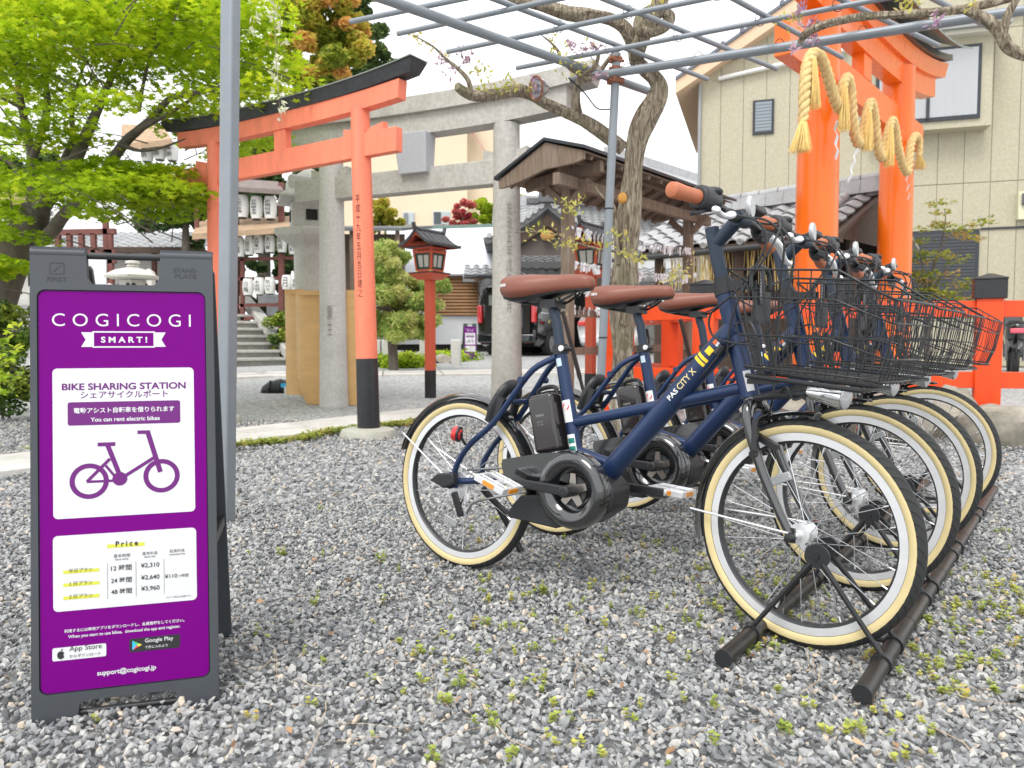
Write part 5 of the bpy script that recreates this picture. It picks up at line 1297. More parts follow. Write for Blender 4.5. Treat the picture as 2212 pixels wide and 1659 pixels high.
sprigs([(1040, 190), (1060, 180), (1075, 195), (1090, 185), (1100, 178), (1030, 150), (1046, 155), (1200, 130), (1215, 122), (1208, 140), (1192, 100), (1240, 148), (1258, 140), (1148, 190), (1110, 190), (1275, 95), (1190, 85), (965, 118), (895, 80), (905, 90), (930, 105), (1420, 8, 4.2), (1700, 50, 3.7), (1720, 40, 3.7), (2090, 2, 3.4), (2100, 8, 3.4), (1960, 5, 3.4), (1976, 0, 3.4), (1236, 445), (1228, 455), (1250, 436), (1215, 440), (1216, 520), (1205, 535), (1228, 530), (1244, 525), (1262, 522), (1300, 530), (1330, 505), (1350, 520), (1355, 555), (1340, 545), (1375, 560), (1385, 565), (1456, 600, 4.55), (1468, 590, 4.55), (1482, 578, 4.55), (1478, 596, 4.55), (1446, 612, 4.55), (1186, 505), (1172, 500), (1140, 498), (1205, 690, 4.6), (1196, 655, 4.6)], BUD_Y, 'young_leaves', 14, .020, (.02, .042))
sprigs([(1000, 110), (1010, 120), (1005, 132), (980, 142), (960, 130), (945, 132), (985, 152), (965, 158), (1230, 95), (1238, 100), (1245, 108), (1265, 112), (1280, 105), (1290, 100), (1300, 162), (1290, 170), (1150, 170), (1160, 180), (1155, 195), (1724, 30, 3.7), (1735, 20, 3.7), (1745, 60, 3.7), (1755, 82, 3.7), (1766, 90, 3.7), (1710, 108, 3.7), (2022, 40, 3.5), (2020, 50, 3.5), (1760, 45, 3.7)], BUD_P, 'flower_buds', 12, .012, (.02, .045))
sprigs([(590, 15, 3.5), (596, 40, 3.5), (600, 65, 3.5), (586, 30, 3.5), (602, 92, 3.5), (600, 130, 3.5), (605, 150, 3.5), (600, 170, 3.5), (606, 195, 3.5), (610, 225, 3.5), (612, 250, 3.5), (560, 40, 3.5), (540, 70, 3.5)], BUD_W, 'curled_leaves', 9, .016, (.02, .04))
G().ball(at(1345, 428, 4.69), (.03, .02, .035), 10, 6).obj('bracket_fungus', mat('orange_fungus', (.62, .30, .06), .7, var=.3, vs_=20), wis, world=True)
p = at(1158, 190, 4.42); Rl = frame_of((-.8, -.5, -.15))
lampd = thing('lamp_dish', 'round lamp dish with rusty rim fixed in the wisteria branch', 'lamp', p)
G().lathe([(.012, -.075), (.030, -.07), (.052, -.035), (.062, 0), (.060, 0), (.050, -.032), (.028, -.062), (.0, -.066)], 24, R=Rl, capb=True).obj('reflector', mat('dull_mirror', (.62, .63, .66), .25, .9), lampd)
G().tube([Rl @ np.array([.063 * math.cos(a), .063 * math.sin(a), 0]) for a in np.arange(28) * PI / 14], .006, 8, closed=True).obj('rim', RUST, lampd)
# ================================================================== buildings
WOOD_OLD = mat('weathered_timber', (.20, .145, .105), .8, var=.3, vs_=9, stretch=(6, 6, .8), bump=.35, bs=40, stain=(.30, .27, .23), sscale=3, samt=.5)
WOOD_DARK = mat('dark_timber', (.075, .05, .036), .75, var=.3, vs_=12, bump=.25, bs=40)
WOOD_SLAT = mat('brown_slat', (.36, .19, .085), .7, var=.25, vs_=6, stretch=(1, 8, 8), bump=.2, bs=30)
MAROON = mat('maroon_timber', (.16, .055, .045), .7, var=.25, vs_=10, bump=.15, bs=40)
TILE = mat('kawara_tile', (.43, .435, .445), .36, metal=.15, var=.16, vs_=3, bump=.1, bs=60, stain=(.22, .22, .22), sscale=5, samt=.4)
TILE_D = mat('dark_kawara', (.12, .122, .13), .5, var=.25, vs_=6)
PLASTER = mat('white_plaster', (.74, .75, .77), .8, var=.04, vs_=3)
WHITE_MET = mat('white_sheet_roof', (.72, .75, .80), .5, var=.05, vs_=2)
DARK_IN = mat('dark_interior', (.025, .022, .02), .9)
GLASS_D = mat('window_glass', (.10, .12, .13), .05, spec=1.0, coat=1.0)
BRONZE = mat('dark_window_frame', (.028, .032, .040), .4)
SIDING = mat('beige_siding', (.45, .415, .305), .85, var=.10, vs_=22, bump=.55, bs=38, stain=(.58, .56, .46), sscale=26, samt=.4)
PEACH = mat('peach_trim', (.70, .50, .34), .7, var=.05, vs_=3)
WPIPE = mat('white_pvc', (.74, .74, .71), .5)

# ---- beige two-storey house behind the orange gate
HC, HW = np.array([3.96, 16.5]), nrm(np.array([.95, -.31])); HN = np.array([HW[1], -HW[0]])      # HN faces the camera
HN = HN if np.dot(HN, -HC) > 0 else -HN
hz0 = gh(16.0)
def hp(t, z, out=0.0): p = HC + HW * t + HN * out; return np.array([p[0], p[1], z])
HEX, HEZ = np.array([HW[0], HW[1], 0]), np.array([0, 0, 1.0])
house = thing('house', 'beige panelled two storey house with gable roof behind the orange gate', 'house', (*HC, hz0))
PEAK_T, PEAK_Z, EAVE_Z = 5.6, 9.55, 6.25
def roof_z(t): return EAVE_Z + (PEAK_Z - EAVE_Z) * (t / PEAK_T if t < PEAK_T else (2 * PEAK_T - t) / PEAK_T)
hpris = lambda poly, t, t0=0.0: G().prism(poly, t, np.array([*HC, 0]), HEX, HEZ, t0=t0)
sgn = 1.0 if np.dot(np.cross(HEX, HEZ)[:2], HN) > 0 else -1.0
def hpanel(poly, o0, o1): return hpris(poly, sgn * (o1 - o0), sgn * o0)
hpanel([(0, hz0 - .1), (2 * PEAK_T, hz0 - .1), (2 * PEAK_T, EAVE_Z - .05), (PEAK_T, PEAK_Z - .05), (0, EAVE_Z - .05)], -5.0, 0.0).obj('wall', mat('siding_joint', (.24, .22, .17), .9), house, world=True, smooth=0)
pw = .455; k = 0
while k * pw < 10.8:
    t0_, t1_ = k * pw + .005, (k + 1) * pw - .005
    for za, zb in ((hz0, 3.74), (3.755, 6.6)):
        hpanel([(t0_, za), (t1_, za), (t1_, min(zb, roof_z(t1_) - .06)), (t0_, min(zb, roof_z(t0_) - .06))], .0005, .016).obj('wall_panel', SIDING, house, world=True, smooth=0)
    if roof_z(t0_) > 6.75: hpanel([(t0_, 6.612), (t1_, 6.612), (t1_, max(6.62, roof_z(t1_) - .06)), (t0_, max(6.62, roof_z(t0_) - .06))], .0005, .016).obj('wall_panel', SIDING, house, world=True, smooth=0)
    k += 1
# roof with barge board
for a, b_ in (((-.45, roof_z(-.45)), (PEAK_T, PEAK_Z)), ((PEAK_T, PEAK_Z), (2 * PEAK_T + .45, roof_z(2 * PEAK_T + .45)))):
    hpanel([(a[0], a[1] - .10), (b_[0], b_[1] - .10), (b_[0], b_[1] + .16), (a[0], a[1] + .16)], .30, .36).obj('barge_board', PEACH, house, world=True)
    hpanel([(a[0], a[1] - .09), (b_[0], b_[1] - .09), (b_[0], b_[1] + .02), (a[0], a[1] + .02)], -5, .30).obj('soffit', PEACH, house, world=True)
    rf_ = hpanel([(a[0], a[1] + .165), (b_[0], b_[1] + .165), (b_[0], b_[1] + .23), (a[0], a[1] + .23)], -5.2, .40).obj('roof', mat('slate_tile', (.13, .14, .17), .5, var=.2, vs_=5), house, world=True)
    n = 16
    for i in range(n):
        c = np.array(a) + (np.array(b_) - np.array(a)) * (i + .5) / n; G().tube([hp(c[0], c[1] + .235, -.2), hp(c[0], c[1] + .235, .42)], .05, 8).obj('verge_tile', MATS['slate_tile'], rf_, world=True)
# downpipe and duct at the wall
for t_ in (.03,): G().tube([hp(t_, hz0, .07), hp(t_, 6.1, .07)], .035, 10).obj('downpipe', mat('grey_pipe', (.30, .31, .32), .5), house, world=True)
G().tube([hp(.40, 6.18, .10), hp(2.9, 6.50, .10)], .045, 10).obj('wall_duct', WPIPE, house, world=True)
G().tube([hp(4.15, 6.82, .10), hp(7.0, 6.86, .10)], .04, 10).obj('wall_duct', WPIPE, house, world=True)
for t_ in (6.22, 6.5): G().tube([hp(t_, .3, .10), hp(t_, 6.6 if t_ > 6.3 else 5.9, .10)], .055, 12).obj('downpipe', WPIPE, house, world=True)
mb = G().box(hp(6.05, 3.25, .08), (.30, .14, .52), np.array([HEX, np.cross(HEZ, HEX), HEZ]).T).obj('meter_box', mat('cream_box', (.66, .63, .45), .6), house, world=True, bevel=.01)
G().box(hp(6.05, 3.36, .17), (.20, .08, .22), np.array([HEX, np.cross(HEZ, HEX), HEZ]).T).obj('meter', mat('smoked_cover', (.05, .055, .06), .15, coat=1), mb, world=True, bevel=.01)
# small louvre window
def hbox(t0, t1, z0, z1, o0, o1): return hpanel([(t0, z0), (t1, z0), (t1, z1), (t0, z1)], o0, o1)
wd = hbox(1.10, 1.52, 4.98, 5.68, .017, .05).obj('window', BRONZE, house, world=True)
hbox(1.15, 1.47, 5.03, 5.63, .051, .056).obj('pane', GLASS_D, wd, world=True)
for i in range(9): z = 5.05 + i * .066; hpanel([(1.15, z), (1.47, z), (1.47, z + .055), (1.15, z + .055)], .062 + .0, .070).obj('slat', mat('louvre_glass', (.22, .26, .29), .15, spec=.8), wd, world=True)
# bay window with curtains
bay = hbox(3.30, 5.34, 4.72, 6.42, .0165, .42).obj('bay_window', SIDING, house, world=True, smooth=0)
hbox(3.2, 5.54, 6.43, 6.50, .017, .78).obj('hood', mat('grey_hood', (.30, .31, .30), .5), bay, world=True); hbox(3.25, 5.49, 6.36, 6.43, .017, .66).obj('hood_soffit', mat('cream_soffit', (.62, .60, .50), .7), bay, world=True)
hbox(3.37, 5.15, 4.86, 6.22, .421, .46).obj('window_frame', BRONZE, bay, world=True)
for a, b_ in ((3.43, 4.24), (4.30, 5.09)):
    g = G(); n = 60; P_ = []
    for i in range(n + 1):
        t = a + (b_ - a) * i / n; o_ = .466 + .004 * math.sin(i * .62) + .0012 * math.sin(i * 1.9)
        P_ += [hp(t, 4.93, o_), hp(t, 6.16, o_)]
    g.add(P_, [(2 * i, 2 * i + 2, 2 * i + 3, 2 * i + 1) for i in range(n)]).obj('curtain', mat('net_curtain', (.40, .41, .43), .8), bay, world=True, smooth=80)
    m_ = MATS.get('clear_glass')
    if m_ is None:
        m_, N, L, b = nodes_of('clear_glass'); tr = N.new('ShaderNodeBsdfTransparent'); gl = N.new('ShaderNodeBsdfGlossy'); gl.inputs['Roughness'].default_value = .02
        ms = N.new('ShaderNodeMixShader'); ms.inputs[0].default_value = .10; L.new(tr.outputs[0], ms.inputs[1]); L.new(gl.outputs[0], ms.inputs[2]); L.new(ms.outputs[0], N['Material Output'].inputs['Surface']); MATS['clear_glass'] = m_
    hbox(a, b_, 4.93, 6.16, .482, .486).obj('pane', m_, bay, world=True)
hbox(4.24, 4.30, 4.90, 6.18, .461, .492).obj('mullion', BRONZE, bay, world=True)
# roller shutter on the ground floor
sh = hbox(3.9, 5.30, 1.2, 2.86, .017, .06).obj('shutter', BRONZE, house, world=True)
for i in range(24): z = 1.26 + i * .064; hbox(3.97, 5.23, z, z + .05, .0605, .075).obj('slat', mat('shutter_slat', (.06, .065, .075), .4, metal=.3), sh, world=True)
hbox(5.32, 6.35, 2.84, 2.88, .017, .04).obj('wall_trim', BRONZE, house, world=True); hbox(6.33, 6.37, .3, 2.84, .017, .04).obj('wall_trim', BRONZE, house, world=True)

# ---- pantile roofs
def pantile(w=.27, l=.27, n=8):
    """one S-shaped tile: x across, y up the slope, z out of the roof"""
    g = G(); top, bot = [], []
    for i in range(n + 1):
        u = i / n; x = (u - .5) * w * 1.04; z = .030 * math.sin(u * 2 * PI) + .012
        top += [(x, -l / 2, z + .028), (x, l / 2, z)]
        bot += [(x, -l / 2, z + .008)]
    g.add(top, [(2 * i, 2 * i + 2, 2 * i + 3, 2 * i + 1) for i in range(n)])
    g.add([p for i in range(n + 1) for p in (top[2 * i], bot[i])], [(2 * i + 1, 2 * i + 3, 2 * i + 2, 2 * i) for i in range(n)])
    return g
def tile_sheet(name, o, ex, ey, cols, rows, w, l, material, parent, step=.03):
    """many pantiles joined in one roof surface; o = lower left corner, ex along eave, ey up the slope (unit)"""
    ex, ey = nrm(ex), nrm(ey); ez = np.cross(ex, ey); V, F_ = [], []; n = 4
    for r in range(rows):
        for c in range(cols):
            b = len(V)
            for i in range(n + 1):
                u = i / n; z = .028 * math.sin(u * 2 * PI); p = np.asarray(o) + ex * (c + u) * w + ey * r * l
                V += [p + ez * (z + step), p + ey * l + ez * z, p + ez * (z + step * .2)]
            for i in range(n): F_ += [(b + 3 * i, b + 3 * i + 3, b + 3 * i + 4, b + 3 * i + 1), (b + 3 * i + 2, b + 3 * i + 5, b + 3 * i + 3, b + 3 * i)]
    ob = G().add(V, F_).obj(name, material, parent, world=True, smooth=0); tag(ob, kind='stuff'); return ob

# ---- small hall with tiled roof behind the orange gate
RE = np.array([4.80, 10.2, 2.62]); RG = nrm(np.array([-.70, .71, 0])); RS = nrm(np.array([-.71, -.70, 0])); RL, RUN, DROP = 3.2, 1.45, .66
hall = thing('offering_hall', 'small open shrine hall with grey tiled roof and hanging straw cords', 'shrine hall', (*(RE + RG * 1.8 + RS * .3)[:2], gh(10.5)))
sl = nrm(RS * RUN + np.array([0, 0, -DROP])); SLN = math.hypot(RUN, DROP); ez_ = np.cross(RG * -1, -sl); ez_ = ez_ if ez_[2] > 0 else -ez_
pt_mesh = pantile(.268, .25).mesh('tile', TILE, 40)
cols, rows = 12, 6
Mi = hall.matrix_basis.inverted()
und = G().loft([[RE + RG * a + RS * .0 + (0, 0, .0), RE + RG * a + sl * SLN, RE + RG * a + sl * SLN - (0, 0, .05), RE + RG * a - (0, 0, .06)] for a in (-.12, RL)]); roofd = und.obj('roof_deck', WOOD_DARK, hall, world=True)
for r in range(rows):
    for c in range(cols):
        p = RE + RG * (-.02 + (c + .5) * .268) + sl * ((r + .5) * SLN / rows) + ez_ * .008
        o = bpy.data.objects.new('tile', pt_mesh); COL.objects.link(o); o.parent = roofd
        R_ = Matrix((Vector(-RG), Vector(-sl), Vector(ez_))).transposed().to_4x4(); o.matrix_basis = Mi @ Matrix.Translation(Vector(p)) @ R_
for c in range(cols):
    p = RE + RG * (.07 + c * .268) + sl * (SLN + .005); G().lathe([(0, -.03), (.048, -.03), (.048, .012), (.03, .014), (.026, .008), (0, .008)], 14, c=p + ez_ * .03, R=frame_of(sl)).obj('eave_tile', TILE, roofd, world=True)
# back slope, ridge and rolls
bs = nrm(-RS * RUN + np.array([0, 0, -DROP])); G().loft([[RE + RG * a, RE + RG * a + bs * SLN, RE + RG * a + bs * SLN + (0, 0, .04), RE + RG * a + (0, 0, .05)] for a in (-.12, RL)]).obj('back_slope', TILE, hall, world=True)
for j, (w, z, h) in enumerate(((.22, .07, .07), (.19, .135, .06), (.16, .19, .05))):
    for i in range(12): G().beam(RE + RG * (-.10 + i * .268) + (0, 0, z), RE + RG * (-.10 + (i + 1) * .268 - .006) + (0, 0, z), w, h).obj('ridge_tile', TILE, roofd, world=True)
for i in range(11): G().tube([RE + RG * (-.10 + i * .29) + (0, 0, .235), RE + RG * (-.10 + (i + 1) * .29 - .01) + (0, 0, .235)], [.062, .056], 10).obj('ridge_cap', TILE, roofd, world=True)
og = G().lathe([(0, -.05), (.12, -.05), (.14, 0), (.12, .04), (.07, .05), (.05, .03), (0, .03)], 16, c=RE + RG * -.16 + (0, 0, .20), R=frame_of(-RG)); og.box(RE + RG * -.15 + (0, 0, .05), (.12, .12, .22), rotz(.78)); og.obj('ridge_end', TILE_D, hall, world=True)
for i in range(7): G().tube([RE + RG * .36 + sl * (.04 + i * SLN / 7) + ez_ * .055, RE + RG * .36 + sl * (.04 + (i + 1) * SLN / 7 + .01) + ez_ * .055], [.062, .074], 12).obj('roll_tile', TILE, roofd, world=True)
G().tube([RE + sl * (SLN + .03) + RG * -.1 - (0, 0, .05), RE + sl * (SLN + .03) + RG * RL - (0, 0, .05)], .035, 10).obj('gutter', mat('dark_gutter', (.05, .052, .055), .45), hall, world=True)
eave = RE + sl * (SLN - .16)
for a in (.06, 1.25, 2.5):
    p = eave + RG * a; G().beam((p[0], p[1], gh(p[1]) - .05), (p[0], p[1], p[2] - .04), .11, .11).obj('post', WOOD_DARK, hall, world=True)
p0, p1 = eave + RG * -.1, eave + RG * RL; G().beam(p0 - (0, 0, .09), p1 - (0, 0, .09), .10, .12).obj('eave_beam', WOOD_DARK, hall, world=True)
# gable end facing the camera's right, rear wall, counter
bk0, bk1 = RE + RG * .1 + RS * -.9, RE + RG * 3.0 + RS * -.9
G().loft([[np.array([q[0], q[1], gh(q[1])]), np.array([q[0], q[1], 2.3]), np.array([q[0], q[1], 2.3]) - RS * .06, np.array([q[0], q[1], gh(q[1])]) - RS * .06] for q in (bk0, bk1)]).obj('rear_wall', DARK_IN, hall, world=True)
for i in range(4):
    a = .35 + i * .7; q = RE + RG * a + RS * -.82; G().box((q[0], q[1], 1.5), (.5, .03, .55), rotz(math.atan2(RG[1], RG[0]))).obj('lattice_panel', WOOD_DARK, hall, world=True)
q0, q1 = RE + RG * .1 + RS * .75, RE + RG * 2.5 + RS * .75; G().beam((q0[0], q0[1], .75), (q1[0], q1[1], .75), .12, .9).obj('counter', WOOD_DARK, hall, world=True)
for s_ in (.75, -.9):
    q = RE + RG * .0 + RS * s_; G().beam((q[0], q[1], gh(10)), (q[0], q[1], 2.35 if s_ < 0 else 2.2), .10, .10).obj('post', WOOD_DARK, hall, world=True)
gg = G().add([RE + RG * -.04 - (0, 0, .06), RE + RG * -.04 + sl * (SLN - .1) - (0, 0, .06), RE + RG * -.04 + bs * (SLN - .1) - (0, 0, .06)], [(0, 1, 2)]); gg.obj('gable', WOOD_DARK, hall, world=True, smooth=0)
st = G()
for i in range(150):
    a = random.uniform(.1, 2.55); p = eave + RG * a + RS * -.02 - (0, 0, .14); ln = random.uniform(.28, .55); d = np.array([random.gauss(0, .03), random.gauss(0, .03), -ln])
    st.tube([p, p + d * .5 + rng.normal(0, .006, 3), p + d], .0042, 4, cap=False)
o = st.obj('straw_cords', STRAW2, hall, world=True); tag(o, kind='stuff')
for i, a in enumerate((.55, 1.9, 2.4)):
    p = eave + RG * a - (0, 0, .2); G().ball(p - (0, 0, .22), (.03, .03, .045), 10, 6).obj('bulb', PAPER, hall, world=True); G().tube([p, p - (0, 0, .18)], .006, 5).obj('bulb_cord', WIRE, hall, world=True)

# ---- roofed rack with strings of paper fortunes
OP, OV = np.array([.478, 6.6, 0]), nrm(np.array([.63, .777, 0])); OL = np.array([-OV[1], OV[0], 0]); OT = 2.28  # rack position, lengths and heights scaled towards the camera from an earlier layout
orack = thing('fortune_rack', 'open timber rack with small gabled roof and strings of tied paper', 'rack', (*(OP + OV * OT / 2)[:2], 0))
for t_ in (0, OT):
    p = OP + OV * t_; G().beam((p[0], p[1], gh(p[1]) - .05), (p[0], p[1], 2.22), .088, .088, up=OV).obj('post', WOOD_OLD, orack, world=True, bevel=.005)
    G().beam(p + OL * -.34 + (0, 0, 2.13), p + OL * .44 + (0, 0, 2.06), .06, .095).obj('bracket_beam', WOOD_OLD, orack, world=True, bevel=.003)
    for s_, zz in ((-.22, 2.03), (.22, 2.015)): G().beam(p + OL * s_ * .2 + (0, 0, 1.87), p + OL * s_ + (0, 0, zz), .044, .06).obj('brace', WOOD_OLD, orack, world=True)
G().beam(OP + OV * -.31 + (0, 0, 2.012) - OL * .095, OP + OV * (OT + .3) + (0, 0, 2.012) - OL * .095, .066, .095).obj('long_beam', WOOD_OLD, orack, world=True, bevel=.003)
G().beam(OP + OV * -.22 + (0, 0, 2.262), OP + OV * (OT + .22) + (0, 0, 2.262), .066, .066).obj('ridge_beam', WOOD_OLD, orack, world=True)
for sg, w, zf in ((1, .50, 2.055), (-1, .37, 2.18)):
    for i in range(3):                                                     # board soffit
        u0, u1 = i / 3, (i + 1) / 3 - .01
        A_ = [OP + OV * a + OL * sg * w * u + (0, 0, 2.30 + (zf - 2.30) * u) for a in (-.29, OT + .29) for u in (u0, u1)]
        G().add(A_ + [q + np.array([0, 0, .015]) for q in A_], [(0, 1, 3, 2), (4, 6, 7, 5), (0, 4, 5, 1), (2, 3, 7, 6), (0, 2, 6, 4), (1, 5, 7, 3)]).obj('soffit_board', WOOD_OLD, orack, world=True)
    A_ = [OP + OV * a + OL * sg * (w + .035) * u + (0, 0, 2.325 + (zf - 2.305) * u) for a in (-.35, OT + .33) for u in (0, 1)]
    G().add(A_ + [q + np.array([0, 0, .026]) for q in A_], [(0, 1, 3, 2), (4, 6, 7, 5), (0, 4, 5, 1), (2, 3, 7, 6), (0, 2, 6, 4), (1, 5, 7, 3)]).obj('roof_sheet', mat('dark_metal_roof', (.055, .062, .075), .4, metal=.4), orack, world=True)
    for k in range(12):
        a = -.18 + k * .235; G().beam(OP + OV * a + (0, 0, 2.27), OP + OV * a + OL * sg * w * .97 + (0, 0, zf - .022), .026, .033).obj('rafter', WOOD_OLD, orack, world=True)
    rings = []                                                             # curved barge boards
    for u in np.linspace(0, 1, 9):
        zt = 2.312 + (zf - 2.30) * u; dp_ = .147 * (1 - u) ** .8 + .066
        q = OP + OV * -.325 + OL * sg * w * u; rings.append([q + (0, 0, zt), q + (0, 0, zt - dp_), q + OV * .033 + (0, 0, zt - dp_), q + OV * .033 + (0, 0, zt)])
    G().loft(rings).obj('barge_board', WOOD_OLD, orack, world=True)
for z in (.60, .93): G().beam(OP + (0, 0, z), OP + OV * OT + (0, 0, z + .03), .033, .066).obj('rail', WOOD_OLD, orack, world=True)
strip = G(); strip.add([(-.011, 0, 0), (.011, 0, 0), (.014, .004, -.055), (-.006, .004, -.06)], [(0, 1, 2, 3)]); strip.add([(-.012, .001, .0), (.012, .001, 0), (.004, .012, -.035), (-.020, .010, -.05)], [(0, 1, 2, 3)]); strip.add([(-.016, -.004, .008), (.016, -.004, .006), (.014, -.006, -.012), (-.016, -.006, -.010)], [(0, 1, 2, 3)])
strip_me = strip.mesh('paper_strip', PAPER, 0)
for z0, z1, k, lb, off in ((1.66, 1.69, 40, 'highest', -.04), (1.37, 1.40, 56, 'second highest', -.03), (1.17, 1.18, 44, 'third highest', -.035), (.99, 1.0, 30, 'lowest', -.03)):
    a, b_ = OP + OL * off + (0, 0, z0), OP + OV * OT + OL * off + (0, 0, z1)
    stt = thing('fortune_string', lb + ' string of tied white paper fortunes on the timber rack', 'paper string', a, 0, 'strings of paper fortunes')
    pts = [a + (b_ - a) * i / 14 - np.array([0, 0, .03 * math.sin(PI * i / 14)]) for i in range(15)]; G().tube(pts, .003, 5).obj('string', WIRE, stt, world=True)
    Ms = stt.matrix_basis.inverted()
    for i in range(k):
        u = (i + random.uniform(.1, .9)) / k; p = a + (b_ - a) * u - np.array([0, 0, .03 * math.sin(PI * u)])
        o = bpy.data.objects.new('paper_strip', strip_me); COL.objects.link(o); o.parent = stt
        s_ = random.uniform(.95, 1.6); o.matrix_basis = Ms @ Matrix.Translation(Vector(p)) @ Matrix.Rotation(math.atan2(OV[1], OV[0]) + random.gauss(0, .5), 4, 'Z') @ Matrix.Rotation(random.gauss(0, .35), 4, 'Y') @ Matrix.Scale(s_, 4)

# ---- main hall with porch, white annex, apartment block
YM = 21.5; gm = gh(YM)
mh = thing('main_hall', 'large shrine building with grey tiled roofs and a gabled porch', 'shrine hall', (3.0, YM, gm))
tile_sheet('lower_roof', at(1000, 600, YM), (1, 0, 0), (0, 1.7, .75), 34, 9, .27, .25, TILE, mh)
pe = at(1000, 600, YM); G().beam(pe + (0, 0, -.06), pe + (9.2, 0, -.06), .12, .12).obj('eave', mat('eave_grey', (.20, .205, .21), .6), mh, world=True)
tile_sheet('upper_roof', at(1060, 545, YM + 2.5), (1, 0, 0), (0, 1.6, 1.0), 42, 16, .27, .25, TILE, mh)
ur = at(1060, 545, YM + 2.5); G().beam(ur + nrm(np.array([0, 1.6, 1.0])) * 4.05, ur + nrm(np.array([0, 1.6, 1.0])) * 4.05 + (11.4, 0, 0), .4, .45).obj('main_ridge', TILE, mh, world=True)
# far grey roof ridge to the right of the rack roof
ra, rb_ = at(1312, 336, 25.5), at(1535, 404, 31.0); rd_ = nrm((rb_ - ra) * [1, 1, 0]); rn_ = np.array([-rd_[1], rd_[0], 0])
G().loft([[q + (0, 0, .1), q + rn_ * 2.4 - (0, 0, 1.5), q + rn_ * 2.4 - (0, 0, 1.65), q - (0, 0, .15), q - rn_ * 2.4 - (0, 0, 1.65), q - rn_ * 2.4 - (0, 0, 1.5)] for q in (ra, rb_)]).obj('rear_roof', TILE, mh, world=True, smooth=0)
G().beam(ra + (0, 0, .15), rb_ + (0, 0, .15), .3, .3).obj('rear_ridge', TILE, mh, world=True)
# gabled porch
pc = at(1182, 560, YM - .35); g1 = G()
prf = [(u, .95 * (1 - abs(u)) ** 1.5) for u in np.linspace(-1, 1, 21)]
G().loft([[pc + (u * 1.75, dy, z + .55) for u, z in prf] + [pc + (u * 1.72, dy, z + .38) for u, z in prf[::-1]] for dy in (-.3, 2.6)]).obj('porch_roof', TILE_D, mh, world=True)
for i in range(1, 20):
    u, z = prf[i]; G().tube([pc + (u * 1.75, -.34, z + .58), pc + (u * 1.75, 2.5, z + .58)], .075, 8).obj('porch_tile', TILE, mh, world=True)
G().loft([[pc + (u * 1.45, -.18 + d, z * .9 + .36) for u, z in prf] + [pc + (u * 1.45, -.18 + d, z * .80 + .12) for u, z in prf[::-1]] for d in (0, .08)]).obj('porch_gable', WOOD_DARK, mh, world=True)
G().add([pc + (-1.3, -.02, .1), pc + (1.3, -.02, .1), pc + (0, -.02, 1.15)], [(0, 1, 2)]).obj('gable_panel', mat('gable_board', (.12, .10, .09), .8), mh, world=True, smooth=0)
cr_ = G().ball(pc + (.0, -.2, .62), (.2, .06, .15), 10, 6); cr_.obj('gable_carving', mat('ochre_carving', (.45, .24, .08), .7), mh, world=True)
og = G().box(pc + (0, -.3, 1.62), (.5, .25, .3)); og.box(pc + (-.4, -.3, 1.52), (.35, .2, .18)); og.box(pc + (.4, -.3, 1.52), (.35, .2, .18)); og.ball(pc + (0, -.3, 1.82), (.18, .12, .16), 10, 6); og.obj('ridge_ornament', TILE_D, mh, world=True, bevel=.03)
G().box(pc + (2.0, 1.2, -1.4), (7.2, .2, 2.9)).obj('front_wall', PLASTER, mh, world=True)
G().box(pc + (.6, 1.05, -1.5), (3.6, .1, 2.4)).obj('entrance', DARK_IN, mh, world=True)
bl_ = G()
for i in range(40): bl_.box(pc + (-1.1 + i * .085, .95, -.62), (.03, .02, .22))
o = bl_.obj('bamboo_blind', mat('bamboo', (.42, .30, .14), .7), mh, world=True); tag(o, kind='stuff')
G().ball(pc + (.35, .92, -.35), (.95, .06, .16), 16, 6).obj('transom_carving', WOOD_DARK, mh, world=True)
for i in range(8):
    q = pc + (2.6 + i * .42, .98, -1.75); f_ = G().box(q, (.40, .05, 1.5)).obj('window', mat('shoji', (.36, .37, .36), .8), mh, world=True)
    for j in range(3): G().box(q + (0, -.03, -.5 + j * .5), (.40, .02, .03)).obj('muntin', WOOD_DARK, f_, world=True)
    for j in (-1, 0, 1): G().box(q + (j * .195, -.04, 0), (.025, .02, 1.5)).obj('muntin', WOOD_DARK, f_, world=True)
for x in (-1.35, 1.45): G().beam(pc + (x, .2, -2.9), pc + (x, .2, .3), .16, .16).obj('porch_post', WOOD_DARK, mh, world=True)

an = thing('white_annex', 'long white building with pale sheet roof and brown slatted window', 'building', at(950, 740, 22.3) * [1, 1, 0] + [0, 0, gm])
a0, a1 = at(835, 592, 22.2), at(1110, 592, 22.2); b0_, b1_ = at(835, 494, 23.6), at(1110, 486, 23.6)
G().add([a0, a1, b1_, b0_, a0 + (0, .05, -.05), a1 + (0, .05, -.05), b1_ + (0, .05, -.06), b0_ + (0, .05, -.06)], [(0, 1, 2, 3), (7, 6, 5, 4), (0, 4, 5, 1), (1, 5, 6, 2), (2, 6, 7, 3), (3, 7, 4, 0)]).obj('roof', WHITE_MET, an, world=True, smooth=0)
G().beam(b0_, b1_, .12, .09).obj('roof_trim', mat('green_trim', (.16, .25, .21), .5), an, world=True)
wl_ = np.array([(a0[0] + a1[0]) / 2, 22.55, 0]); G().box((wl_[0], 22.6, (gm + .25 + a0[2]) / 2), (a1[0] - a0[0], .2, a0[2] - gm - .25)).obj('wall', PLASTER, an, world=True)
G().box((wl_[0], 22.66, gm + .1), (a1[0] - a0[0] - .3, .12, .34)).obj('plinth', DARK_IN, an, world=True)
s0, s1 = at(942, 590, 22.45), at(1033, 682, 22.45)
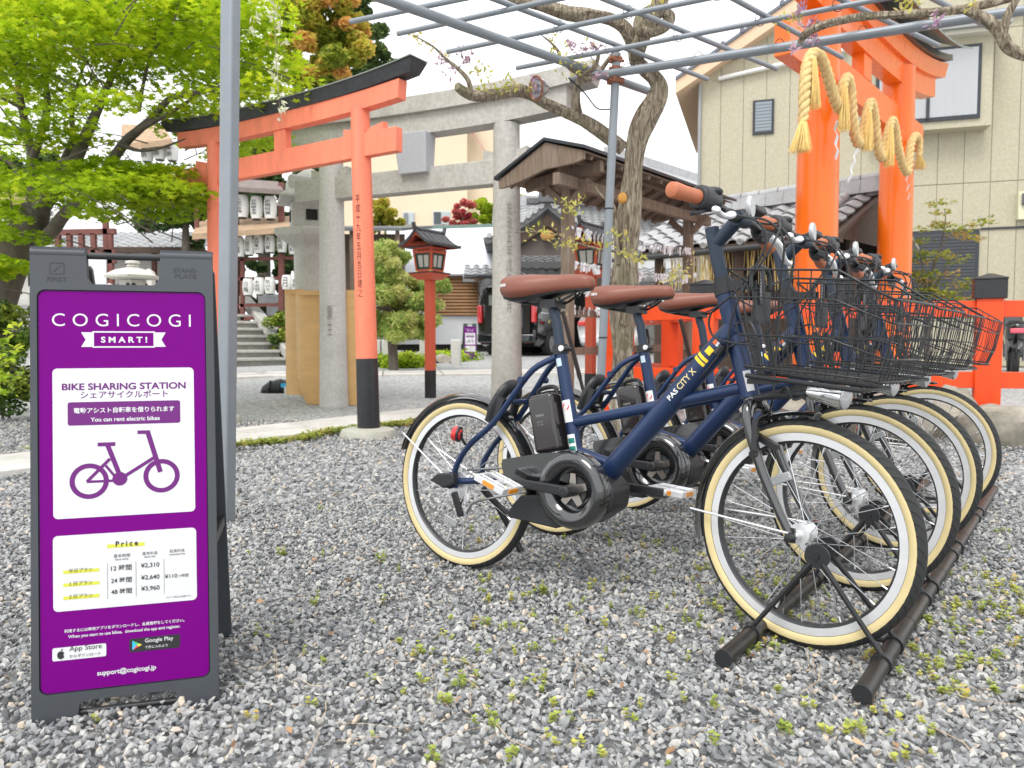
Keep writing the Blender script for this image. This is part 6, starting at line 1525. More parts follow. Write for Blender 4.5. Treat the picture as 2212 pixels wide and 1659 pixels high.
lw = G().box(((s0[0] + s1[0]) / 2, 22.48, (s0[2] + s1[2]) / 2), (s1[0] - s0[0], .06, s0[2] - s1[2])).obj('slatted_window', mat('slat_back', (.10, .055, .03), .8), an, world=True)
n = 13
for i in range(n):
    z = s1[2] + (s0[2] - s1[2]) * (i + .5) / n; G().box(((s0[0] + s1[0]) / 2, 22.42, z), (s1[0] - s0[0] + .04, .025, (s0[2] - s1[2]) / n * .72), rot((1, 0, 0), -.3)).obj('slat', WOOD_SLAT, lw, world=True)
G().beam(at(938, 588, 22.4), at(1036, 584, 22.4), .1, .12).obj('lintel', WOOD_DARK, an, world=True)

APT = mat('cream_render', (.70, .585, .42), .85, var=.05, vs_=.6); APT2 = mat('pink_render', (.66, .50, .42), .85)
ap = thing('apartment_block', 'cream rendered apartment block far behind the stone gate', 'building', (-4.5, 46, .4))
def abox(x0, y0, x1, y1, Y, d, name, m, par=None): a, b_ = at(x0, y0, Y), at(x1, y1, Y); return G().box(((a[0] + b_[0]) / 2, Y + d / 2, (a[2] + b_[2]) / 2), (b_[0] - a[0], d, a[2] - b_[2])).obj(name, m, par or ap, world=True)
abox(700, 250, 1010, 745, 45, 8, 'wall', APT); abox(1010, 262, 1068, 745, 46, 8, 'wall', APT); abox(690, 236, 1020, 252, 44.6, 9, 'parapet', APT2)
for x0, y0, x1, y1 in ((935, 456, 972, 486), (905, 320, 930, 345), (870, 458, 895, 486)):
    w_ = abox(x0, y0, x1, y1, 44.9, .2, 'window', mat('alu_frame', (.55, .58, .60), .5)); abox(x0 + 2, y0 + 2, (x0 + x1) / 2 - 1, y1 - 2, 44.85, .1, 'pane', GLASS_D, w_); abox((x0 + x1) / 2 + 1, y0 + 2, x1 - 2, y1 - 2, 44.85, .1, 'pane', mat('curtained_pane', (.42, .48, .48), .3), w_)
for i in range(6): a, b_ = at(1012 + i * 9, 268 + i * 14, 45.5), at(1012 + i * 9, 292 + i * 14, 45.5); G().beam(a, b_, .05, .05).obj('stair_baluster', mat('salmon_rail', (.62, .36, .28), .6), ap, world=True)
G().beam(at(1010, 270, 45.5), at(1066, 352, 45.5), .08, .08).obj('stair_rail', MATS['salmon_rail'], ap, world=True)
abox(1008, 132, 1030, 238, 47, 2, 'roof_tank', mat('tank_white', (.74, .74, .74), .6))
for x in (880, 900, 920, 938): G().beam(at(x, 238, 44.8), at(x, 212, 44.8), .06, .06).obj('roof_rail_post', MATS['alu_frame'], ap, world=True)
G().beam(at(870, 214, 44.8), at(940, 210, 44.8), .05, .05).obj('roof_rail', MATS['alu_frame'], ap, world=True)
# low tiled roof showing left of the annex
p0 = at(806, 492, 20); lowr = thing('store_shed', 'low shed with grey tiled roof behind the pine shrub', 'shed', p0 * [1, 1, 0] + [0, 0, gm])
G().loft([[p0 + (a, 0, 0), p0 + (a + .6, 2.0, .35), p0 + (a + .6, 2.0, .30), p0 + (a, 0, -.08)] for a in (-2.2, .75)]).obj('roof', TILE_D, lowr, world=True); G().box(p0 + (-.8, 1.2, -1.0), (2.9, .1, 2.0)).obj('wall', WOOD_OLD, lowr, world=True)
for a in (-2.0, -.6, .6): G().beam(p0 + (a, .2, -2.2), p0 + (a, .2, -.05), .1, .1).obj('post', WOOD_OLD, lowr, world=True)
# ================================================================== shrine grounds on the left
# ---- plywood screens round the stone lantern
PLY = mat('tan_plywood', (.68, .42, .17), .55, var=.10, vs_=2.5, stretch=(1, 1, 4), stain=(.60, .37, .16), sscale=3, samt=.5)
scr = thing('plywood_screen', 'tan curved plywood sheets standing round the tall stone lantern', 'screen', onz(690, 880))
def curved_sheet(L, z0, z1, bow, th=.018, name='sheet'):
    P_ = catmull(L, 6); n = len(P_); rings = []
    for i, p in enumerate(P_):
        q = P_[min(i + 1, n - 1)] - P_[max(i - 1, 0)]; nn = nrm(np.array([-q[1], q[0], 0])); col = []
        for z in np.linspace(0, 1, 9):
            zz = z0 + (z1 - z0) * z; pull = bow(i / (n - 1), z); col.append(np.array([p[0], p[1], zz]) + nn * pull)
        rings.append(col + [c + nn * th for c in col[::-1]])
    return G().loft(rings).obj(name, PLY, scr, world=True, smooth=50)
a = [at(640, 760, 8.25), at(655, 760, 8.12), at(700, 760, 8.05), at(770, 760, 8.0), at(800, 760, 8.15)]
curved_sheet(a, .02, 1.22, lambda u, z: .10 * (1 - u) ** 2 * max(0, (.3 - z) / .3) ** 2)
b_ = [at(617, 760, 8.55), at(630, 760, 8.45), at(652, 760, 8.40), at(668, 760, 8.6)]
curved_sheet(b_, .10, 1.26, lambda u, z: 0.0)
for (x0, x1, Y) in ((616, 654, 8.42), (640, 770, 8.05)): G().beam(at(x0, 630 if x0 < 630 else 633, Y), at(x1, 632, Y), .05, .05).obj('top_batten', PLY, scr, world=True)
# ---- black backpack
bpk = thing('backpack', 'black backpack with white tags lying beside the plywood screen', 'backpack', onz(603, 857))
bc = onz(603, 857)
BAGM = mat('black_nylon', (.018, .019, .023), .6, var=.4, vs_=12, bump=.5, bs=25)
rings = []
for x, w, h in ((-.22, .05, .06), (-.19, .10, .13), (-.10, .13, .19), (.02, .14, .21), (.12, .13, .19), (.18, .09, .14), (.20, .05, .08)):
    rings.append([bc + (x, w * math.cos(t), .01 + h / 2 * (1 + math.sin(t)) + .008 * math.sin(9 * t + x * 40)) for t in np.arange(16) * PI / 8])
G().loft(rings).obj('body', BAGM, bpk, world=True, smooth=60)
for x in (-.1, .03): G().tube([bc + (x, -.13, .02), bc + (x + .01, -.15, .11), bc + (x + .02, -.08, .205)], .012, 6).obj('strap', BLACK_PL, bpk, world=True)
G().box(bc + (.10, -.135, .15), (.07, .006, .05)).obj('tag', PRINT_C, bpk, world=True); G().box(bc + (.12, -.14, .09), (.03, .006, .09)).obj('tag', PRINT_W, bpk, world=True); G().box(bc + (.14, -.145, .035), (.12, .006, .035)).obj('tag', PRINT_W, bpk, world=True)
# ---- leaning dark stakes behind the first bicycle
for (x0, y0, x1, y1, Y, lb) in ((1262, 852, 1215, 672, 5.6, 'dark metal stake leaning beside the timber rack post'), (1497, 800, 1470, 690, 6.2, 'short dark metal stake leaning between the vermilion fence posts')):
    a, b_ = at(x0, y0, Y), at(x1, y1, Y - .15); a = a + (a - b_) * (a[2] / (b_[2] - a[2])) if a[2] > 0 else a
    o = G().tube([a, a + (b_ - a) * .45, a + (b_ - a) * .47, b_], [.013, .013, .017, .016], 10).obj('stake', mat('brown_metal', (.06, .05, .047), .45, .4)); tag(o, lb, 'stake')

# ---- stone steps with slanting side stone, retaining wall
STEP_M = mat('worn_step_stone', (.47, .46, .43), .9, var=.14, vs_=6, bump=.25, bs=50, stain=(.28, .28, .24), sscale=4, samt=.5)
YS = 15.6; zs = gh(YS)
steps = thing('stone_steps', 'worn grey stone steps rising behind the blue grey pole', 'steps', (at(560, 770, YS)[0], YS, zs))
xr = at(620, 760, YS)[0]
SU, SRt = nrm(np.array([-.63, .77, 0])), nrm(np.array([.77, .63, 0])); s0_ = np.array([xr, YS, zs]); RSt = np.array([SRt, SU, [0, 0, 1.0]]).T
RISER = mat('dark_riser_stone', (.27, .265, .235), .95, var=.25, vs_=8, bump=.3, bs=50)  # risers get a darker stone colour than the treads
for i in range(8):
    c = s0_ + SU * (.16 + i * .32) - SRt * 2.2
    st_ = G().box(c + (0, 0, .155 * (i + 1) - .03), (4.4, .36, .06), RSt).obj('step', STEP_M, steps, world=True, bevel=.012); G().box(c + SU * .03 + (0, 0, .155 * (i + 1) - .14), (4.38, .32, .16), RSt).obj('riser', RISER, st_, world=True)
G().beam(s0_ + SRt * .12 - SU * .25 + (0, 0, .06), s0_ + SRt * .12 + SU * 2.7 + (0, 0, 1.46), .24, .2).obj('side_stone', STEP_M, steps, world=True, bevel=.02)
rw = thing('retaining_wall', 'grey stone retaining wall beside the steps under the paper lanterns', 'wall', (xr + .3, YS + 2.4, zs))
for r in range(6):
    x = xr - 1.5 + (0 if r % 2 else .2)
    while x < xr + 1.6:
        w = random.uniform(.36, .55); G().box((x + w / 2, YS + 2.9 + random.uniform(-.02, .02), zs + .14 + r * .27), (w - .02, .3, .255), rotz(random.uniform(-.03, .03))).obj('stone', mat('wall_stone', (.40, .41, .42), .85, var=.25, vs_=2.5, bump=.3, bs=20), rw, world=True, bevel=.03); x += w
# ---- lantern stands with paper lanterns
YL = 17.0
BROWN_RF = mat('cypress_bark_roof', (.40, .28, .18), .85, var=.2, vs_=8, bump=.3, bs=30)
rackL = thing('lantern_stand', 'tiered maroon timber stand with bark roofs hung with paper lanterns', 'stand', (at(580, 760, YL)[0], YL, gh(YL)))
def lpost(x, y0, y1, Y=YL, w=.11): G().beam(at(x, y0, Y), at(x, y1, Y), w, w).obj('post', MAROON, rackL, world=True)
for x in (510, 608): lpost(x, 395, 735)
for x, y0, y1 in ((524, 560, 705), (640, 480, 700), (425, 395, 520)): lpost(x, y0, y1, w=.08)
for y, x0, x1 in ((560, 512, 660), (603, 512, 660), (660, 512, 660), (688, 512, 610), (415, 420, 612), (505, 420, 640)): G().beam(at(x0, y, YL), at(x1, y - (x1 - x0) * .02, YL), .08, .07).obj('rail', MAROON, rackL, world=True)
def slab_roof(pts, Y, th, over, nm='roof', m=BROWN_RF):
    a, b_, c, d = [at(x, y, Yy) for (x, y), Yy in zip(pts, (Y - over, Y - over, Y + over, Y + over))]
    G().add([a, b_, c, d, a - (0, 0, th), b_ - (0, 0, th), c - (0, 0, th), d - (0, 0, th)], [(0, 1, 2, 3), (7, 6, 5, 4), (0, 4, 5, 1), (1, 5, 6, 2), (2, 6, 7, 3), (3, 7, 4, 0)]).obj(nm, m, rackL, world=True, smooth=0)
slab_roof([(415, 505), (632, 490), (632, 466), (430, 478)], YL, .12, .55)
slab_roof([(486, 402), (612, 410), (600, 392), (486, 384)], YL, .10, .45, m=mat('grey_brown_roof', (.20, .16, .145), .8, var=.2, vs_=6))
slab_roof([(262, 312), (372, 300), (350, 270), (262, 268)], 19, .14, .6); slab_roof([(-30, 432), (102, 424), (102, 404), (-30, 410)], 17, .14, .5)
LPAP = mat('lantern_paper', (.76, .76, .74), .75, var=.05, vs_=10); LCAP = mat('lantern_cap', (.02, .02, .02), .5)
def paper_lantern(px, py, w, h, Y, label, chars, group='white paper lanterns on the shrine stands'):
    c = at(px, py, Y); s = Y / CF; W, H = w * s, h * s
    t = thing('paper_lantern', label, 'paper lantern', (c[0], c[1], c[2] - H / 2), 0, group)
    prof = []
    for k in range(23):
        u = k / 22; r_ = W / 2 * (.62 + .38 * math.sin(PI * (.08 + .84 * u)) ** .6) * (1 + .012 * (-1) ** k); prof.append((r_, H * (.05 + .90 * u)))
    G().lathe(prof, 20).obj('shade', LPAP, t, smooth=60)
    G().lathe([(W * .30, 0), (W * .33, H * .03), (W * .33, H * .06)], 16).obj('cap', LCAP, t); G().lathe([(W * .33, H * .94), (W * .33, H * .97), (W * .28, H)], 16).obj('cap', LCAP, t)
    G().tube([(0, 0, H * .99), (0, 0, H * 1.12)], .008, 5).obj('hook', WIRE, t)
    v, f = text2d(chars, 0.0, True); v = v.copy(); lo, hi = v.min(0), v.max(0); v = (v - lo) / (hi - lo); P_ = []
    for u, q in v:
        r_ = np.interp(.2 + .6 * q, [p[1] / H for p in prof], [p[0] for p in prof]) + .008; an_ = (u - .5) * .95 - .15; P_.append((r_ * math.sin(an_), -r_ * math.cos(an_), H * (.2 + .6 * q)))
    G().add(P_, f).obj('lettering', INK, t, smooth=0)
for px, py, w, h, lb, ch in ((523, 446, 27, 52, 'big white paper lantern in the top tier beside the pole', '久本亭幸茂'), (554, 449, 26, 52, 'middle one of the three big top tier white paper lanterns', '井筒屋本房'), (584, 449, 27, 52, 'big white paper lantern at the open end of the top tier', '新撰組屋')):
    paper_lantern(px, py, w, h, YL - .1, lb, ch)
for i, (px, py, w, h, ch) in enumerate(((518, 534, 21, 46, '文城'), (539, 531, 22, 43, '小嶋屋幼稚'), (559, 528, 22, 42, '吉岡亀山'), (583, 527, 22, 40, '玉川屋'), (609, 527, 21, 40, '花園'), (634, 535, 20, 32, '大和'))):
    paper_lantern(px, py, w, h, YL - .15, ('first', 'second', 'third', 'fourth', 'fifth', 'sixth')[i] + ' white paper lantern from the pole in the middle tier', ch)
for i, (px, py, w, h, ch) in enumerate(((536, 620, 23, 39, '白梅'), (560, 618, 23, 40, '木田明'), (583, 617, 23, 39, '花山々'), (620, 610, 23, 34, '月'), (640, 612, 22, 32, '本家'))):
    paper_lantern(px, py, w, h, YL - .1, ('first', 'second', 'third', 'fourth', 'fifth')[i] + ' white paper lantern from the pole in the lowest tier', ch)
for i, (px, py) in enumerate(((318, 330), (345, 326), (372, 328), (150, 325), (120, 470))):
    paper_lantern(px, py, 26, 42, 18.8 if py < 400 else 14, 'white paper lantern showing through the maple leaves, ' + ('above the salmon gate post', 'second from the salmon gate post', 'just outside the salmon gate beam', 'high between the maple limbs', 'low beside the maple trunk')[i], '奉納')
paper_lantern(2, 478, 30, 50, 12, 'white paper lantern cut by the edge of the picture beside the maple', '奉納')
# ---- pale stone lantern, stone fence and maroon fence behind the sign
LIGHT_ST = mat('light_granite', (.60, .58, .54), .85, var=.10, vs_=20, bump=.2, bs=80, stain=(.42, .40, .36), sscale=3, samt=.4)
p = at(287, 600, 11.2); stone_lantern('stone_lantern', 'pale stone lantern seen through the handle gap of the sign', p[0], p[1], gh(11.2) + .50, 1.28, .30, 6, LIGHT_ST)
pd_ = thing('stone_plinth', 'pale stepped plinth under the stone lantern behind the sign', 'plinth', (p[0], p[1], gh(11.2)))
for i, (w, h, z) in enumerate(((1.3, .30, .14), (1.05, .22, .40))): G().box((p[0], p[1], gh(11.2) + z), (w, w, h), rotz(.3)).obj('block', LIGHT_ST, pd_, world=True, bevel=.02)
p = at(96, 700, 9.2); stone_lantern('stone_lantern', 'old grey stone lantern mostly hidden by the edge of the big sign', p[0], p[1], gh(9.2), 1.98, .33, 6, GRANITE_P, rz=.1)
sf = thing('stone_fence', 'pale stone post and rail fence behind the sign', 'fence', at(340, 640, 12.2) * [1, 1, 0] + [0, 0, gh(12.2)])
zf_ = gh(12.2)
for i, px in enumerate((236, 262, 322, 344, 365, 384, 399, 432, 452)):
    q = at(px, 600, 12.2); tall = i in (6,); w = .22 if tall else .14; ht = 1.52 if tall else (1.28 if i == 2 else 1.05)
    rr_ = lambda h, z: [(q[0] + sx * h, 12.2 + sy * h, z) for sx, sy in ((-1, -1), (1, -1), (1, 1), (-1, 1))]
    G().loft([rr_(w / 2, zf_ - .02), rr_(w / 2, zf_ + .85 + ht - .95), rr_(w / 2, zf_ + ht + .38), rr_(.01, zf_ + ht + .44)]).obj('post', LIGHT_ST, sf, world=True)
for z in (1.18, .45): G().beam((at(215, 600, 12.2)[0], 12.2, zf_ + z), (at(470, 600, 12.2)[0], 12.2, zf_ + z), .10, .12).obj('rail', LIGHT_ST, sf, world=True, bevel=.01)
mf = thing('maroon_fence', 'maroon timber railing under the maple beyond the sign', 'fence', at(180, 640, 13.6) * [1, 1, 0] + [0, 0, gh(13.6)])
for px in (66, 96, 125, 150, 176, 202, 228, 238): a = at(px, 505 if px != 228 else 470, 13.6); G().beam(a, (a[0], a[1], gh(13.6)), .08, .08).obj('post', MAROON, mf, world=True)
for y in (503, 548, 566, 600): G().beam(at(-60, y + 3, 13.6), at(250, y - 3, 13.6), .08, .10).obj('rail', MAROON, mf, world=True)
nb = thing('notice_board', 'white notice board standing behind the handle of the sign', 'board', at(210, 650, 12.9) * [1, 1, 0] + [0, 0, gh(12.9)])
G().beam(at(208, 558, 12.9), at(208, 620, 12.9), .34, .03, up=(0, 1, 0)).obj('panel', PRINT_W, nb, world=True); G().beam(at(208, 620, 12.92), (at(208, 620, 12.92)[0], 12.92, gh(12.9)), .05, .05).obj('leg', MAROON, nb, world=True)
sh_ = thing('side_hall', 'low side hall with pale grey tiled roof under the maple branches', 'shrine hall', (at(180, 600, 19)[0], 19.5, gh(19)))
tile_sheet('roof', at(40, 535, 19), (1, 0, 0), (0, 1.6, .55), 17, 8, .27, .25, TILE, sh_); q = at(40, 540, 19)
G().beam(q, q + (4.6, 0, 0), .1, .14).obj('eave', WOOD_DARK, sh_, world=True); G().box(q + (2.3, 1.0, -1.0), (4.4, .2, 2.2)).obj('wall', mat('side_hall_plaster', (.52, .51, .48), .8), sh_, world=True)
for i in range(7): G().box(q + (.3 + i * .66, .86, -.95), (.10, .1, 2.1)).obj('post', MAROON, sh_, world=True)
# kerb stones on the far left
kb = thing('kerb', 'old rounded kerb stones under the hedge past the sign', 'kerb', onz(30, 860))
for i in range(6): q = onz(-60 + i * 40, 868) ; G().box((q[0], q[1] + .1, .06), (.34, .3, .17), rotz(.25)).obj('kerb_stone', GRANITE_P, kb, world=True, bevel=.03)
# ---- low stone rail by the pine
lr = thing('low_stone_rail', 'low rough stone railing in front of the pine shrub', 'fence', at(850, 740, 15.5) * [1, 1, 0] + [0, 0, gh(15.5)])
zz0 = gh(15.5)
for px in (812, 838, 918, 985): q = at(px, 740, 15.5); G().box((q[0], 15.5, zz0 + .24), (.20, .2, .56 if px < 990 else .66)).obj('post', GRANITE_P, lr, world=True, bevel=.02)
G().beam(at(806, 712, 15.5), at(925, 708, 15.5), .16, .12).obj('rail', GRANITE_P, lr, world=True, bevel=.02)
for i, (px, py, r) in enumerate(((860, 748, .28), (885, 752, .24), (905, 745, .30), (955, 742, .2))): q = at(px, py, 15.8 + .2 * i); rock((q[0], q[1], gh(16) + r * .2), (r * 1.2, r, r * .8), 'rock', ('flat garden rock under the pine behind the salmon pillar', 'pale garden rock beside the red lantern post', 'broad garden rock behind the red lantern post', 'round dark rock under the white annex wall')[i], 40 + i)

# ================================================================== second sign, vehicles
sign_b = copy_tree(sign_a); q = at(1012, 774, 17.6)
sign_b.matrix_basis = Matrix.Translation(Vector((q[0] - .1, 17.6, gh(17.6)))) @ Matrix.Rotation(rad(14), 4, 'Z') @ Matrix.Rotation(rad(0), 4, 'X')
sign_b['label'] = 'small looking purple A-frame sign far off beside the black van'
def car(name, label, loc, heading, stations, body_m, cat):
    t = thing(name, label, cat, loc, heading)
    rings = []
    for x, zb, zl, zr, wb, wl_2, wr in stations:
        rings.append([(x, -wb * .9, zb), (x, -wb, zb + .12), (x, -wl_2, zl), (x, -wr, zr - .06), (x, -wr * .82, zr), (x, wr * .82, zr), (x, wr, zr - .06), (x, wl_2, zl), (x, wb, zb + .12), (x, wb * .9, zb)])
    G().loft(rings).obj('body', body_m, t, smooth=50)
    return t
def wheel(t, x, y, r, alloy=True):
    s = 1 if y > 0 else -1; w = G().lathe([(.14, -.10), (r * .7, -.11), (r * .96, -.10), (r, -.06), (r, .06), (r * .96, .10), (r * .70, .11), (r * .66, .06)], 28, c=(x, y, r), R=RY * np.array([[1], [s], [1]])).obj('wheel', RUBBER, t)
    d = G().lathe([(0, .07), (r * .12, .085), (r * .14, .06), (r * .60, .05), (r * .67, .075), (r * .68, .06)], 28, c=(x, y, r), R=RY * np.array([[1], [s], [1]])); d.obj('rim', mat('alloy_dark', (.10, .10, .105), .5), w)
    sp = G()
    for k in range(12): a = k * PI / 6; e = np.array([math.cos(a), 0, math.sin(a)]); c = np.array([x, y + s * .078, r]); sp.beam(c + e * r * .1, c + e * r * .64, .045, .02, up=(0, 1, 0))
    sp.obj('wheel_spokes', mat('wheel_silver', (.62, .63, .65), .35, .5), w)
VANM = mat('black_car_paint', (.012, .014, .017), .12, coat=1.0, metal=.2); CARW = mat('white_car_paint', (.74, .75, .76), .2, coat=1.0)
TAIL = mat('tail_lamp', (.62, .02, .025), .15, coat=1.0); CGL = mat('car_glass', (.03, .04, .045), .04, coat=1.0, spec=1.0)
vl = np.array([-.12, 19.6, gh(19.6)]); hd_ = rad(90 - 25)
van = car('van', 'black people carrier van parked with its tailgate raised', vl, hd_, [(0.03, .32, 1.05, 1.62, .80, .84, .66), (.0, .30, 1.05, 1.78, .83, .86, .70), (.25, .25, 1.05, 1.86, .85, .87, .72), (1.8, .22, 1.05, 1.88, .85, .87, .72), (3.1, .22, 1.04, 1.84, .85, .87, .70), (3.75, .22, 1.02, 1.30, .84, .86, .74), (4.4, .25, .90, 1.02, .80, .82, .70), (4.65, .35, .70, .82, .66, .70, .6)], VANM, 'van')
G().box((-.004, 0, 1.02), (.03, 1.26, 1.24)).obj('load_bay', DARK_IN, van); G().box((-.025, 0, .98), (.01, .9, .5)).obj('seat_back', mat('grey_seat', (.09, .10, .11), .8), van, bevel=.004)
G().box((-.03, .2, 1.44), (.012, .62, .26)).obj('rear_headlining', mat('pale_headlining', (.30, .33, .30), .7), van)
for s in (-1, 1): G().box((-.03, s * .76, 1.08), (.14, .13, .46)).obj('tail_lamp', TAIL, van, bevel=.03); G().box((-.05, s * .62, .36), (.03, .22, .05)).obj('bumper_reflector', TAIL, van)
G().box((-.06, 0, .46), (.16, 1.62, .24)).obj('bumper', VANM, van, bevel=.05)
hg = G(); hg.loft([[(0.08, y * .70, 1.87), (-.45, y * .76, 1.95), (-.98, y * .72, 1.93)] for y in (-1, 1)], cap=False, closed=False); ho = hg.obj('tailgate', VANM, van); sm_ = ho.modifiers.new('thick', 'SOLIDIFY'); sm_.thickness = .10
G().add([(-.92, -.62, 1.868), (-.92, .62, 1.868), (-.50, .66, 1.885), (-.50, -.66, 1.885)], [(0, 1, 2, 3)]).obj('tailgate_window', CGL, ho, smooth=0)
for s in (-1, 1):
    G().tube([(.0, s * .66, 1.35), (-.55, s * .68, 1.86)], .012, 6).obj('gas_strut', BLACK_PL, van)
    for x0, x1 in ((.22, 1.05), (1.15, 2.05), (2.15, 3.05)): G().prism([(x0, 1.10), (x1, 1.10), (x1 - .02, 1.58), (x0 + .04, 1.60)], .02, (0, s * .845, 0), (1, 0, .0), (0, 0, 1)).obj('side_window', CGL, van)
    G().box((3.15, s * 1.0, 1.10), (.12, .2, .18)).obj('mirror', VANM, van, bevel=.04)
    for x in (.85, 3.65): wheel(van, x, s * .80, .325)
G().box((1.2, -.874, 1.10), (2.2, .012, .03)).obj('chrome_trim', CHROME, van)
wc = np.array([2.52, 20.0, gh(20.0)])
wcar = car('hatchback_car', 'white hatchback car parked behind the wisteria trunk', wc, rad(90 - 20), [(.06, .34, .72, .98, .74, .80, .66), (0.0, .32, .78, 1.05, .78, .84, .70), (.12, .25, .86, 1.22, .82, .87, .68), (.55, .22, .90, 1.42, .84, .88, .60), (1.5, .20, .92, 1.47, .85, .89, .58), (2.4, .20, .92, 1.40, .85, .89, .58), (3.0, .20, .92, 1.02, .84, .88, .70), (3.8, .24, .82, .90, .80, .84, .66), (4.1, .32, .62, .74, .66, .70, .56)], CARW, 'car')
G().prism([(.075, 1.03), (.46, 1.39)], .0, (0, 0, 0), (1, 0, 0), (0, 0, 1)) if False else None
G().add([(.07, -.60, 1.06), (.07, .60, 1.06), (.42, .50, 1.385), (.42, -.50, 1.385)], [(0, 1, 2, 3)]).xf(np.eye(3), (-.03, 0, .01)).obj('rear_window', CGL, wcar, smooth=0)
for s in (-1, 1):
    G().box((.03, s * .68, .84), (.14, .30, .13), rotz(s * .25)).obj('tail_lamp', TAIL, wcar, bevel=.02)
    G().prism([(.55, .95), (1.45, .95), (1.42, 1.32), (.75, 1.34)], .02, (0, s * .79, 0), (1, 0, 0), (0, 0, 1)).obj('side_window', CGL, wcar); G().prism([(1.5, .95), (2.75, .95), (2.3, 1.32), (1.5, 1.34)], .02, (0, s * .79, 0), (1, 0, 0), (0, 0, 1)).obj('side_window', CGL, wcar)
    G().box((2.6, s * .98, .98), (.10, .18, .13)).obj('mirror', CARW, wcar, bevel=.03)
    for x in (.72, 3.25): wheel(wcar, x, s * .80, .32)
    G().lathe([(.30, .0), (.37, .0), (.37, .02), (.30, .02)], 24, c=(.72, s * .865, .34), R=RY * np.array([[1], [s], [1]])).obj('wheel_arch', mat('arch_black', (.02, .02, .02), .8), wcar)
G().box((-.02, 0, .42), (.16, 1.5, .22)).obj('bumper', CARW, wcar, bevel=.05); G().box((-.09, -.55, .36), (.02, .2, .04)).obj('bumper_reflector', TAIL, wcar)
npl = G().box((-.015, -.05, .66), (.02, .36, .18)).obj('number_plate', PRINT_W, wcar); w = G(); put2d(w, fit('・・51', 0, .26, 0, .11, .02), (-.0265, .08, .605), (0, -1, 0), (0, 0, 1), 0.001); w.obj('plate_lettering', mat('plate_green', (.02, .10, .05), .5), npl, smooth=0)
# ---- scooter at the picture's edge
q = at(2192, 795, 12.6); sco = thing('scooter', 'black scooter seen from behind beyond the fence at the picture edge', 'scooter', (q[0], 12.6, gh(12.6)), rad(60))
G().lathe([(.12, -.05), (.17, -.055), (.215, -.045), (.225, 0), (.215, .045), (.17, .055), (.12, .05)], 28, c=(0, 0, .225), R=RY).obj('rear_wheel', RUBBER, sco); G().lathe([(.12, -.05), (.17, -.055), (.215, -.045), (.225, 0), (.215, .045), (.17, .055), (.12, .05)], 28, c=(1.15, 0, .225), R=RY).obj('front_wheel', RUBBER, sco)
G().loft([[(x, w * math.cos(a), z + h * math.sin(a)) for a in np.arange(12) * PI / 6] for x, w, z, h in ((-.30, .04, .80, .03), (-.26, .12, .78, .08), (.0, .17, .68, .16), (.35, .16, .62, .20), (.55, .10, .55, .2))]).obj('body', VANM, sco, smooth=60); G().loft([[(x, w * math.cos(a), z + .05 * math.sin(a)) for a in np.arange(10) * PI / 5] for x, w, z in ((-.28, .06, .84), (-.1, .13, .86), (.2, .14, .84), (.5, .10, .80))]).obj('seat', BAGM, sco, smooth=60)
G().beam((.5, 0, .3), (1.05, 0, 1.0), .1, .3, up=(0, 1, 0)).obj('leg_shield', VANM, sco, bevel=.03); G().tube([(1.02, -.32, 1.04), (1.05, 0, 1.0), (1.02, .32, 1.04)], .016, 8).obj('handlebar', BLACK_PL, sco); G().box((-.31, 0, .73), (.05, .20, .08)).obj('tail_lamp', mat('pink_red_lamp', (.75, .12, .17), .3), sco, bevel=.015)
G().beam((-.12, 0, .50), (-.30, 0, .34), .16, .015, up=(0, 1, 0)).obj('mudguard', BLACK_PL, sco)
for s in (-1, 1): G().tube([(.02, s * .12, .24), (-.02, s * .12, .62)], .025, 8).obj('shock_absorber', mat('spring_grey', (.35, .35, .36), .4, .6), sco); G().tube([(1.0, s * .22, 1.03), (.98, s * .26, 1.22)], .006, 5).obj('mirror_stalk', BLACK_PL, sco)
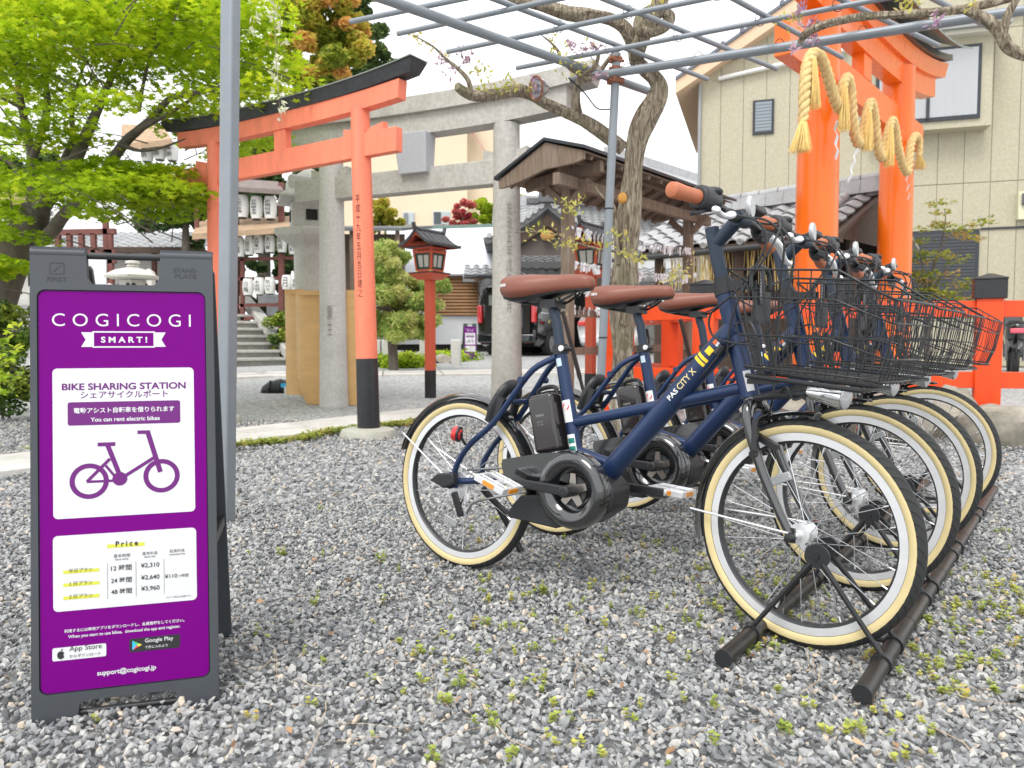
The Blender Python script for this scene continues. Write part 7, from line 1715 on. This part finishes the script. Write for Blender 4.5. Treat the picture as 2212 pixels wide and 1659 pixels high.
# ================================================================== trees and shrubs
def leaf_mesh(name, C, R_, per, size, material, parent, tilt=.5, shape='quad', base=None, spread=.16, droop=0.0, world=True, shell=.0):
    """leaves scattered through ellipsoidal clumps: C centres (n,3), R_ radii (n,3)"""
    C, R_ = np.asarray(C, float), np.asarray(R_, float); n = len(C) * per
    u = rng.normal(size=(n, 3)); u /= np.linalg.norm(u, axis=1, keepdims=True); u *= np.maximum(rng.random(n), shell)[:, None] ** (1 / 3)
    P_ = np.repeat(C, per, 0) + u * np.repeat(R_, per, 0); P_[:, 2] -= droop * (u[:, 0] ** 2 + u[:, 1] ** 2)
    N_ = np.stack([rng.normal(0, tilt, n), rng.normal(0, tilt, n), np.ones(n)], 1); N_ /= np.linalg.norm(N_, axis=1, keepdims=True)
    a = rng.normal(size=(n, 3)); X = a - N_ * (a * N_).sum(1, keepdims=True); X /= np.linalg.norm(X, axis=1, keepdims=True); Y = np.cross(N_, X)
    S = rng.uniform(*size, n)[:, None]
    if shape == 'maple': sh = [(0, -.5), (.16, -.14), (.52, -.10), (.22, .10), (.34, .48), (.06, .26), (0, .62), (-.06, .26), (-.34, .48), (-.22, .10), (-.52, -.10), (-.16, -.14)]
    elif shape == 'needle': sh = [(-.05, -.5), (.05, -.5), (.03, .5), (-.03, .5)]
    elif shape == 'blade': sh = [(-.10, -.5), (.10, -.5), (.06, .5), (-.06, .5)]
    elif shape == 'star': sh = [(0, -.5), (.14, -.12), (.5, .0), (.16, .12), (.28, .46), (0, .24), (-.28, .46), (-.16, .12), (-.5, 0), (-.14, -.12)]
    else: sh = [(0, -.5), (.34, 0), (0, .5), (-.34, 0)]
    V = np.stack([P_ + X * (s[0] * S) + Y * (s[1] * S) for s in sh], 1)
    b_ = rng.random(len(C)) if base is None else np.asarray(base)
    r = np.clip(np.repeat(b_, per) + rng.normal(0, spread, n), 0, 1)
    V = V.reshape(-1, 3)
    if parent is not None and world: Mi_ = np.array(parent.matrix_basis.inverted()); V = V @ Mi_[:3, :3].T + Mi_[:3, 3]
    return raw_mesh(name, V, np.arange(n * len(sh)).reshape(n, -1), material, parent, attr=r)
BARK = mat('dark_bark', (.12, .10, .082), .95, var=.35, vs_=10, stretch=(1, 1, .3), bump=.5, bs=30, stain=(.20, .20, .17), sscale=3, samt=.4)
def limb(pts, radii, parent, name='limb', m=BARK, seg=10, n=5):
    P_ = catmull(pts, n); rr_ = np.interp(np.linspace(0, 1, len(P_)), np.linspace(0, 1, len(radii)), radii); return G().tube(P_, list(rr_), seg).obj(name, m, parent, world=True)
# ---- maple over the sign
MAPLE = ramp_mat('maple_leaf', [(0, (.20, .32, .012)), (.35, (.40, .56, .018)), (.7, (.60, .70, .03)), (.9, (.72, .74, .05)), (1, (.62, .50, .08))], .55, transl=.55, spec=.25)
mpl = thing('maple_tree', 'spreading maple with bright yellow green leaves above the sign', 'tree', at(-45, 850, 7.2) * [1, 1, 0])
tb = at(-45, 850, 7.2); tb[2] = -.03
def mp_(L, Y0, Y1, r, nm='limb'): limb(pxl(L, Y0, Y1), [x * .72 for x in r], mpl, nm)
limb([tb] + pxl([(-22, 720), (4, 620), (40, 530), (68, 480), (78, 450)], 7.2, 7.1), [.20, .17, .16, .15, .14, .12], mpl, 'trunk', seg=16)
mp_([(74, 468), (72, 400), (70, 342), (60, 292), (47, 232), (40, 186), (30, 120), (10, 40)], 7.1, 6.8, [.09, .07, .06, .05, .045, .035, .025, .015])
mp_([(71, 342), (88, 292), (103, 226), (100, 178), (115, 110), (120, 40)], 7.0, 6.7, [.05, .045, .04, .03, .02, .012])
mp_([(76, 470), (106, 424), (139, 390), (169, 332), (196, 270), (213, 232), (240, 170), (280, 90), (330, 20)], 7.1, 6.4, [.11, .10, .09, .075, .06, .05, .035, .025, .012])
mp_([(84, 440), (84, 408), (122, 374), (142, 338), (159, 298), (155, 252), (165, 190), (190, 120)], 7.05, 6.9, [.06, .055, .05, .045, .04, .03, .02, .01])
mp_([(52, 540), (108, 504), (139, 464), (198, 412), (265, 314), (298, 282), (331, 252), (367, 213), (413, 203), (463, 192), (520, 170)], 7.2, 6.0, [.09, .085, .075, .065, .06, .05, .04, .035, .03, .022, .012])
mp_([(298, 282), (340, 258), (364, 246), (417, 212), (470, 180)], 6.5, 6.3, [.035, .03, .025, .018, .01]); mp_([(265, 314), (300, 325), (345, 320), (400, 300)], 6.6, 6.4, [.03, .02, .015, .008])
mp_([(320, 110), (350, 50), (386, 0), (410, -50)], 6.4, 6.2, [.02, .022, .02, .015]); mp_([(300, 240), (310, 180), (330, 110), (372, 70)], 6.5, 6.3, [.025, .02, .015, .008]); mp_([(76, 440), (60, 410), (46, 386), (20, 350), (-30, 330)], 7.1, 7.0, [.06, .05, .04, .025, .015])
mp_([(46, 232), (10, 215), (-30, 200)], 6.9, 6.8, [.03, .02, .01]); mp_([(60, 292), (30, 270), (0, 230)], 7, 6.9, [.025, .02, .01])
tw = G()
C, R_ = [], []
def spray(x0, y0, x1, y1, k, Y0=5.6, Y1=8.4, r=(.30, .52)):
    for _ in range(k):
        Yc = random.uniform(Y0, Y1); C.append(at(random.uniform(x0, x1), random.uniform(y0, y1), Yc)); q = random.uniform(*r); R_.append((q, q, q * random.uniform(.14, .24)))
spray(-90, -80, 570, 30, 92); spray(-90, 30, 560, 130, 62); spray(-90, 130, 300, 220, 20); spray(400, 110, 590, 230, 24); spray(-90, 220, 150, 320, 9); spray(400, 240, 580, 310, 12, 6.6, 9)
spray(160, 350, 420, 410, 22, 5.6, 7.2, (.22, .38)); spray(140, 410, 370, 455, 14, 5.8, 7.2, (.18, .32)); spray(-80, 330, 70, 430, 11); spray(-70, 430, 60, 520, 9, 5.8, 7.4, (.2, .32)); spray(340, 400, 440, 470, 8, 6.4, 7.4, (.2, .3)); spray(-60, 530, 60, 610, 6, 6, 7, (.15, .28)); spray(470, 310, 590, 345, 6, 7, 9, (.2, .3))
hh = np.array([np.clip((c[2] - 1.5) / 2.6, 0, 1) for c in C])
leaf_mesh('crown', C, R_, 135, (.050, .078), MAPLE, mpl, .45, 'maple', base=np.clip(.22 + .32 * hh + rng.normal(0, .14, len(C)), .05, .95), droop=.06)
for c, r in zip(C, R_):
    if random.random() < .55:
        e = np.array(c) + rng.normal(0, .12, 3); d = np.array([random.uniform(-.45, .45), random.uniform(-.4, .4), random.uniform(-.25, -.02)]); tw.tube([e + d, e + d * .4 + (0, 0, .02), e - d * .5], [.007, .005, .002], 5, cap=False)
o = tw.obj('twigs', BARK, mpl, world=True); tag(o, kind='stuff')

# ---- trees behind
CAMPH = ramp_mat('camphor_leaf', [(0, (.17, .24, .03)), (.35, (.40, .43, .05)), (.65, (.62, .56, .09)), (.85, (.76, .55, .14)), (1, (.80, .46, .16))], .6, transl=.5)
DKGRN = ramp_mat('evergreen_leaf', [(0, (.04, .08, .025)), (.5, (.11, .18, .06)), (1, (.24, .32, .10))], .55, transl=.3)
PINEM = ramp_mat('pine_needle', [(0, (.13, .23, .06)), (.5, (.30, .45, .11)), (.85, (.52, .60, .16)), (1, (.68, .64, .28))], .6, transl=.45)
REDM = ramp_mat('red_maple_leaf', [(0, (.34, .03, .05)), (.6, (.66, .10, .14)), (1, (.70, .30, .22))], .6, transl=.4)
LIMEM = ramp_mat('lime_leaf', [(0, (.20, .33, .02)), (.5, (.40, .55, .03)), (1, (.58, .66, .06))], .6, transl=.35)
def tree(name, label, blobs, Y, per, size, material, trunk, group=None, cat='tree', shape='quad', tilt=.8, base=None, rz=.8, tr=.25, topbright=True):
    """blobs: (px, py, radius px) list; trunk: px path"""
    s = Y / CF; C, R_, B = [], [], []
    for px, py, r in blobs:
        for _ in range(9):
            a, q = random.uniform(0, 2 * PI), math.sqrt(random.random()); dx, dy = math.cos(a) * q * r, math.sin(a) * q * r
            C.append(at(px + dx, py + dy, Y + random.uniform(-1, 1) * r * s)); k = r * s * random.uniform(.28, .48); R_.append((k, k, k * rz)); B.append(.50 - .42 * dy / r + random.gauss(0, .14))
    t = thing(name, label, cat, at(trunk[0][0], trunk[0][1], Y) * [1, 1, 0] + [0, 0, gh(Y)], 0, group)
    b0_ = at(trunk[0][0], trunk[0][1], Y); b0_[2] = gh(Y) - .05
    limb([b0_] + pxl(trunk[1:], Y), [tr, tr * .8, tr * .5, tr * .3], t, 'trunk')
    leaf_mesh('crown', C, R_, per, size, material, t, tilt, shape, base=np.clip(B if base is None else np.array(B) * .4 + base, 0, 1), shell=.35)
    return t
GT = 'trees behind the shrine'
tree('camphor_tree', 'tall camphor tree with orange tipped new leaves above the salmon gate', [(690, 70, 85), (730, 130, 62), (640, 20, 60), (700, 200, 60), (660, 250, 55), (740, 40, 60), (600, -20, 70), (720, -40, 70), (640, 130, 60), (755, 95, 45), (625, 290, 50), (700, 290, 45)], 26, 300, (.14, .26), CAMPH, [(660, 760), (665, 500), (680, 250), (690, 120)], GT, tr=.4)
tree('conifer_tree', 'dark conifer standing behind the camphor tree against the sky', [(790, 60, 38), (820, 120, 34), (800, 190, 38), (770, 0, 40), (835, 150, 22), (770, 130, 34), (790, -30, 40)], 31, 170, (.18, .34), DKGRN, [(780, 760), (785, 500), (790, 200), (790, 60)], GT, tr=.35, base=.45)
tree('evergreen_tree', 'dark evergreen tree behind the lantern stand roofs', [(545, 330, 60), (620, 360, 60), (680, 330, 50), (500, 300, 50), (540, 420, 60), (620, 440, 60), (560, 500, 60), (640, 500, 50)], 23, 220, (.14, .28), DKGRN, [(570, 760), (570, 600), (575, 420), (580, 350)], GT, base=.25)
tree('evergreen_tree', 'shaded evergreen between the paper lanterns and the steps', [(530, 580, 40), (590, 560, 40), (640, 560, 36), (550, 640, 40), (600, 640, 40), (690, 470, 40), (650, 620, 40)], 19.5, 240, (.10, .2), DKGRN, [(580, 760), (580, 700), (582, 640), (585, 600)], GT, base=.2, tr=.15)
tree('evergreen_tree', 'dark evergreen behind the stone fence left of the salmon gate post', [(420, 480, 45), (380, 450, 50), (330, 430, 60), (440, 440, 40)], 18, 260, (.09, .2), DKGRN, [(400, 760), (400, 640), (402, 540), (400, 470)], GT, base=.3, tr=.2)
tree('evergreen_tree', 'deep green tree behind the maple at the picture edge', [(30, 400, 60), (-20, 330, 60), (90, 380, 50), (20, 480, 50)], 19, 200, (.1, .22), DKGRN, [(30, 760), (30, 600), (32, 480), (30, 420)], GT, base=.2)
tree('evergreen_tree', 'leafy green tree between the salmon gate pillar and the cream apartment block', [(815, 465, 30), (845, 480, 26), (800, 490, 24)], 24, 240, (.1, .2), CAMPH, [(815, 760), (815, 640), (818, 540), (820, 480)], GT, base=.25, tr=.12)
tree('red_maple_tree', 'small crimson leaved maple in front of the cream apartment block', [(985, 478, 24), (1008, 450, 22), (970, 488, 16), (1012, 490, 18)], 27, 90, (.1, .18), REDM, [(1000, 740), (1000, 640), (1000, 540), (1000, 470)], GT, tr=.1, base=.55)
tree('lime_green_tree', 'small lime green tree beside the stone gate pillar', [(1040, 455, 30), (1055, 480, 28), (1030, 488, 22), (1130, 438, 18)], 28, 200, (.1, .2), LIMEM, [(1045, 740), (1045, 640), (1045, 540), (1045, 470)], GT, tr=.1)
# pine shrub with layered pads
pn = thing('pine_shrub', 'layered garden pine with yellow green new needles beside the red lantern', 'shrub', at(850, 740, 13.6) * [1, 1, 0] + [0, 0, gh(13.6)])
C, R_, B = [], [], []
for px, py, w in ((835, 540, 34), (855, 560, 30), (828, 590, 40), (870, 600, 36), (840, 640, 44), (885, 645, 40), (925, 650, 30), (820, 690, 30), (860, 690, 50), (905, 690, 36), (940, 620, 22), (815, 560, 20), (830, 715, 28), (870, 718, 34), (905, 715, 24)):
    for _ in range(7): C.append(at(px + random.uniform(-1, 1) * w, py + random.uniform(-.35, .35) * w, 13.6 + random.uniform(-.5, .5))); q = w * 13.6 / CF * random.uniform(.35, .6); R_.append((q * 1.15, q * 1.15, q * .8)); B.append(random.uniform(.25, .8))
leaf_mesh('crown', C, R_, 330, (.08, .15), PINEM, pn, 1.6, 'blade', base=[b_ + .25 for b_ in B], spread=.2)
bb = at(850, 745, 13.6); bb[2] = gh(13.6); limb([bb] + pxl([(846, 690), (852, 640), (842, 590), (838, 550)], 13.6), [.09, .08, .06, .04, .02], pn, 'trunk'); limb(pxl([(850, 650), (880, 655), (920, 660)], 13.6), [.04, .03, .015], pn, 'limb'); limb(pxl([(806, 668), (830, 666), (850, 672)], 13.5), [.05, .05, .04], pn, 'limb')
# hedge by the maple, bush by the wall
def bush(name, label, px, py, Y, rx, rz_, per, size, material, cat='shrub', base=None, k=40, shape='quad'):
    c = at(px, py, Y); c[2] = gh(Y); t = thing(name, label, cat, c); C, R_ = [], []
    for _ in range(k):
        a = random.uniform(0, 2 * PI); q = math.sqrt(random.random()); C.append(c + (math.cos(a) * q * rx, math.sin(a) * q * rx * .7, random.uniform(.15, 1) * rz_)); r = rx * random.uniform(.2, .35); R_.append((r, r, r * .8))
    leaf_mesh('foliage', C, R_, per, size, material, t, .9, shape, base=base)
    for i in range(4): G().tube([c + (random.uniform(-.2, .2) * rx, random.uniform(-.2, .2) * rx, -.02), c + (random.uniform(-.6, .6) * rx, random.uniform(-.3, .3) * rx, rz_ * .8)], [.012, .005], 6).obj('stem', BARK, t, world=True)
    return t
HEDGE = ramp_mat('hedge_leaf', [(0, (.05, .10, .02)), (.5, (.15, .24, .03)), (1, (.36, .42, .06))], .5, transl=.2)
bush('hedge', 'rounded green hedge at the foot of the maple past the sign', 6, 760, 6.6, .42, .98, 230, (.03, .055), HEDGE, 'hedge')
bush('shrub', 'leafy green shrub at the foot of the maroon lantern stand', 630, 765, 16.2, .5, 1.1, 160, (.06, .1), HEDGE)
bush('shrub', 'low grassy shrub under the pine by the stone rail', 860, 768, 15, .7, .13, 160, (.05, .1), LIMEM)
bush('shrub', 'low weedy green clump at the foot of the white annex wall', 955, 752, 17.5, .9, .06, 90, (.05, .1), LIMEM)
# foreground twig at the picture edge
twg = thing('leafy_twig', 'bright green leafy twig reaching in at the picture edge beside the sign', 'shrub', onz(-60, 1010))
c0 = onz(-60, 1010)
for (x1, y1) in ((30, 700), (45, 745), (36, 770), (38, 810), (25, 850)):
    pts = [c0, at(-40, 880, c0[1]), at(-10, (y1 + 840) / 2, c0[1] - .1), at(x1, y1, c0[1] - .15)]; limb(pts, [.006, .005, .003, .0015], twg, 'stem', n=6, seg=6)
    P_ = catmull(pts, 6)[8:]; leaf_mesh('leaves', [p for p in P_], [(.035, .035, .02)] * len(P_), 4, (.03, .05), LIMEM, twg, .6, 'quad')
# young maple in front of the house
ym = thing('young_maple', 'thin young maple with sparse yellow green leaves before the dark shutter', 'tree', at(2010, 760, 10.6) * [1, 1, 0] + [0, 0, gh(10.6)])
C, R_ = [], []
gb_ = at(2005, 770, 10.6); gb_[2] = gh(10.6)
for L in ([(2000, 640), (1990, 560), (1985, 510)], [(2010, 620), (2030, 540), (2042, 478), (2040, 450)], [(2015, 640), (2060, 560), (2090, 520)], [(1995, 650), (1970, 580), (1960, 540)], [(2015, 660), (2070, 640), (2100, 620)], [(2010, 600), (2060, 500), (2120, 485)]):
    limb([gb_] + pxl(L, 10.6), [.02, .014, .008, .004], ym, 'stem', n=4, seg=6)
    for x, y in L:
        for _ in range(3): C.append(at(x + random.uniform(-22, 22), y + random.uniform(-16, 16), 10.6 + random.uniform(-.2, .2))); R_.append((.16, .16, .05))
for _ in range(14): C.append(at(random.uniform(1980, 2100), random.uniform(590, 650), 10.5)); R_.append((.2, .2, .06))
leaf_mesh('crown', C, R_, 26, (.05, .08), ramp_mat('young_maple_leaf', [(0, (.16, .24, .03)), (.5, (.38, .40, .05)), (.8, (.52, .40, .09)), (1, (.46, .26, .10))], .6, transl=.35), ym, .5, 'star')
# no further lights: daylight only
SC.cycles.max_bounces = 6
SC.cycles.diffuse_bounces = 3
SC.cycles.glossy_bounces = 3
SC.cycles.transparent_max_bounces = 8
